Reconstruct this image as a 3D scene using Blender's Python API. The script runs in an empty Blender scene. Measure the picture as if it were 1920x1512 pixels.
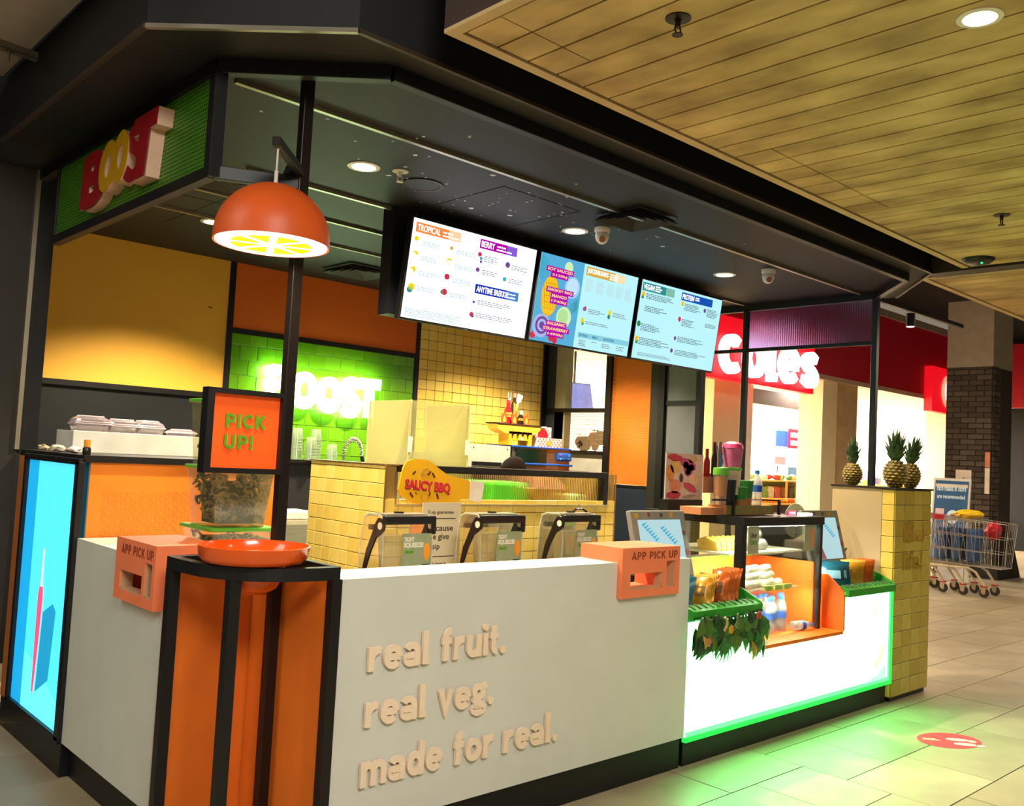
import bpy, bmesh, math, random
from mathutils import Vector, Matrix
random.seed(7)
R = math.radians
scene = bpy.context.scene
COL = scene.collection

# ---------------------------------------------------------------- camera
YAW, PITCH, ROLL, FPX = R(42.912), R(3.4597), R(2.962), 1711.2
cp, sp, cy_, sy_ = math.cos(PITCH), math.sin(PITCH), math.cos(YAW), math.sin(YAW)
fw = Vector((cp*sy_, cp*cy_, sp)); rt = Vector((cy_, -sy_, 0)); up = rt.cross(fw)
r2 = math.cos(ROLL)*rt + math.sin(ROLL)*up
u2 = -math.sin(ROLL)*rt + math.cos(ROLL)*up
cam_d = bpy.data.cameras.new('camera'); cam = bpy.data.objects.new('camera', cam_d); COL.objects.link(cam)
CAM = Vector((-1.445, -2.84, 1.55))
cam.matrix_world = Matrix(((r2.x, u2.x, -fw.x, CAM.x), (r2.y, u2.y, -fw.y, CAM.y), (r2.z, u2.z, -fw.z, CAM.z), (0, 0, 0, 1)))
cam_d.sensor_fit = 'HORIZONTAL'; cam_d.sensor_width = 36.0; cam_d.lens = FPX/1920*36; cam_d.clip_start = .05
scene.camera = cam

# ---------------------------------------------------------------- world, exposure
w = bpy.data.worlds.new('world'); scene.world = w; w.use_nodes = True
bg = w.node_tree.nodes['Background']; bg.inputs[0].default_value = (1.0, .84, .62, 1); bg.inputs[1].default_value = .16
vs = scene.view_settings; vs.view_transform = 'Standard'; vs.look = 'None'; vs.gamma = 1.0; vs.use_curve_mapping = False
vs.exposure = 0.55

def area_light(name, loc, rot, size, energy, color=(1, .85, .65), sizey=None):
    d = bpy.data.lights.new(name, 'AREA'); d.energy = energy; d.color = color; d.size = size
    if sizey: d.shape = 'RECTANGLE'; d.size_y = sizey
    o = bpy.data.objects.new(name, d); COL.objects.link(o); o.location = loc; o.rotation_euler = rot; return o
def spot_light(name, loc, energy, color=(1, .82, .58), angle=120, blend=.6, parent=None, radius=.05):
    d = bpy.data.lights.new(name, 'SPOT'); d.energy = energy; d.color = color; d.spot_size = R(angle); d.spot_blend = blend; d.shadow_soft_size = radius
    o = bpy.data.objects.new(name, d); COL.objects.link(o); o.location = loc
    if parent: o.parent = parent; o.location = Vector(loc)-ORG[parent.name]
    return o
# mall lighting: ceiling light fittings over the walkway and the bright supermarket ceiling
area_light('mall_light_walkway', (-1.6, -4.2, 3.9), (R(18), 0, 0), 2.2, 185, (1, .95, .86), 1.2)
area_light('mall_light_side', (-3.4, .6, 3.9), (0, R(-24), 0), 2.2, 48, (1, .94, .84), 1.2)
area_light('mall_light_far', (8.6, -1.4, 2.95), (0, 0, 0), 2.4, 70, (1, .84, .62), 1.6)
area_light('mall_light_trolleys', (11.5, 1.0, 3.6), (0, 0, 0), 1.6, 60, (1, .84, .62), 1.6)
for lx, ly, le in ((8, 7.6, 120), (12, 7.6, 260), (16, 7.4, 320), (20, 8.5, 900), (10, 11, 600), (15, 11, 1600), (20, 12, 1800)):
    area_light('supermarket_light', (lx, ly, 3.24), (0, 0, 0), 1.8, le, (1, .93, .82), 1.8)

# ---------------------------------------------------------------- helpers
def lin(h):
    h = h.lstrip('#'); c = [int(h[i:i+2], 16)/255 for i in (0, 2, 4)]
    return tuple(x/12.92 if x <= .04045 else ((x+.055)/1.055)**2.4 for x in c)
MT = {}
def M(name, color='#808080', rough=.55, metal=0, emit=0, ecol=None, noise=.12, nscale=6, bump=0, bscale=60, spec=.5, trans=0, ior=1.45, stretch=None, coat=0, col2=None):
    if name in MT: return MT[name]
    m = bpy.data.materials.new(name); m.use_nodes = True; nt = m.node_tree; b = nt.nodes['Principled BSDF']
    c = lin(color) if isinstance(color, str) else color
    b.inputs['Roughness'].default_value = rough; b.inputs['Metallic'].default_value = metal
    b.inputs['Specular IOR Level'].default_value = spec; b.inputs['Transmission Weight'].default_value = trans
    b.inputs['IOR'].default_value = ior; b.inputs['Coat Weight'].default_value = coat
    tc = nt.nodes.new('ShaderNodeTexCoord'); mp = nt.nodes.new('ShaderNodeMapping'); nt.links.new(tc.outputs['Object'], mp.inputs[0])
    if stretch: mp.inputs['Scale'].default_value = stretch
    n = nt.nodes.new('ShaderNodeTexNoise'); n.inputs['Scale'].default_value = nscale; n.inputs['Detail'].default_value = 5
    nt.links.new(mp.outputs[0], n.inputs['Vector'])
    rp = nt.nodes.new('ShaderNodeValToRGB'); e = rp.color_ramp.elements
    c2 = lin(col2) if col2 else tuple(min(1, x*(1+noise)) for x in c); c1 = c if col2 else tuple(x*(1-noise) for x in c)
    e[0].position = .3; e[1].position = .7; e[0].color = (*c1, 1); e[1].color = (*c2, 1)
    nt.links.new(n.outputs['Fac'], rp.inputs[0]); nt.links.new(rp.outputs[0], b.inputs['Base Color'])
    if bump:
        n2 = nt.nodes.new('ShaderNodeTexNoise'); n2.inputs['Scale'].default_value = bscale; nt.links.new(mp.outputs[0], n2.inputs['Vector'])
        bp = nt.nodes.new('ShaderNodeBump'); bp.inputs['Strength'].default_value = bump; bp.inputs['Distance'].default_value = .01
        nt.links.new(n2.outputs['Fac'], bp.inputs['Height']); nt.links.new(bp.outputs[0], b.inputs['Normal'])
    if emit:
        ec = lin(ecol) if isinstance(ecol, str) else (ecol or c)
        b.inputs['Emission Color'].default_value = (*ec, 1); b.inputs['Emission Strength'].default_value = emit
    MT[name] = m; return m
def clear(name, color='#ffffff', gloss=.12, rough=.05, haze=0, hazecol='#e8eee0', rib=0):
    """thin clear sheet: see-through with a surface reflection and optional milky haze"""
    if name in MT: return MT[name]
    m = bpy.data.materials.new(name); m.use_nodes = True; nt = m.node_tree; nt.nodes.remove(nt.nodes['Principled BSDF'])
    out = nt.nodes['Material Output']
    t = nt.nodes.new('ShaderNodeBsdfTransparent'); t.inputs[0].default_value = (*lin(color), 1)
    g = nt.nodes.new('ShaderNodeBsdfGlossy'); g.inputs['Roughness'].default_value = rough
    fr = nt.nodes.new('ShaderNodeFresnel'); fr.inputs[0].default_value = 1.45
    mul = nt.nodes.new('ShaderNodeMath'); mul.operation = 'MULTIPLY_ADD'; mul.inputs[1].default_value = .8; mul.inputs[2].default_value = gloss*.3
    nt.links.new(fr.outputs[0], mul.inputs[0])
    mx = nt.nodes.new('ShaderNodeMixShader'); nt.links.new(mul.outputs[0], mx.inputs[0]); nt.links.new(t.outputs[0], mx.inputs[1]); nt.links.new(g.outputs[0], mx.inputs[2])
    last = mx
    if haze:
        d = nt.nodes.new('ShaderNodeBsdfDiffuse'); d.inputs[0].default_value = (*lin(hazecol), 1)
        tr = nt.nodes.new('ShaderNodeBsdfTranslucent'); tr.inputs[0].default_value = (*lin(hazecol), 1)
        ad = nt.nodes.new('ShaderNodeMixShader'); ad.inputs[0].default_value = .6; nt.links.new(d.outputs[0], ad.inputs[1]); nt.links.new(tr.outputs[0], ad.inputs[2])
        n = nt.nodes.new('ShaderNodeTexNoise'); n.inputs['Scale'].default_value = 1.6; n.inputs['Detail'].default_value = 0; tc = nt.nodes.new('ShaderNodeTexCoord'); nt.links.new(tc.outputs['Object'], n.inputs['Vector'])
        mr = nt.nodes.new('ShaderNodeMapRange'); mr.inputs[3].default_value = haze*.6; mr.inputs[4].default_value = min(1, haze*1.4); nt.links.new(n.outputs['Fac'], mr.inputs[0])
        m2 = nt.nodes.new('ShaderNodeMixShader'); nt.links.new(mr.outputs[0], m2.inputs[0]); nt.links.new(mx.outputs[0], m2.inputs[1]); nt.links.new(ad.outputs[0], m2.inputs[2]); last = m2
    nt.links.new(last.outputs[0], out.inputs[0]); MT[name] = m; return m
def perf(name, color, axes='YZ', pitch=.02, hole=.32, rough=.5, metal=.2, col2=None):
    """perforated sheet metal: staggered round holes cut by transparency"""
    if name in MT: return MT[name]
    m = M(name, color, rough, metal, noise=.15, nscale=2, col2=col2); nt = m.node_tree; b = nt.nodes['Principled BSDF']; out = nt.nodes['Material Output']
    tc = nt.nodes.new('ShaderNodeTexCoord'); sx = nt.nodes.new('ShaderNodeSeparateXYZ'); nt.links.new(tc.outputs['Object'], sx.inputs[0])
    def mth(op, a, bb=None):
        k = nt.nodes.new('ShaderNodeMath'); k.operation = op
        for i, v in enumerate((a, bb)):
            if v is None: continue
            if isinstance(v, (int, float)): k.inputs[i].default_value = v
            else: nt.links.new(v, k.inputs[i])
        return k.outputs[0]
    U = mth('MULTIPLY', sx.outputs[axes[0]], 1/pitch); V = mth('MULTIPLY', sx.outputs[axes[1]], 1/pitch)
    row = mth('FLOOR', V); off = mth('MULTIPLY', mth('MODULO', row, 2), .5)
    fu = mth('SUBTRACT', mth('FRACT', mth('ADD', U, off)), .5); fv = mth('SUBTRACT', mth('FRACT', V), .5)
    d = mth('SQRT', mth('ADD', mth('MULTIPLY', fu, fu), mth('MULTIPLY', fv, fv)))
    h = mth('LESS_THAN', d, hole)
    t = nt.nodes.new('ShaderNodeBsdfTransparent'); mx = nt.nodes.new('ShaderNodeMixShader')
    nt.links.new(h, mx.inputs[0]); nt.links.new(b.outputs[0], mx.inputs[1]); nt.links.new(t.outputs[0], mx.inputs[2]); nt.links.new(mx.outputs[0], out.inputs[0])
    return m
def ribbed(name, color, axis='X', pitch=.012, rough=.12, bstr=.45):
    """reeded glass sheet"""
    m = M(name, color, rough, trans=1, noise=.03, ior=1.25); nt = m.node_tree; b = nt.nodes['Principled BSDF']
    tc = nt.nodes.new('ShaderNodeTexCoord'); wv = nt.nodes.new('ShaderNodeTexWave'); wv.bands_direction = axis; wv.inputs['Scale'].default_value = .314/pitch
    bp = nt.nodes.new('ShaderNodeBump'); bp.inputs['Strength'].default_value = bstr; bp.inputs['Distance'].default_value = .004
    nt.links.new(tc.outputs['Object'], wv.inputs[0]); nt.links.new(wv.outputs['Fac'], bp.inputs['Height']); nt.links.new(bp.outputs[0], b.inputs['Normal'])
    return m

ORG = {}; KIDS = {}
def tag(o, label=None, cat=None, group=None, kind=None):
    if label: o['label'] = label
    if cat: o['category'] = cat
    if group: o['group'] = group
    if kind: o['kind'] = kind
    return o
def thing(name, label, cat, loc=(0, 0, 0), group=None, kind=None):
    o = bpy.data.objects.new(name, None); COL.objects.link(o); o.location = loc; o.empty_display_size = .1
    ORG[o.name] = Vector(loc); return tag(o, label, cat, group, kind)
def root_of(o):
    while o.parent: o = o.parent
    return o
class MB:
    def __init__(s): s.v = []; s.f = []
    def add(s, vs, fs):
        k = len(s.v); s.v += [tuple(v) for v in vs]; s.f += [tuple(i+k for i in f) for f in fs]; return s
    def box(s, x0, x1, y0, y1, z0, z1, mat=None):
        vs = [Vector((x, y, z)) for z in (z0, z1) for y in (y0, y1) for x in (x0, x1)]
        if mat: vs = [mat @ v for v in vs]
        return s.add(vs, [(0, 2, 3, 1), (4, 5, 7, 6), (0, 1, 5, 4), (2, 6, 7, 3), (0, 4, 6, 2), (1, 3, 7, 5)])
    def fbox(s, F, a0, a1, b0, b1, c0, c1):
        vs = [F.p(a, b, c) for c in (c0, c1) for b in (b0, b1) for a in (a0, a1)]
        return s.add(vs, [(0, 2, 3, 1), (4, 5, 7, 6), (0, 1, 5, 4), (2, 6, 7, 3), (0, 4, 6, 2), (1, 3, 7, 5)])
    def prism(s, pts, vec):
        """closed polygon (3-D points) swept along vec"""
        n = len(pts); vec = Vector(vec); vs = [Vector(p) for p in pts]+[Vector(p)+vec for p in pts]
        return s.add(vs, [tuple(reversed(range(n))), tuple(range(n, 2*n))]+[(i, (i+1) % n, n+(i+1) % n, n+i) for i in range(n)])
    def tube(s, pts, r, n=8, closed=False, cap=True):
        pts = [Vector(p) for p in pts]; k = len(pts); rings = []
        rr = r if isinstance(r, (list, tuple)) else [r]*k
        prev = None
        for i, p in enumerate(pts):
            if closed: t = pts[(i+1) % k]-pts[i-1]
            else: t = pts[min(i+1, k-1)]-pts[max(i-1, 0)]
            t = t.normalized() if t.length > 1e-9 else Vector((0, 0, 1))
            a = prev if prev is not None else (Vector((0, 0, 1)) if abs(t.z) < .9 else Vector((1, 0, 0)))
            a = (a-t*a.dot(t)).normalized(); b = t.cross(a); prev = a
            rings.append([p+(a*math.cos(2*math.pi*j/n)+b*math.sin(2*math.pi*j/n))*rr[i] for j in range(n)])
        vs = [v for g in rings for v in g]; fs = []
        for i in range(k if closed else k-1):
            i2 = (i+1) % k
            fs += [(i*n+j, i*n+(j+1) % n, i2*n+(j+1) % n, i2*n+j) for j in range(n)]
        if cap and not closed: fs += [tuple(reversed(range(n))), tuple(range((k-1)*n, k*n))]
        return s.add(vs, fs)
    def lathe(s, prof, c, n=24, axis=None, ring=False):
        """profile of (radius, height) turned about a vertical axis through c; axis = direction"""
        c = Vector(c); q = Vector((0, 0, 1)).rotation_difference(Vector(axis)) if axis else None
        vs = []
        for r_, z in prof:
            for j in range(n):
                v = Vector((r_*math.cos(2*math.pi*j/n), r_*math.sin(2*math.pi*j/n), z))
                vs.append(c+(q @ v if q else v))
        fs = [(i*n+j, i*n+(j+1) % n, (i+1)*n+(j+1) % n, (i+1)*n+j) for i in range(len(prof)-1) for j in range(n)]
        if ring: k = len(prof)-1; fs += [(k*n+j, k*n+(j+1) % n, (j+1) % n, j) for j in range(n)]
        return s.add(vs, fs)
    def ball(s, c, r, n=12, m=7, sc=(1, 1, 1)):
        prof = [(math.sin(math.pi*i/(m-1)), -math.cos(math.pi*i/(m-1))) for i in range(m)]; c = Vector(c)
        vs = [c+Vector((p*math.cos(2*math.pi*j/n)*r*sc[0], p*math.sin(2*math.pi*j/n)*r*sc[1], z*r*sc[2])) for p, z in prof for j in range(n)]
        return s.add(vs, [(i*n+j, i*n+(j+1) % n, (i+1)*n+(j+1) % n, (i+1)*n+j) for i in range(m-1) for j in range(n)])
    def build(s, name, mat, parent=None, smooth=False, origin=None, bevel=0, seg=2):
        o0 = ORG[root_of(parent).name] if parent else (Vector(origin) if origin else Vector((0, 0, 0)))
        me = bpy.data.meshes.new(name); me.from_pydata([tuple(Vector(v)-o0) for v in s.v], [], s.f); me.validate()
        bm = bmesh.new(); bm.from_mesh(me); bmesh.ops.remove_doubles(bm, verts=bm.verts, dist=1e-5)
        bmesh.ops.recalc_face_normals(bm, faces=bm.faces)
        if bevel: bmesh.ops.bevel(bm, geom=[e for e in bm.edges if e.calc_face_angle(0) > .5], offset=bevel, segments=seg, affect='EDGES', profile=.5)
        bm.to_mesh(me); bm.free()
        if smooth:
            for p in me.polygons: p.use_smooth = True
            me.set_sharp_from_angle(angle=R(38))
        me.materials.append(mat)
        o = bpy.data.objects.new(name, me); COL.objects.link(o)
        if parent: o.parent = parent; KIDS.setdefault(parent.name, []).append(o)
        else: o.location = o0; ORG[o.name] = o0
        return o
def bx(name, x0, x1, y0, y1, z0, z1, mat, parent=None, bevel=0, **k):
    if parent is None and 'origin' not in k: k['origin'] = ((x0+x1)/2, (y0+y1)/2, z0)
    return MB().box(x0, x1, y0, y1, z0, z1).build(name, mat, parent, bevel=bevel, **k)
def struct(o): o['kind'] = 'structure'; return o
def copy_tree(o, parent=None):
    c = o.copy(); COL.objects.link(c); c.parent = parent
    if parent: KIDS.setdefault(parent.name, []).append(c)
    for ch in list(KIDS.get(o.name, [])): copy_tree(ch, c)
    return c
def dup(o, loc, rotz=None, label=None, group=None):
    c = copy_tree(o); c.location = loc; ORG[c.name] = Vector(loc)
    if rotz is not None: c.rotation_euler = (0, 0, rotz)
    if label: c['label'] = label
    if group: c['group'] = group
    return c
class F:
    """a flat frame in space: origin, two edge directions, normal"""
    def __init__(s, o, ux, uy): s.o = Vector(o); s.ux = Vector(ux).normalized(); s.uy = Vector(uy).normalized(); s.n = s.ux.cross(s.uy).normalized()
    def p(s, a, b, c=0): return s.o+s.ux*a+s.uy*b+s.n*c
_tc = {}
def text_geo(body, extrude=.0, offset=0.0, res=3):
    key = (body, extrude, offset, res)
    if key in _tc: return _tc[key]
    cu = bpy.data.curves.new('t', 'FONT'); cu.body = body; cu.size = 1; cu.extrude = extrude; cu.offset = offset; cu.resolution_u = res
    o = bpy.data.objects.new('t', cu); COL.objects.link(o)
    dg = bpy.context.evaluated_depsgraph_get(); ev = o.evaluated_get(dg); me = ev.to_mesh()
    vs = [v.co.copy() for v in me.vertices]; fs = [tuple(p.vertices) for p in me.polygons]
    ev.to_mesh_clear(); bpy.data.objects.remove(o); bpy.data.curves.remove(cu)
    _tc[key] = (vs, fs); return vs, fs
def text(name, body, fr, a0, b0, w_, h_, depth, mat, parent, lift=.001, offset=0.02, split=False, shear=0, skew=0, label=None):
    """lettering fitted to a w x h box on the frame; split makes one part for each letter"""
    vs, fs = text_geo(body, .5, offset); xs = [v.x for v in vs]; ys = [v.y for v in vs]
    x0, x1, y0, y1 = min(xs), max(xs), min(ys), max(ys); zx = max(abs(v.z) for v in vs) or 1
    def pt(v):
        a = a0+(v.x-x0)/(x1-x0)*w_; b = b0+(v.y-y0)/(y1-y0)*h_
        return fr.p(a+shear*(b-b0), b+skew*(a-a0), lift+(v.z/zx*.5+.5)*depth)
    if not split:
        o = MB().add([pt(v) for v in vs], fs).build(name, mat, parent)
        if label: o['label'] = label
        return o
    # connected pieces, then pieces that stand over one another (dot of an i) join
    par = list(range(len(vs)))
    def fd(i):
        while par[i] != i: par[i] = par[par[i]]; i = par[i]
        return i
    key = {}
    for i, v in enumerate(vs):
        k = (round(v.x, 4), round(v.y, 4), round(v.z, 4))
        if k in key: par[fd(i)] = fd(key[k])
        else: key[k] = i
    for f in fs:
        for i in f[1:]: par[fd(i)] = fd(f[0])
    isl = {}
    for i in range(len(vs)): isl.setdefault(fd(i), []).append(i)
    grp = []
    for k, ids in sorted(isl.items(), key=lambda q: min(vs[i].x for i in q[1])):
        lo, hi = min(vs[i].x for i in ids), max(vs[i].x for i in ids)
        for g in grp:
            if min(hi, g[1])-max(lo, g[0]) > .5*min(hi-lo, g[1]-g[0]): g[0] = min(lo, g[0]); g[1] = max(hi, g[1]); g[2].extend(ids); break
        else: grp.append([lo, hi, list(ids)])
    res = []
    for g in grp:
        st = {i: n for n, i in enumerate(g[2])}
        res.append(MB().add([pt(vs[i]) for i in g[2]], [tuple(st[i] for i in f) for f in fs if f[0] in st]).build(name, mat, parent))
    return res
def rect(name, fr, a0, a1, b0, b1, mat, parent, lift=.001, th=.001):
    return MB().fbox(fr, a0, a1, b0, b1, lift, lift+th).build(name, mat, parent)
def lines(name, fr, boxes, mat, parent, lift=.001, seed=1, hgt=.006, gap=.010):
    """small print: rows of word-length dashes in each box (a0, b0 top, width, rows), one part for each paragraph"""
    rn = random.Random(seed)
    for a0, bt, w_, rows in boxes:
        m = MB()
        for k in range(rows):
            a = a0; end = a0+w_*rn.uniform(.65, 1)
            while a < end:
                l = rn.uniform(.012, .03); m.fbox(fr, a, min(a+l, end), bt-k*gap-hgt, bt-k*gap, lift, lift+.0008); a += l+.006
        o = m.build(name, mat, parent); o['kind'] = 'stuff'
def tiles(parent, fr, a0, a1, b0, b1, tw, th_, mats, gap=.004, depth=.006, name='tile', bond=0, cut=None, bev=.0015):
    """wall tiles one by one on a frame; whole tiles share one mesh per material"""
    cache = {}; nb = 0; b = b0
    while b < b1-.004:
        hb = min(th_, b1-b); a = a0-(bond*tw if nb % 2 else 0)
        while a < a1-.004:
            lo, hi = max(a, a0), min(a+tw, a1)
            if hi-lo > .008 and not (cut and cut(lo, hi, b, b+hb)):
                mt = mats[random.randrange(len(mats))]; k = (round(hi-lo, 4), round(hb, 4), mt.name)
                if k not in cache:
                    m = MB(); W = hi-lo-gap; Hh = hb-gap
                    f2 = F((0, 0, 0), fr.ux, fr.uy); m.fbox(f2, 0, W, 0, Hh, 0, depth)
                    me = m.build(name, mt, None, bevel=bev, seg=1); cache[k] = me.data; COL.objects.unlink(me); bpy.data.objects.remove(me)
                o = bpy.data.objects.new(name, cache[k]); COL.objects.link(o); o.parent = parent
                o.location = fr.p(lo+gap/2, b+gap/2, random.uniform(0, .0012))-ORG[root_of(parent).name]
            a += tw
        b += th_; nb += 1

# ---------------------------------------------------------------- bold rounded sans drawn as strokes
def _arc(cx, cy, rx, ry, a0, a1, n=16): return [(cx+rx*math.cos(R(a0+(a1-a0)*i/n)), cy+ry*math.sin(R(a0+(a1-a0)*i/n))) for i in range(n+1)]
def _spl(pts, k=5):
    out = []; P = [pts[0]]+list(pts)+[pts[-1]]
    for i in range(1, len(P)-2):
        for j in range(k):
            t = j/k; out.append(tuple(.5*(2*P[i][c]+(P[i+1][c]-P[i-1][c])*t+(2*P[i-1][c]-5*P[i][c]+4*P[i+1][c]-P[i+2][c])*t*t+(3*P[i][c]-P[i-1][c]-3*P[i+1][c]+P[i+2][c])*t**3) for c in (0, 1)))
    return out+[pts[-1]]
GLY = {  # width, open strokes, closed rings, dots
 'r': (.66, [[(.135, 0), (.135, 1)], _arc(.58, .42, .445, .445, 180, 85)], [], []), 'e': (.96, [_arc(.48, .5, .345, .365, 0, 318, 26), [(.16, .5), (.88, .5)]], [], []),
 'a': (.88, [[(.72, .0), (.72, .62)], _arc(.43, .60, .29, .27, 0, 155)], [_arc(.41, .29, .29, .17, 0, 360)[:-1]], []), 'l': (.40, [[(.135, 1.42), (.135, 0)], [(.135, .13), (.38, .13)]], [], []),
 'f': (.58, [[(.25, 0), (.25, 1.06)]+_arc(.50, 1.06, .25, .23, 180, 85, 8), [(.02, .87), (.56, .87)]], [], []), 'u': (.88, [[(.745, 1), (.745, 0)], [(.135, 1), (.135, .43)]+_arc(.44, .43, .305, .30, 180, 360, 16)], [], []),
 'i': (.27, [[(.135, 0), (.135, 1)]], [], [(.135, 1.29, .165)]), 't': (.58, [[(.25, 1.3), (.25, .33)]+_arc(.46, .33, .21, .20, 180, 275, 8), [(.02, .87), (.56, .87)]], [], []), '.': (.32, [], [], [(.16, .15, .17)]),
 'v': (.84, [[(.13, 1), (.42, .08), (.71, 1)]], [], []), 'g': (.86, [[(.60, .80), (.84, .92)], [(.22, .44), (.15, .27), (.28, .14), (.60, .10)]], [_arc(.40, .64, .27, .24, 0, 360)[:-1], _arc(.42, -.13, .32, .17, 0, 360)[:-1]], []),
 'm': (1.34, [[(.135, 0), (.135, 1)], _arc(.40, .57, .265, .30, 180, 0, 12)+[(.665, 0)], _arc(.94, .57, .265, .30, 180, 0, 12)+[(1.205, 0)]], [], []), 'd': (.88, [[(.745, 0), (.745, 1.42)]], [_arc(.42, .5, .305, .365, 0, 360, 22)[:-1]], []),
 'o': (.96, [], [_arc(.48, .5, .345, .365, 0, 360, 24)[:-1]], []), 'c': (.86, [_arc(.48, .5, .345, .365, 48, 312, 22)], [], []), 's': (.80, [_spl([(.70, .76), (.44, .87), (.17, .74), (.26, .58), (.52, .47), (.68, .31), (.60, .16), (.40, .13), (.09, .25)])], [], []),
 'B': (.96, [[(.14, 0), (.14, 1.4)], [(.14, 1.265)]+_arc(.47, .995, .27, .27, 90, -90, 10)+[(.14, .725)], [(.14, .725)]+_arc(.50, .43, .31, .295, 90, -90, 10)+[(.14, .135)]], [], []), 'O': (1.10, [], [_arc(.55, .7, .41, .56, 0, 360, 26)[:-1]], []),
 'S': (.92, [_spl([(.80, 1.10), (.62, 1.24), (.42, 1.26), (.18, 1.12), (.22, .88), (.46, .74), (.70, .58), (.77, .36), (.62, .16), (.38, .14), (.10, .30)])], [], []), 'T': (.94, [[(.0, 1.265), (.94, 1.265)], [(.47, 0), (.47, 1.265)]], [], []),
 'P': (.88, [[(.14, 0), (.14, 1.4)], [(.14, 1.265)]+_arc(.46, .94, .30, .325, 90, -90, 12)+[(.14, .615)]], [], []), 'I': (.28, [[(.14, 0), (.14, 1.4)]], [], []), 'C': (1.02, [_arc(.57, .7, .43, .565, 45, 315, 22)], [], []),
 'K': (.95, [[(.14, 0), (.14, 1.4)], [(.14, .52), (.82, 1.4)], [(.38, .80), (.86, 0)]], [], []), 'U': (1.0, [[(.14, 1.4), (.14, .5)]+_arc(.5, .5, .36, .365, 180, 360, 16)+[(.86, 1.4)]], [], []), 'A': (1.04, [[(.10, 0), (.52, 1.36), (.94, 0)], [(.26, .42), (.78, .42)]], [], []), '!': (.28, [[(.14, .45), (.14, 1.4)]], [], [(.14, .14, .16)]), ' ': (.42, [], [], [])}
def _ribbon(pts, t, closed=False):
    n = len(pts); L, Q = [], []
    for i in range(n):
        p = Vector((*pts[i], 0)); a = Vector((*pts[i-1], 0)) if (closed or i) else None; b = Vector((*pts[(i+1) % n], 0)) if (closed or i < n-1) else None
        d1 = (p-a).normalized() if a is not None else None; d2 = (b-p).normalized() if b is not None else None; d1 = d1 or d2; d2 = d2 or d1
        n1 = Vector((-d1.y, d1.x, 0)); n2 = Vector((-d2.y, d2.x, 0)); nn = (n1+n2); nn = nn.normalized() if nn.length > .2 else n1; nn = nn*(t/2/max(.45, nn.dot(n1))); L.append(p+nn); Q.append(p-nn)
    return L, Q
def glyph(m, ch, pt, t=.27):
    """adds the solid of one letter; pt(x, y, side 0/1) maps to space"""
    _, strokes, rings, dots = GLY[ch]
    for kk, (pts, cl) in enumerate([(s, False) for s in strokes]+[(s, True) for s in rings]):
        pts = [p for i, p in enumerate(pts) if i == 0 or math.dist(p, pts[i-1]) > 1e-4]; L, Q = _ribbon(pts, t, cl); n = len(pts); vs = [pt(v.x, v.y, s) for s in (0, 1-.09*kk) for v in L+Q]; k = 2*n; fs = []
        for i in range(n if cl else n-1):
            j = (i+1) % n; fs += [(i, n+i, n+j, j), (k+i, k+j, k+n+j, k+n+i), (i, j, k+j, k+i), (n+i, k+n+i, k+n+j, n+j)]
        if not cl: fs += [(0, k, k+n, n), (n-1, 2*n-1, k+2*n-1, k+n-1)]
        m.add(vs, fs)
    for cx, cy, r_ in dots:
        q = [(cx+r_*math.cos(i*.3927), cy+r_*math.sin(i*.3927)) for i in range(16)]; vs = [pt(x, y, s) for s in (0, 1) for x, y in q]
        m.add(vs, [tuple(reversed(range(16))), tuple(range(16, 32))]+[(i, (i+1) % 16, 16+(i+1) % 16, 16+i) for i in range(16)])
def sans(name, body, fr, a0, base, w_, xh, depth, mat, parent, lift=0, t=.27, gap=.14, split=True):
    tot = sum(GLY[c][0] for c in body)+gap*(len(body)-1); sx_ = w_/tot; x = 0; m = MB(); res = []
    for c in body:
        if c != ' ':
            glyph(m, c, lambda u, v, s, x=x: fr.p(a0+(x+u)*sx_, base+v*xh, lift+depth*s), t)
            if split: res.append(m.build(name, mat, parent)); m = MB()
        x += GLY[c][0]+gap
    return res if split else m.build(name, mat, parent)
def letter_box(name, ch, fr, a0, b0, w_, h_, depth, mat, parent, lift=0, t=.34, shear=0, cap=1.4):
    g = GLY[ch][0]; m = MB(); glyph(m, ch, lambda u, v, s: fr.p(a0+u/g*w_+shear*v/cap*h_, b0+v/cap*h_, lift+depth*s), t); return m.build(name, mat, parent)

# ---------------------------------------------------------------- common materials
BLACK = M('black_powdercoat', '#0c0c0d', .45, noise=.2)
DARK = M('charcoal_paint', '#1b1b1d', .7, noise=.15)
WHITE = M('white_laminate', '#d0d3c6', .38, noise=.03)
CREAM = M('cream_paint', '#e6d9b8', .6, noise=.05)
ORANGE = M('orange_laminate', '#e2711f', .5, noise=.06)
CORAL = M('coral_laminate', '#ee8054', .5, noise=.05)
STEEL = M('brushed_steel', '#9a958a', .35, 1, noise=.1, stretch=(1, 1, 20))
ALU = M('aluminium_trim', '#b5ad98', .35, .9, noise=.08)
PLASTIC = clear('clear_plastic', '#fbfbf6', .2, .06, .03)
GLASS = clear('clear_glass', '#eef4ee', .1, .02)
GREENP = M('green_paint', '#2f9a2c', .45, noise=.08)
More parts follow.
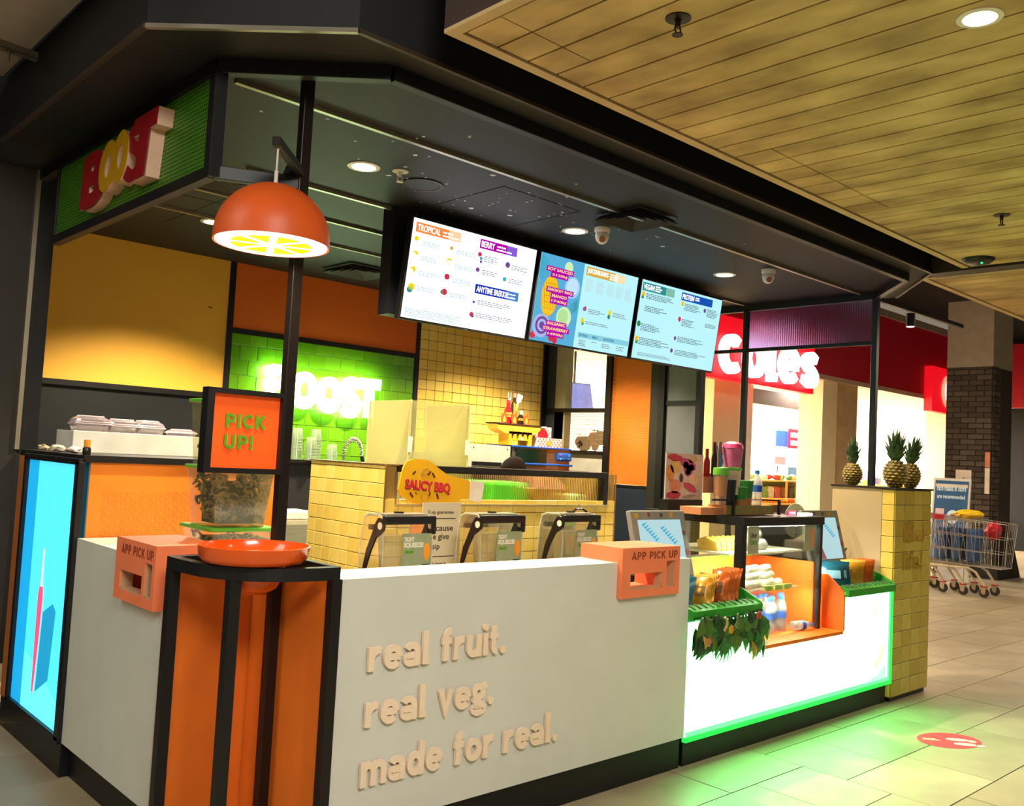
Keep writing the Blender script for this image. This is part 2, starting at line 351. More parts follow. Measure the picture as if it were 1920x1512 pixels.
# ================================================================ floor
GROUT = M('floor_grout', '#5e5440', .7, noise=.2, nscale=3)
FT = [M('stone_floor_tile', '#93866c', .42, noise=.1, nscale=2.2, col2='#b0a284', bump=.05), M('stone_floor_tile_warm', '#8f8063', .42, nscale=1.7, col2='#ab9c7c', bump=.05),
      M('stone_floor_tile_pale', '#9a8d73', .42, nscale=2.6, col2='#b7aa8c', bump=.05)]
floor = struct(MB().box(-7, 26, -9, 18, -.06, -.0036).build('floor', M('stone_floor_far', '#908267', .45, nscale=.9, col2='#aca082'), None))
bx('grout_bed', -1.95, 13.2, -1.75, 4.0, -.0036, -.0025, GROUT, floor)
Ff = F((0, 0, -.0025), (1, 0, 0), (0, 1, 0))
def ft(xa, xb, ya, yb):
    if xb-xa < .03 or (xa > .02 and xb < 5.45 and ya > .05): return
    tiles(floor, Ff, xa, xb, ya, yb, xb-xa, yb-ya, FT, gap=.006, depth=.0025, bev=.0008)
AL = {0: 2.45, -1: 2.65, 1: 2.2, -2: 2.3, 2: 2.6}; AR = {0: 3.6, -1: 3.78, 1: 4.0, -2: 3.4}
for k in range(-3, 8):                      # rows left of the bond line x = 3.12, joints as in the photograph
    ya = -.338+.4775*k; x = AL.get(k, 2.3+.31*(k % 3))-.96*5
    while x < 3.12:
        if x+.96 > -1.95: ft(max(x, -1.95), min(x+.96, 3.12), ya, ya+.4775)
        x += .96
for k in range(-3, 9):
    ya = -.585+.4775*k; x = AR.get(k, 3.5+.29*(k % 3))-.96; x1_ = 13.2
    while x < x1_:
        if x+.96 > 3.12: ft(max(x, 3.12), min(x+.96, x1_), ya, ya+.4775)
        x += .96

# ================================================================ ceilings
KC = M('kiosk_ceiling_black', '#151516', .6, noise=.25, nscale=1.5)
outer = [(-.30, 4.2), (-.31, .36), (.21, -.185), (4.95, -.185), (5.72, .42), (5.72, 4.2)]
ceil = struct(MB().prism([(x, y, 3.0) for x, y in outer], (0, 0, .5)).build('ceiling', KC, None))
chip = MB(); rn = random.Random(3)
PAINTCHIP = M('white_paint_chip', '#cfd6da', .7)
for i in range(95):
    cx_, cy2 = rn.gauss(2.0, .75), rn.gauss(.95, .28)
    if not (.3 < cx_ < 4.6 and .1 < cy2 < 1.4): continue
    s_ = rn.uniform(.003, .010)*(2.0 if rn.random() < .1 else 1)
    chip.prism([(cx_+s_*math.cos(a)*rn.uniform(.6, 1.3), cy2+s_*math.sin(a)*rn.uniform(.6, 1.3), 2.9985) for a in (0, 1.2, 2.3, 3.4, 4.4, 5.4)], (0, 0, .0012))
c_ = chip.build('paint_chips', PAINTCHIP, ceil); c_['kind'] = 'stuff'
JOINT = M('joint_shadow', '#08080a', .8)  # near-black lines of the access panel joints
for (xa, xb, ya, yb) in ((1.75, 1.754, .75, 1.35), (2.35, 2.354, .75, 1.35), (1.75, 2.354, .75, .754), (1.75, 2.354, 1.346, 1.35), (.9, .905, 1.6, 3.2), (.4, 1.2, 2.4, 2.405)):
    MB().box(xa, xb, ya, yb, 2.998, 3.0).build('panel_joint', JOINT, ceil)
for i, (ya, xa, xb) in enumerate(((.555, .12, 5.4), (1.60, .70, 5.38), (2.17, .3, 5.38), (2.75, .3, 5.38))):
    struct(bx('trim_%d' % (i+1), xa, xb, ya-.012, ya+.012, 2.982, 3.0, ALU))
OE = [(-.31, 2.2), (-.31, .36), (.21, -.185), (4.95, -.185), (5.70, .40)]
for i, (a, b) in enumerate(zip(OE, OE[1:])):
    a, b = Vector((*a, 2.993)), Vector((*b, 2.993)); t_ = (b-a).normalized(); fq_ = F(a, t_, Vector((0, 0, 1)))
    struct(MB().fbox(fq_, 0, (b-a).length, -.008, .008, -.006, .012).build('trim_%d' % (11+i), ALU if i == 1 else M('dark_bronze_edge', '#4a3d30', .4, .5), None))  # chamfer brighter, other runs darker: light along the edge put into the colour
# the mall beyond: dark services ceiling, pale panels over the left walkway
SLAB = M('dark_services_ceiling', '#0b0b0c', .85, noise=.3, nscale=1.2, bump=.1, bscale=20)
struct(bx('ceiling_mall', -7, 24, -9, 5.2, 5.0, 5.1, SLAB))
PANEL = M('mall_ceiling_panel', '#9c9286', .8, noise=.08)
pan = thing('ceiling_panel_raft', 'pale grey ceiling panels hung over the walkway left of the kiosk', 'ceiling panel', (-1.6, 1.6, 3.3))
MB().prism([(-.335, .2, 3.3), (-.345, 2.15, 3.3), (-1.4, 2.15, 3.3), (-1.4, .2, 3.3)], (0, 0, .05)).build('panel', PANEL, pan)
MB().prism([(-.20, 2.72, 3.3), (-.06, 3.3, 3.3), (-1.4, 3.3, 3.3), (-1.4, 2.72, 3.3)], (0, 0, .05)).build('panel', PANEL, pan)
tray = thing('slotted_channel', 'slotted grey metal channel hanging under the pale ceiling panels', 'bracket', (-.5, 1.72, 3.24))
m = MB(); A_, B_ = Vector((-.85, 1.66, 3.27)), Vector((-.26, 1.73, 3.27))
fc = F(A_, B_-A_, (0, 1, 0)); L_ = (B_-A_).length
k = 0
while k*.075 < L_-.02:
    m.fbox(fc, k*.075, k*.075+.035, -.022, .022, -.004, .004); m.fbox(fc, k*.075+.035, min(k*.075+.075, L_), -.022, -.010, -.004, .004); m.fbox(fc, k*.075+.035, min(k*.075+.075, L_), .010, .022, -.004, .004); k += 1
m.fbox(fc, 0, L_, -.022, -.018, -.004, .03); m.fbox(fc, 0, L_, .018, .022, -.004, .03)
m.build('channel', M('galvanised_steel', '#8b867c', .5, .6), tray)
MB().tube([fc.p(L_*.72, 0, -.05), fc.p(L_*.72, 0, .03)], .005).build('bolt', ALU, tray)

# timber-look plank ceilings
WOOD = [M('weathered_plank_%s' % n_, a_, .6, nscale=3.0, stretch=(1.5, .8, 1), col2=b_, bump=.08, bscale=14) for n_, a_, b_ in
        (('olive', '#8f6e34', '#e0bf78'), ('tan', '#957338', '#e2c27c'), ('brown', '#8a6931', '#dbba74'))]
WEDGE = M('pale_timber_edge', '#c8aa74', .55, noise=.06); WGAP = M('plank_gap', '#20160c', .9)
WBOX = M('soffit_side_brown', '#3a2c22', .7)
def plank_ceiling(name, x0, x1, y0, y1, w_, headers):
    c = struct(MB().box(x0, x1, y0, y1, 3.008, 3.34).build(name, WBOX, None, origin=((x0+x1)/2, (y0+y1)/2, 3.0)))
    bx('edge_board', x0, x1, y1-.045, y1, 2.994, 3.008, WEDGE, c); bx('edge_board', x0, x0+.045, y0, y1-.045, 2.994, 3.008, WEDGE, c)
    bx('gap_board', x0+.045, x1, y0, y1-.045, 3.004, 3.008, WGAP, c)
    x = x0+.055; i = 0
    while x < x1-.02:
        xe = min(x+w_-.009, x1); cuts = [y0, y1-.055]
        for (ha, hb, hy) in headers:
            if ha <= (x+xe)/2 <= hb: cuts.insert(1, hy)
        cuts.sort()
        for ya, yb in zip(cuts, cuts[1:]):
            MB().box(x, xe, ya+.003, yb-.003, 2.998, 3.004).build('plank', WOOD[(i*7+i//3) % 3], c)
        x += w_; i += 1
    return c
plank_ceiling('ceiling_planks_main', .415, 4.93, -3.6, -.40, .149, ((.4, .95, -.63), (2.05, 3.32, -.645)))
plank_ceiling('ceiling_planks_far', 5.12, 10.5, -3.6, -.03, .17, ())
bmm = struct(bx('trim_9', 4.95, 5.10, -3.6, -.16, 2.985, 3.3, M('dark_bronze_trim', '#3a3129', .5, .3)))

# ================================================================ walls of the kiosk
WB = M('black_wall_board', '#05080b', .6)
wb = struct(MB().box(-.02, 5.45, 4.006, 4.12, 0, 3.0).build('wall_back', WB, None))
MUST = M('mustard_wall_panel', '#e9b23f', .6, noise=.05, nscale=1.2)
bx('wall_panel', -.02, 1.775, 3.99, 4.006, 1.94, 3.0, MUST, wb)['label'] = 'mustard yellow painted panel'
bx('scuff', 1.615, 1.645, 3.988, 3.991, 2.60, 2.612, M('scuff_mark', '#7a5a20', .8), wb)
bx('wall_panel', 1.825, 3.645, 3.99, 4.006, 2.475, 3.0, M('burnt_orange_panel', '#d9671b', .55, noise=.05, nscale=1.2), wb)['label'] = 'burnt orange painted panel'
for nm, xa, xb, za, zb in (('batten', 1.775, 1.825, 1.2, 3.0), ('batten', 1.825, 3.645, 2.435, 2.475), ('batten', 3.645, 3.69, 1.2, 3.0), ('batten', -.02, 1.775, 1.90, 1.94)):
    bx(nm, xa, xb, 3.982, 4.006, za, zb, BLACK, wb)
GT = [M('green_glazed_tile', '#5f9a12', .22, noise=.06, nscale=3), M('green_glazed_tile_light', '#68a318', .2, noise=.06, nscale=3)]
YT = [M('yellow_glazed_tile', '#f2d262', .3, noise=.04, nscale=4), M('yellow_glazed_tile_pale', '#f6da70', .28, noise=.04, nscale=4)]
bx('grout_bed', 1.825, 3.645, 4.000, 4.006, 1.3, 2.435, M('pale_green_grout', '#9cc05a', .8), wb)
tiles(wb, F((1.825, 4.0, 1.37), (1, 0, 0), (0, 0, 1)), 0, 1.82, 0, 1.065, .157, .122, GT, bond=.5, gap=.005)
bx('grout_bed', 3.69, 5.34, 4.000, 4.006, 1.3, 3.0, M('brown_grout', '#8a6a30', .8), wb)
tiles(wb, F((3.69, 4.0, 1.40), (1, 0, 0), (0, 0, 1)), 0, 1.63, 0, 1.56, .106, .094, YT, gap=.005)
struct(bx('wall_far', 22.0, 22.1, -9, 5, 0, 5, M('far_dark_wall', '#1c1a18', .9)))
struct(bx('wall_left', -3.2, -.02, 2.63, 4.12, 0, 4.2, M('charcoal_wall', '#34302b', .8, noise=.1)))
struct(bx('trim_5', -.035, -.012, 2.60, 2.632, 1.46, 3.0, ALU))
struct(bx('trim_6', -.012, .075, 2.60, 2.66, 1.44, 3.0, BLACK))

# right-hand side wall (x = 5.42): columns, opening, perforated infill
XR = 5.42
wr = struct(MB().box(XR, XR+.1, 3.88, 4.006, 0, 3.0).build('wall_right', M('slate_column', '#3c4247', .7), None))
bx('column_face', XR, XR+.1, 3.735, 3.88, 1.66, 3.0, M('sage_reveal', '#b9b892', .7), wr)
bx('post', XR-.02, XR+.08, 3.10, 3.17, 0, 3.0, BLACK, wr); bx('rail', XR-.03, XR+.05, 3.17, 4.0, 2.055, 2.095, BLACK, wr)
bx('rail', XR-.03, XR+.05, 3.17, 3.74, 1.625, 1.665, BLACK, wr); bx('infill_panel', XR, XR+.03, 3.17, 3.75, 1.30, 1.625, M('grey_white_panel', '#b4b4a6', .6), wr)
bx('infill_panel', XR, XR+.03, 3.75, 3.88, 1.30, 2.06, M('brown_infill', '#4a2c20', .7), wr)
bx('perforated_panel', XR+.010, XR+.013, 3.17, 3.75, 1.665, 2.06, perf('perforated_silver', '#8c7a5c', 'YZ', .0135, .36), wr)
bx('perforated_panel', XR+.010, XR+.013, 2.60, 3.10, 1.35, 3.0, perf('perforated_orange', '#ea8224', 'YZ', .017, .27), wr)['label'] = 'orange perforated sheet'
bx('backing_panel', XR+.06, XR+.07, 2.60, 3.10, 1.35, 3.0, M('amber_backing', '#ffd890', .7, noise=.1, nscale=1.5), wr)
bx('rail', XR, XR+.03, 2.60, 3.10, 1.325, 1.35, BLACK, wr); bx('infill_panel', XR+.02, XR+.04, 2.60, 3.10, 0, 1.325, M('blue_black_panel', '#202a36', .6), wr)
bx('perforated_panel', XR+.005, XR+.008, 2.60, 3.10, .2, 1.325, perf('perforated_navy', '#2c3744', 'YZ', .0135, .26), wr)
bx('post', XR-.02, XR+.08, 2.50, 2.60, 0, 3.0, M('olive_black_post', '#24231a', .5), wr); bx('post', XR-.03, XR+.05, 2.43, 2.50, 0, 3.0, BLACK, wr)
GM = perf('perforated_grey', '#7d8284', 'YZ', .0135, .22); bx('perforated_panel', XR+.005, XR+.008, 2.08, 2.43, 1.2, 3.0, GM, wr)
bx('backing_panel', XR+.03, XR+.04, 2.08, 2.43, .2, 3.0, M('grey_backing', '#53585b', .7), wr); bx('rail', XR-.01, XR+.03, 2.08, 2.43, 2.12, 2.16, BLACK, wr)
bx('post', XR-.02, XR+.05, 2.03, 2.08, 0, 3.0, BLACK, wr)

# ================================================================ canopy frame
cf = thing('canopy_frame', 'black square steel frame round the top of the kiosk', 'frame', (2.5, 1, 2.5))
def bar(name, a, b, s, mat, parent):
    a, b = Vector(a), Vector(b); t = (b-a).normalized(); upv = Vector((0, 0, 1)) if abs(t.z) < .9 else Vector((0, 1, 0))
    fr = F(a, t, upv-t*upv.dot(t)); sx_, sz_ = s if isinstance(s, tuple) else (s, s)
    return MB().fbox(fr, 0, (b-a).length, -sz_/2, sz_/2, -sx_/2, sx_/2).build(name, mat, parent, bevel=.002, seg=1)
top = [(0, 4.0), (0, .435), (.47, -.02), (4.93, -.02), (5.47, .45), (5.47, 2.03)]
for a, b in zip(top, top[1:]): bar('top_bar', (*a, 2.972), (*b, 2.972), (.045, .056), BLACK, cf)
bar('lower_bar', (0, .435, 2.565), (.305, .325, 2.575), (.035, .05), BLACK, cf); bar('lower_bar', (0, .435, 2.565), (0, 2.30, 2.565), (.045, .045), BLACK, cf)
bar('corner_post', (0, .435, 2.545), (0, .435, 2.96), .05, BLACK, cf); bar('corner_post', (0, 2.30, 2.545), (0, 2.30, 2.96), .03, BLACK, cf)
bar('side_post', (5.47, .45, 1.47), (5.47, .45, 2.96), .045, M('navy_black_post', '#14171c', .4), cf); bar('side_post', (5.47, 1.62, 1.2), (5.47, 1.62, 2.96), .045, BLACK, cf)
bar('side_rail', (5.47, .47, 2.60), (5.47, 2.05, 2.60), .03, BLACK, cf)
MB().box(5.462, 5.472, .475, 1.6, 2.615, 2.945).build('ribbed_pane', ribbed('lilac_ribbed_glass', '#a8a2d8', 'Y', .02, .2, .18), cf)['label'] = 'pale lilac reeded glass pane'
bar('track', (5.55, .47, 2.96), (7.15, .44, 2.96), .035, BLACK, cf)

# ================================================================ left-hand counter, tall bench with blue light box
lc = thing('pickup_counter', 'short white pick-up counter along the left side with black kick', 'counter', (.35, 1.1, 0))
MB().box(0, .36, .60, .62, .155, 1.08).box(0, .36, .62, .985, .155, .918).box(0, .36, .985, 1.60, .155, 1.08).build('body', WHITE, lc); bx('kick_board', .04, .36, .60, 1.60, 0, .155, BLACK, lc)
bx('worktop', .36, .75, .60, 1.60, 1.0, 1.03, M('cream_worktop', '#e8d9c4', .4), lc); bx('end_panel', .05, .38, .565, .60, .02, 1.08, ORANGE, lc)
tb = thing('tall_bench', 'tall black-edged bench with embossed orange end panel beside the light box', 'bench', (.5, 2.1, 0))
bx('carcass', .04, 1.0, 1.64, 2.60, .02, 1.43, DARK, tb); bx('top', 0, 1.05, 1.60, 2.62, 1.43, 1.462, BLACK, tb)
EMB = M('embossed_orange', '#e8801f', .45, noise=.05); ep = bx('end_panel', .04, 1.0, 1.62, 1.64, .02, 1.43, EMB, tb)
m = MB()
for i in range(11):
    for j in range(6):
        c0 = Vector((.12+i*.042, 1.62, 1.10+j*.036)); m.tube([c0+Vector((.014*math.cos(t*.5236), -.001, .014*math.sin(t*.5236))) for t in range(12)], .0009, 4, closed=True)
m.build('embossed_rings', EMB, tb)['kind'] = 'stuff'
bx('end_strip', -.005, .04, 2.455, 2.60, .155, 1.43, M('tan_orange_panel', '#b4682e', .55), tb); bx('kick_board', .0, .04, 1.60, 2.60, 0, .155, BLACK, tb)
lb = thing('blue_light_box', 'tall sky blue backlit picture panel of a pink straw', 'light box', (0, 2.03, .15))
bar('frame', (-.005, 1.625, .16), (-.005, 1.625, 1.43), (.03, .055), BLACK, lb); bar('frame', (-.005, 2.44, .16), (-.005, 2.44, 1.43), (.03, .035), BLACK, lb)
for z_ in (.165, 1.43): bar('frame', (-.005, 1.60, z_), (-.005, 2.455, z_), (.03, .03), BLACK, lb)
bp_ = bx('picture', .0, .012, 1.65, 2.425, .18, 1.415, M('sky_blue_print', '#38c4ee', .4, emit=.85, ecol='#4fd0f2', noise=.05), lb)
fl = F((0, 2.425, .18), (0, -1, 0), (0, 0, 1))
rect('printed_shade', fl, 0, .17, .0, 1.235, M('deeper_blue_print', '#1aa8e4', .4, emit=.6, ecol='#18a9e8'), bp_, .0005)
m = MB(); m.prism([fl.p(*q, .0005) for q in ((.0, .0), (.775, .0), (.775, .10), (.40, .23), (.0, .30))], fl.n*.0007); m.build('printed_shade', M('pale_blue_print', '#5cdcf6', .4, emit=.85, ecol='#60dcf6'), bp_)
m = MB(); m.prism([fl.p(*q, .0015) for q in ((.39, .11), (.57, .20), (.61, .53), (.56, .56), (.42, .50))], fl.n*.0006); m.build('printed_shadow', M('mid_blue_print', '#1f9fd0', .4, emit=.55, ecol='#1f9fd0'), bp_)
m = MB(); m.prism([fl.p(*q, .0025) for q in ((.335, .10), (.36, .10), (.385, .33), (.40, .57), (.393, .617), (.338, .617), (.325, .57), (.328, .33))], fl.n*.0006); m.build('printed_straw', M('hot_pink_print', '#f0506e', .4, emit=1.2, ecol='#f2405e'), bp_)
m = MB(); m.prism([fl.p(*q, .0025) for q in ((.355, .617), (.371, .617), (.366, .805), (.358, .805))], fl.n*.0006); m.build('printed_stick', M('pale_pink_print', '#ffe0e8', .4, emit=1.6, ecol='#ffd8e4'), bp_)
# ================================================================ front counter
def rect_sweep(path, w_, z0, z1):
    m = MB(); n = len(path); L, Rr = [], []
    for i, p in enumerate(path):
        p = Vector((*p, 0)); a = Vector((*path[max(i-1, 0)], 0)); b = Vector((*path[min(i+1, n-1)], 0)); t = (b-a).normalized(); nn = Vector((-t.y, t.x, 0))*w_/2
        L.append(p+nn); Rr.append(p-nn)
    vs = [Vector((v.x, v.y, z)) for z in (z0, z1) for v in L+Rr]; k = 2*n; fs = []
    for i in range(n-1):
        fs += [(i, i+1, n+i+1, n+i), (k+i, k+n+i, k+n+i+1, k+i+1), (i, k+i, k+i+1, i+1), (n+i, n+i+1, k+n+i+1, k+n+i)]
    fs += [(0, n, k+n, k), (n-1, k+n-1, k+2*n-1, 2*n-1)]
    return m.add(vs, fs)
CW = M('white_counter_paint', '#d0d2c8', .45, noise=.03)
fcn = thing('front_counter', 'long white front counter with raised slogan lettering and black kick', 'counter', (1.45, .1, 0))
m = MB().box(.385, 1.955, 0, .24, .165, 1.08).box(1.955, 2.365, 0, .24, .165, .925).box(2.365, 2.515, 0, .24, .165, 1.08); m.build('body', CW, fcn)
bx('kick_board', .385, 2.53, .035, .24, 0, .165, BLACK, fcn); bx('end_panel', .35, .385, .0, .56, .02, 1.08, ORANGE, fcn)
bx('work_bench', .72, 2.5, .24, 1.2, .79, .82, STEEL, fcn); bx('bench_front', .40, 2.5, .24, .27, .1, .79, WHITE, fcn)
bx('ledge', .385, .72, .24, .60, 1.0, 1.03, WHITE, fcn)
ff = F((0, 0, 0), (1, 0, 0), (0, 0, 1))
LET = M('cream_letter', '#efd9bd', .55, noise=.03)
for body, a0, b0, w_ in (('real fruit.', .527, .738, .686), ('real veg.', .527, .536, .632), ('made for real.', .522, .320, 1.032)):
    sans('letter', body, ff, a0, b0, w_, .089, .014, LET, fcn, lift=.006, t=.29, gap=.13)
SL = M('app_lettering', '#8a3a1c', .6)
def app_box(name, label, fr, w_, h_, dep):
    """open-fronted order box hooked over a counter edge; frame origin = lower left of its face"""
    o = thing(name, label, 'order box', fr.p(w_/2, 0, -dep/2))
    m = MB(); t = .022
    for a0, a1, b0, b1 in ((0, .14, 0, 1), (.14, .93, 0, .16), (.70, .76, .16, .70), (.93, 1, 0, 1), (.14, .70, .48, 1), (.70, .93, .70, 1)):
        m.fbox(fr, a0*w_, a1*w_, b0*h_, b1*h_, -t, 0)
    m.build('face_plate', CORAL, o)
    m = MB(); m.fbox(fr, 0, t, 0, h_, -dep, -t).fbox(fr, w_-t, w_, 0, h_, -dep, -t).fbox(fr, t, w_-t, h_-t, h_, -dep, -t).fbox(fr, t, w_-t, 0, t, -dep, -t)
    m.build('shell', CORAL, o)
    for (a0, a1, b0, b1) in ((.14, .70, .16, .48), (.76, .93, .16, .70)):
        mm = MB(); e = .006
        mm.fbox(fr, a0*w_, a0*w_+e, b0*h_, b1*h_, -t-.03, -.004).fbox(fr, a1*w_-e, a1*w_, b0*h_, b1*h_, -t-.03, -.004).fbox(fr, a0*w_, a1*w_, b0*h_, b0*h_+e, -t-.03, -.004)
        mm.build('slot_lining', M('raw_ply_edge', '#c49a74', .7), o)
    sans('lettering', 'APP PICK UP', fr, .15*w_, .76*h_, .80*w_, .155*h_/1.4, .0015, SL, o, t=.24, gap=.2, split=False)
    return o
app_box('app_pickup_box', 'coral APP PICK UP box hooked over the long slogan counter', F((1.935, -.03, .912), (1, 0, 0), (0, 0, 1)), .45, .238, .27)
ab_ = app_box('app_pickup_box', 'coral APP PICK UP box hooked over the short left counter beside the stand', F((-.04, 1.0, .904), (0, -1, 0), (0, 0, 1)), .405, .245, .26)
bx('back_plate', .20, .22, .62, .975, .93, 1.12, CORAL, ab_)

# ================================================================ corner stand, bowl, pole, signs, lamp
st = thing('corner_stand', 'curved black steel stand in the counter corner holding the orange bowl', 'stand', (.15, .2, 0))
arc = [(-.035, .46), (-.035, .33), (-.022, .216), (-.002, .160), (.034, .105), (.070, .066), (.114, .034), (.165, .011), (.224, -.004), (.29, -.014), (.372, -.015)]
rect_sweep(arc, .038, 1.085, 1.13).build('top_ring', BLACK, st)
bar('top_rail', (-.035, .46, 1.108), (.31, .46, 1.108), (.03, .044), BLACK, st); bar('top_rail', (.37, -.015, 1.108), (.37, .46, 1.108), (.03, .044), BLACK, st)
for px_, py_ in ((-.035, .44), (.362, -.015), (.034, .105)): MB().box(px_-.02, px_+.02, py_-.02, py_+.02, 0, 1.086).build('leg', BLACK, st)
BOWL = M('glossy_orange_enamel', '#e0560f', .22, noise=.05, coat=.4)
bowl = MB().lathe([(0, 1.02), (.05, 1.024), (.085, 1.045), (.103, 1.08), (.108, 1.131), (.15, 1.134), (.175, 1.140), (.188, 1.155), (.196, 1.195), (.191, 1.196), (.183, 1.158), (.17, 1.147), (.10, 1.142), (0, 1.141)], (.135, .165, 0), 40).build('fruit_bowl', BOWL, None, smooth=True, origin=(.135, .165, 1.02))
tag(bowl, 'glossy orange enamel bowl sitting in the curved black stand', 'bowl')
PX, PY = .312, .322
pole = bx('sign_pole', PX-.021, PX+.021, PY-.021, PY+.021, 0, 3.0, M('bronze_black_post', '#1a1310', .35, .2), bevel=.002)
tag(pole, 'tall square black pole rising through the corner stand to the canopy', 'pole')
sg = thing('pick_up_sign', 'square orange PICK UP! sign in a black frame on the pole', 'sign', (.13, .31, 1.44))
for a, b, c, d in ((-.026, .286, 1.443, 1.462), (-.026, .286, 1.731, 1.75), (-.026, .0, 1.462, 1.731), (.271, .286, 1.462, 1.731)): MB().box(a, b, .275, .325, c, d).build('frame', BLACK, sg)
bx('board', 0, .271, .30, .315, 1.462, 1.731, M('vivid_orange_board', '#ee5a14', .5, emit=.12, ecol='#ee5a14', noise=.03), sg)
fs_ = F((0, .30, 1.46), (1, 0, 0), (0, 0, 1)); LIME = M('lime_letter', '#d8d24a', .5); LG = M('green_letter', '#5b9418', .5)
for body, a0, b0, w_ in (('PICK', .055, .150, .155), ('UP!', .053, .073, .112)):
    sans('letter_edge', body, fs_, a0+.003, b0-.003, w_, .050/1.4, .004, LIME, sg, t=.27, gap=.22)
    sans('letter', body, fs_, a0, b0, w_, .050/1.4, .004, LG, sg, lift=.004, t=.27, gap=.22)
lamp = thing('orange_pendant_lamp', 'half-orange dome pendant lamp with a citrus slice diffuser', 'lamp', (.092, .11, 2.27))
LC = Vector((.092, .11, 0)); n_ = 14
prof = [(.202*math.cos(t), 2.285+.196*math.sin(t)) for t in [i*math.pi/2/n_ for i in range(n_+1)]]
MB().lathe([(.202, 2.262)]+prof[:-1]+[(.012, 2.481)], LC, 48).build('dome', M('orange_dome_paint', '#d4571c', .45, noise=.06), lamp, smooth=True)
MB().lathe([(0, 2.262), (.194, 2.262), (.194, 2.268), (0, 2.268)], LC, 48).build('diffuser', M('warm_white_diffuser', '#fff2d8', .5, emit=2.6, ecol='#fff0d0'), lamp)
SLC = M('lime_slice', '#d6e800', .5, emit=.85, ecol='#d2e000', noise=.02)
for k in range(8):
    a0, a1 = k*math.pi/4+.09+.35, (k+1)*math.pi/4-.09+.35; pts = []
    for r_, a in [(.035, (a0+a1)/2)]+[(.142, a0+(a1-a0)*t/6) for t in range(7)]: pts.append(LC+Vector((r_*math.cos(a), r_*math.sin(a), 2.2605)))
    MB().prism(pts, (0, 0, .0012)).build('slice', SLC, lamp)
MB().tube([LC+Vector((0, 0, 2.475)), LC+Vector((0, 0, 2.53))], .007).build('cord_grip', M('cord_white', '#d8cfc0', .6), lamp)
MB().tube([LC+Vector((0, 0, 2.53)), LC+Vector((0, 0, 2.615))], .0035).build('cord', MT['cord_white'], lamp)
d = bpy.data.lights.new('pendant_glow', 'AREA'); d.shape = 'DISK'; d.size = .36; d.energy = 7; d.color = (1, .86, .6)
lo = bpy.data.objects.new('pendant_glow', d); COL.objects.link(lo); lo.parent = lamp; lo.location = LC+Vector((0, 0, 2.25))-ORG[lamp.name]
arm = thing('lamp_bracket', 'short black steel arm on the pole from which the dome lamp hangs', 'bracket', (.2, .21, 2.6))
bar('arm', (.30, .31, 2.615), (.075, .095, 2.632), (.03, .034), M('bronze_black_arm', '#2a241c', .4, .3), arm)
MB().tube([LC+Vector((0, 0, 2.612)), LC+Vector((0, 0, 2.618))], .008).build('hook', ALU, arm)
sl = thing('small_spotlight', 'small black spotlight clamped behind the lamp arm', 'spotlight', (.30, .36, 2.64))
MB().lathe([(0, 0), (.022, 0), (.026, .05), (.026, .07), (0, .07)], (.285, .36, 2.64), 14, axis=(-.3, -.2, -.9)).build('housing', BLACK, sl, smooth=True)
MB().lathe([(0, 0), (.018, 0), (0, .004)], (.265, .347, 2.581), 12, axis=(-.3, -.2, -.9)).build('lens', M('warm_lens', '#ffd9a0', .4, emit=1.5, ecol='#ffc070'), sl)

# fascia sign with raised letters
bs = thing('fascia_sign', 'green perforated fascia sign with raised red and yellow BOOST letters', 'sign', (0, 1.37, 2.55))
bx('perforated_sheet', -.006, -.004, .46, 2.285, 2.588, 2.944, perf('perforated_green', '#3c7416', 'YZ', .017, .26, rough=.45, col2='#4a8418'), bs)
bx('back_sheet', .0, .012, .46, 2.285, 2.588, 2.944, M('dark_green_back', '#1c3c0c', .6), bs)
fb = F((-.006, 2.285, 2.588), (0, -1, 0), (0, 0, 1)); LW = M('letter_side_cream', '#e0b89c', .5); LR = M('letter_red', '#8a0c12', .4); LY = M('letter_yellow', '#b88a08', .4)
for ch, ya, yb, za, zb, mt, sk in (('B', 1.735, 1.47, 2.625, 2.868, LR, .10), ('O', 1.50, 1.315, 2.66, 2.872, LY, .14), ('O', 1.33, 1.165, 2.67, 2.882, LY, .14), ('S', 1.20, .99, 2.64, 2.905, LR, .18), ('T', 1.115, .865, 2.635, 2.888, LR, .16)):
    a0 = 2.285-ya; b0 = za-2.588
    dp = {'B': .054, 'O': .058 if ya > 1.4 else .062, 'S': .056, 'T': .064}[ch]
    lo_ = letter_box('letter', ch, fb, a0, b0, ya-yb, zb-za, dp, LW, bs, shear=sk, t=.29 if ch == 'S' else .40)
    letter_box('letter_face', ch, fb, a0, b0, ya-yb, zb-za, .004, mt, lo_, lift=dp, shear=sk, t=.29 if ch == 'S' else .40)

# ================================================================ menu screens
hd = bx('screen_hanger', 1.62, 4.80, 1.56, 1.67, 2.36, 3.0, M('blue_black_housing', '#0d1218', .5)); tag(hd, 'black housing hung from the ceiling behind the row of menu screens', 'bulkhead')
def E(name, c, s): return M('lit_'+name, '#060606', .9, emit=s*(.74 if s < 1.2 else 1), ecol=c, noise=.01, spec=0)
W1 = E('white', '#f3f7fc', 1.2); CY = E('pale_cyan', '#b8eef6', 1.0); ORB = E('orange', '#ff8a3c', .95); ORF = E('peach', '#ffc9a0', 1.05); MAG = E('magenta', '#c000b4', .8); VIO = E('violet', '#8a60e0', .9)
NAV = E('royal_blue', '#1434c8', .75); SKY = E('mid_blue', '#4a86d8', .85); TEAL = E('teal', '#2f9a98', .8); GRN2 = E('sage', '#86c8b0', .85); GOLD = E('gold', '#e0b04a', .9); AQUA = E('aqua', '#49b8d8', .8)
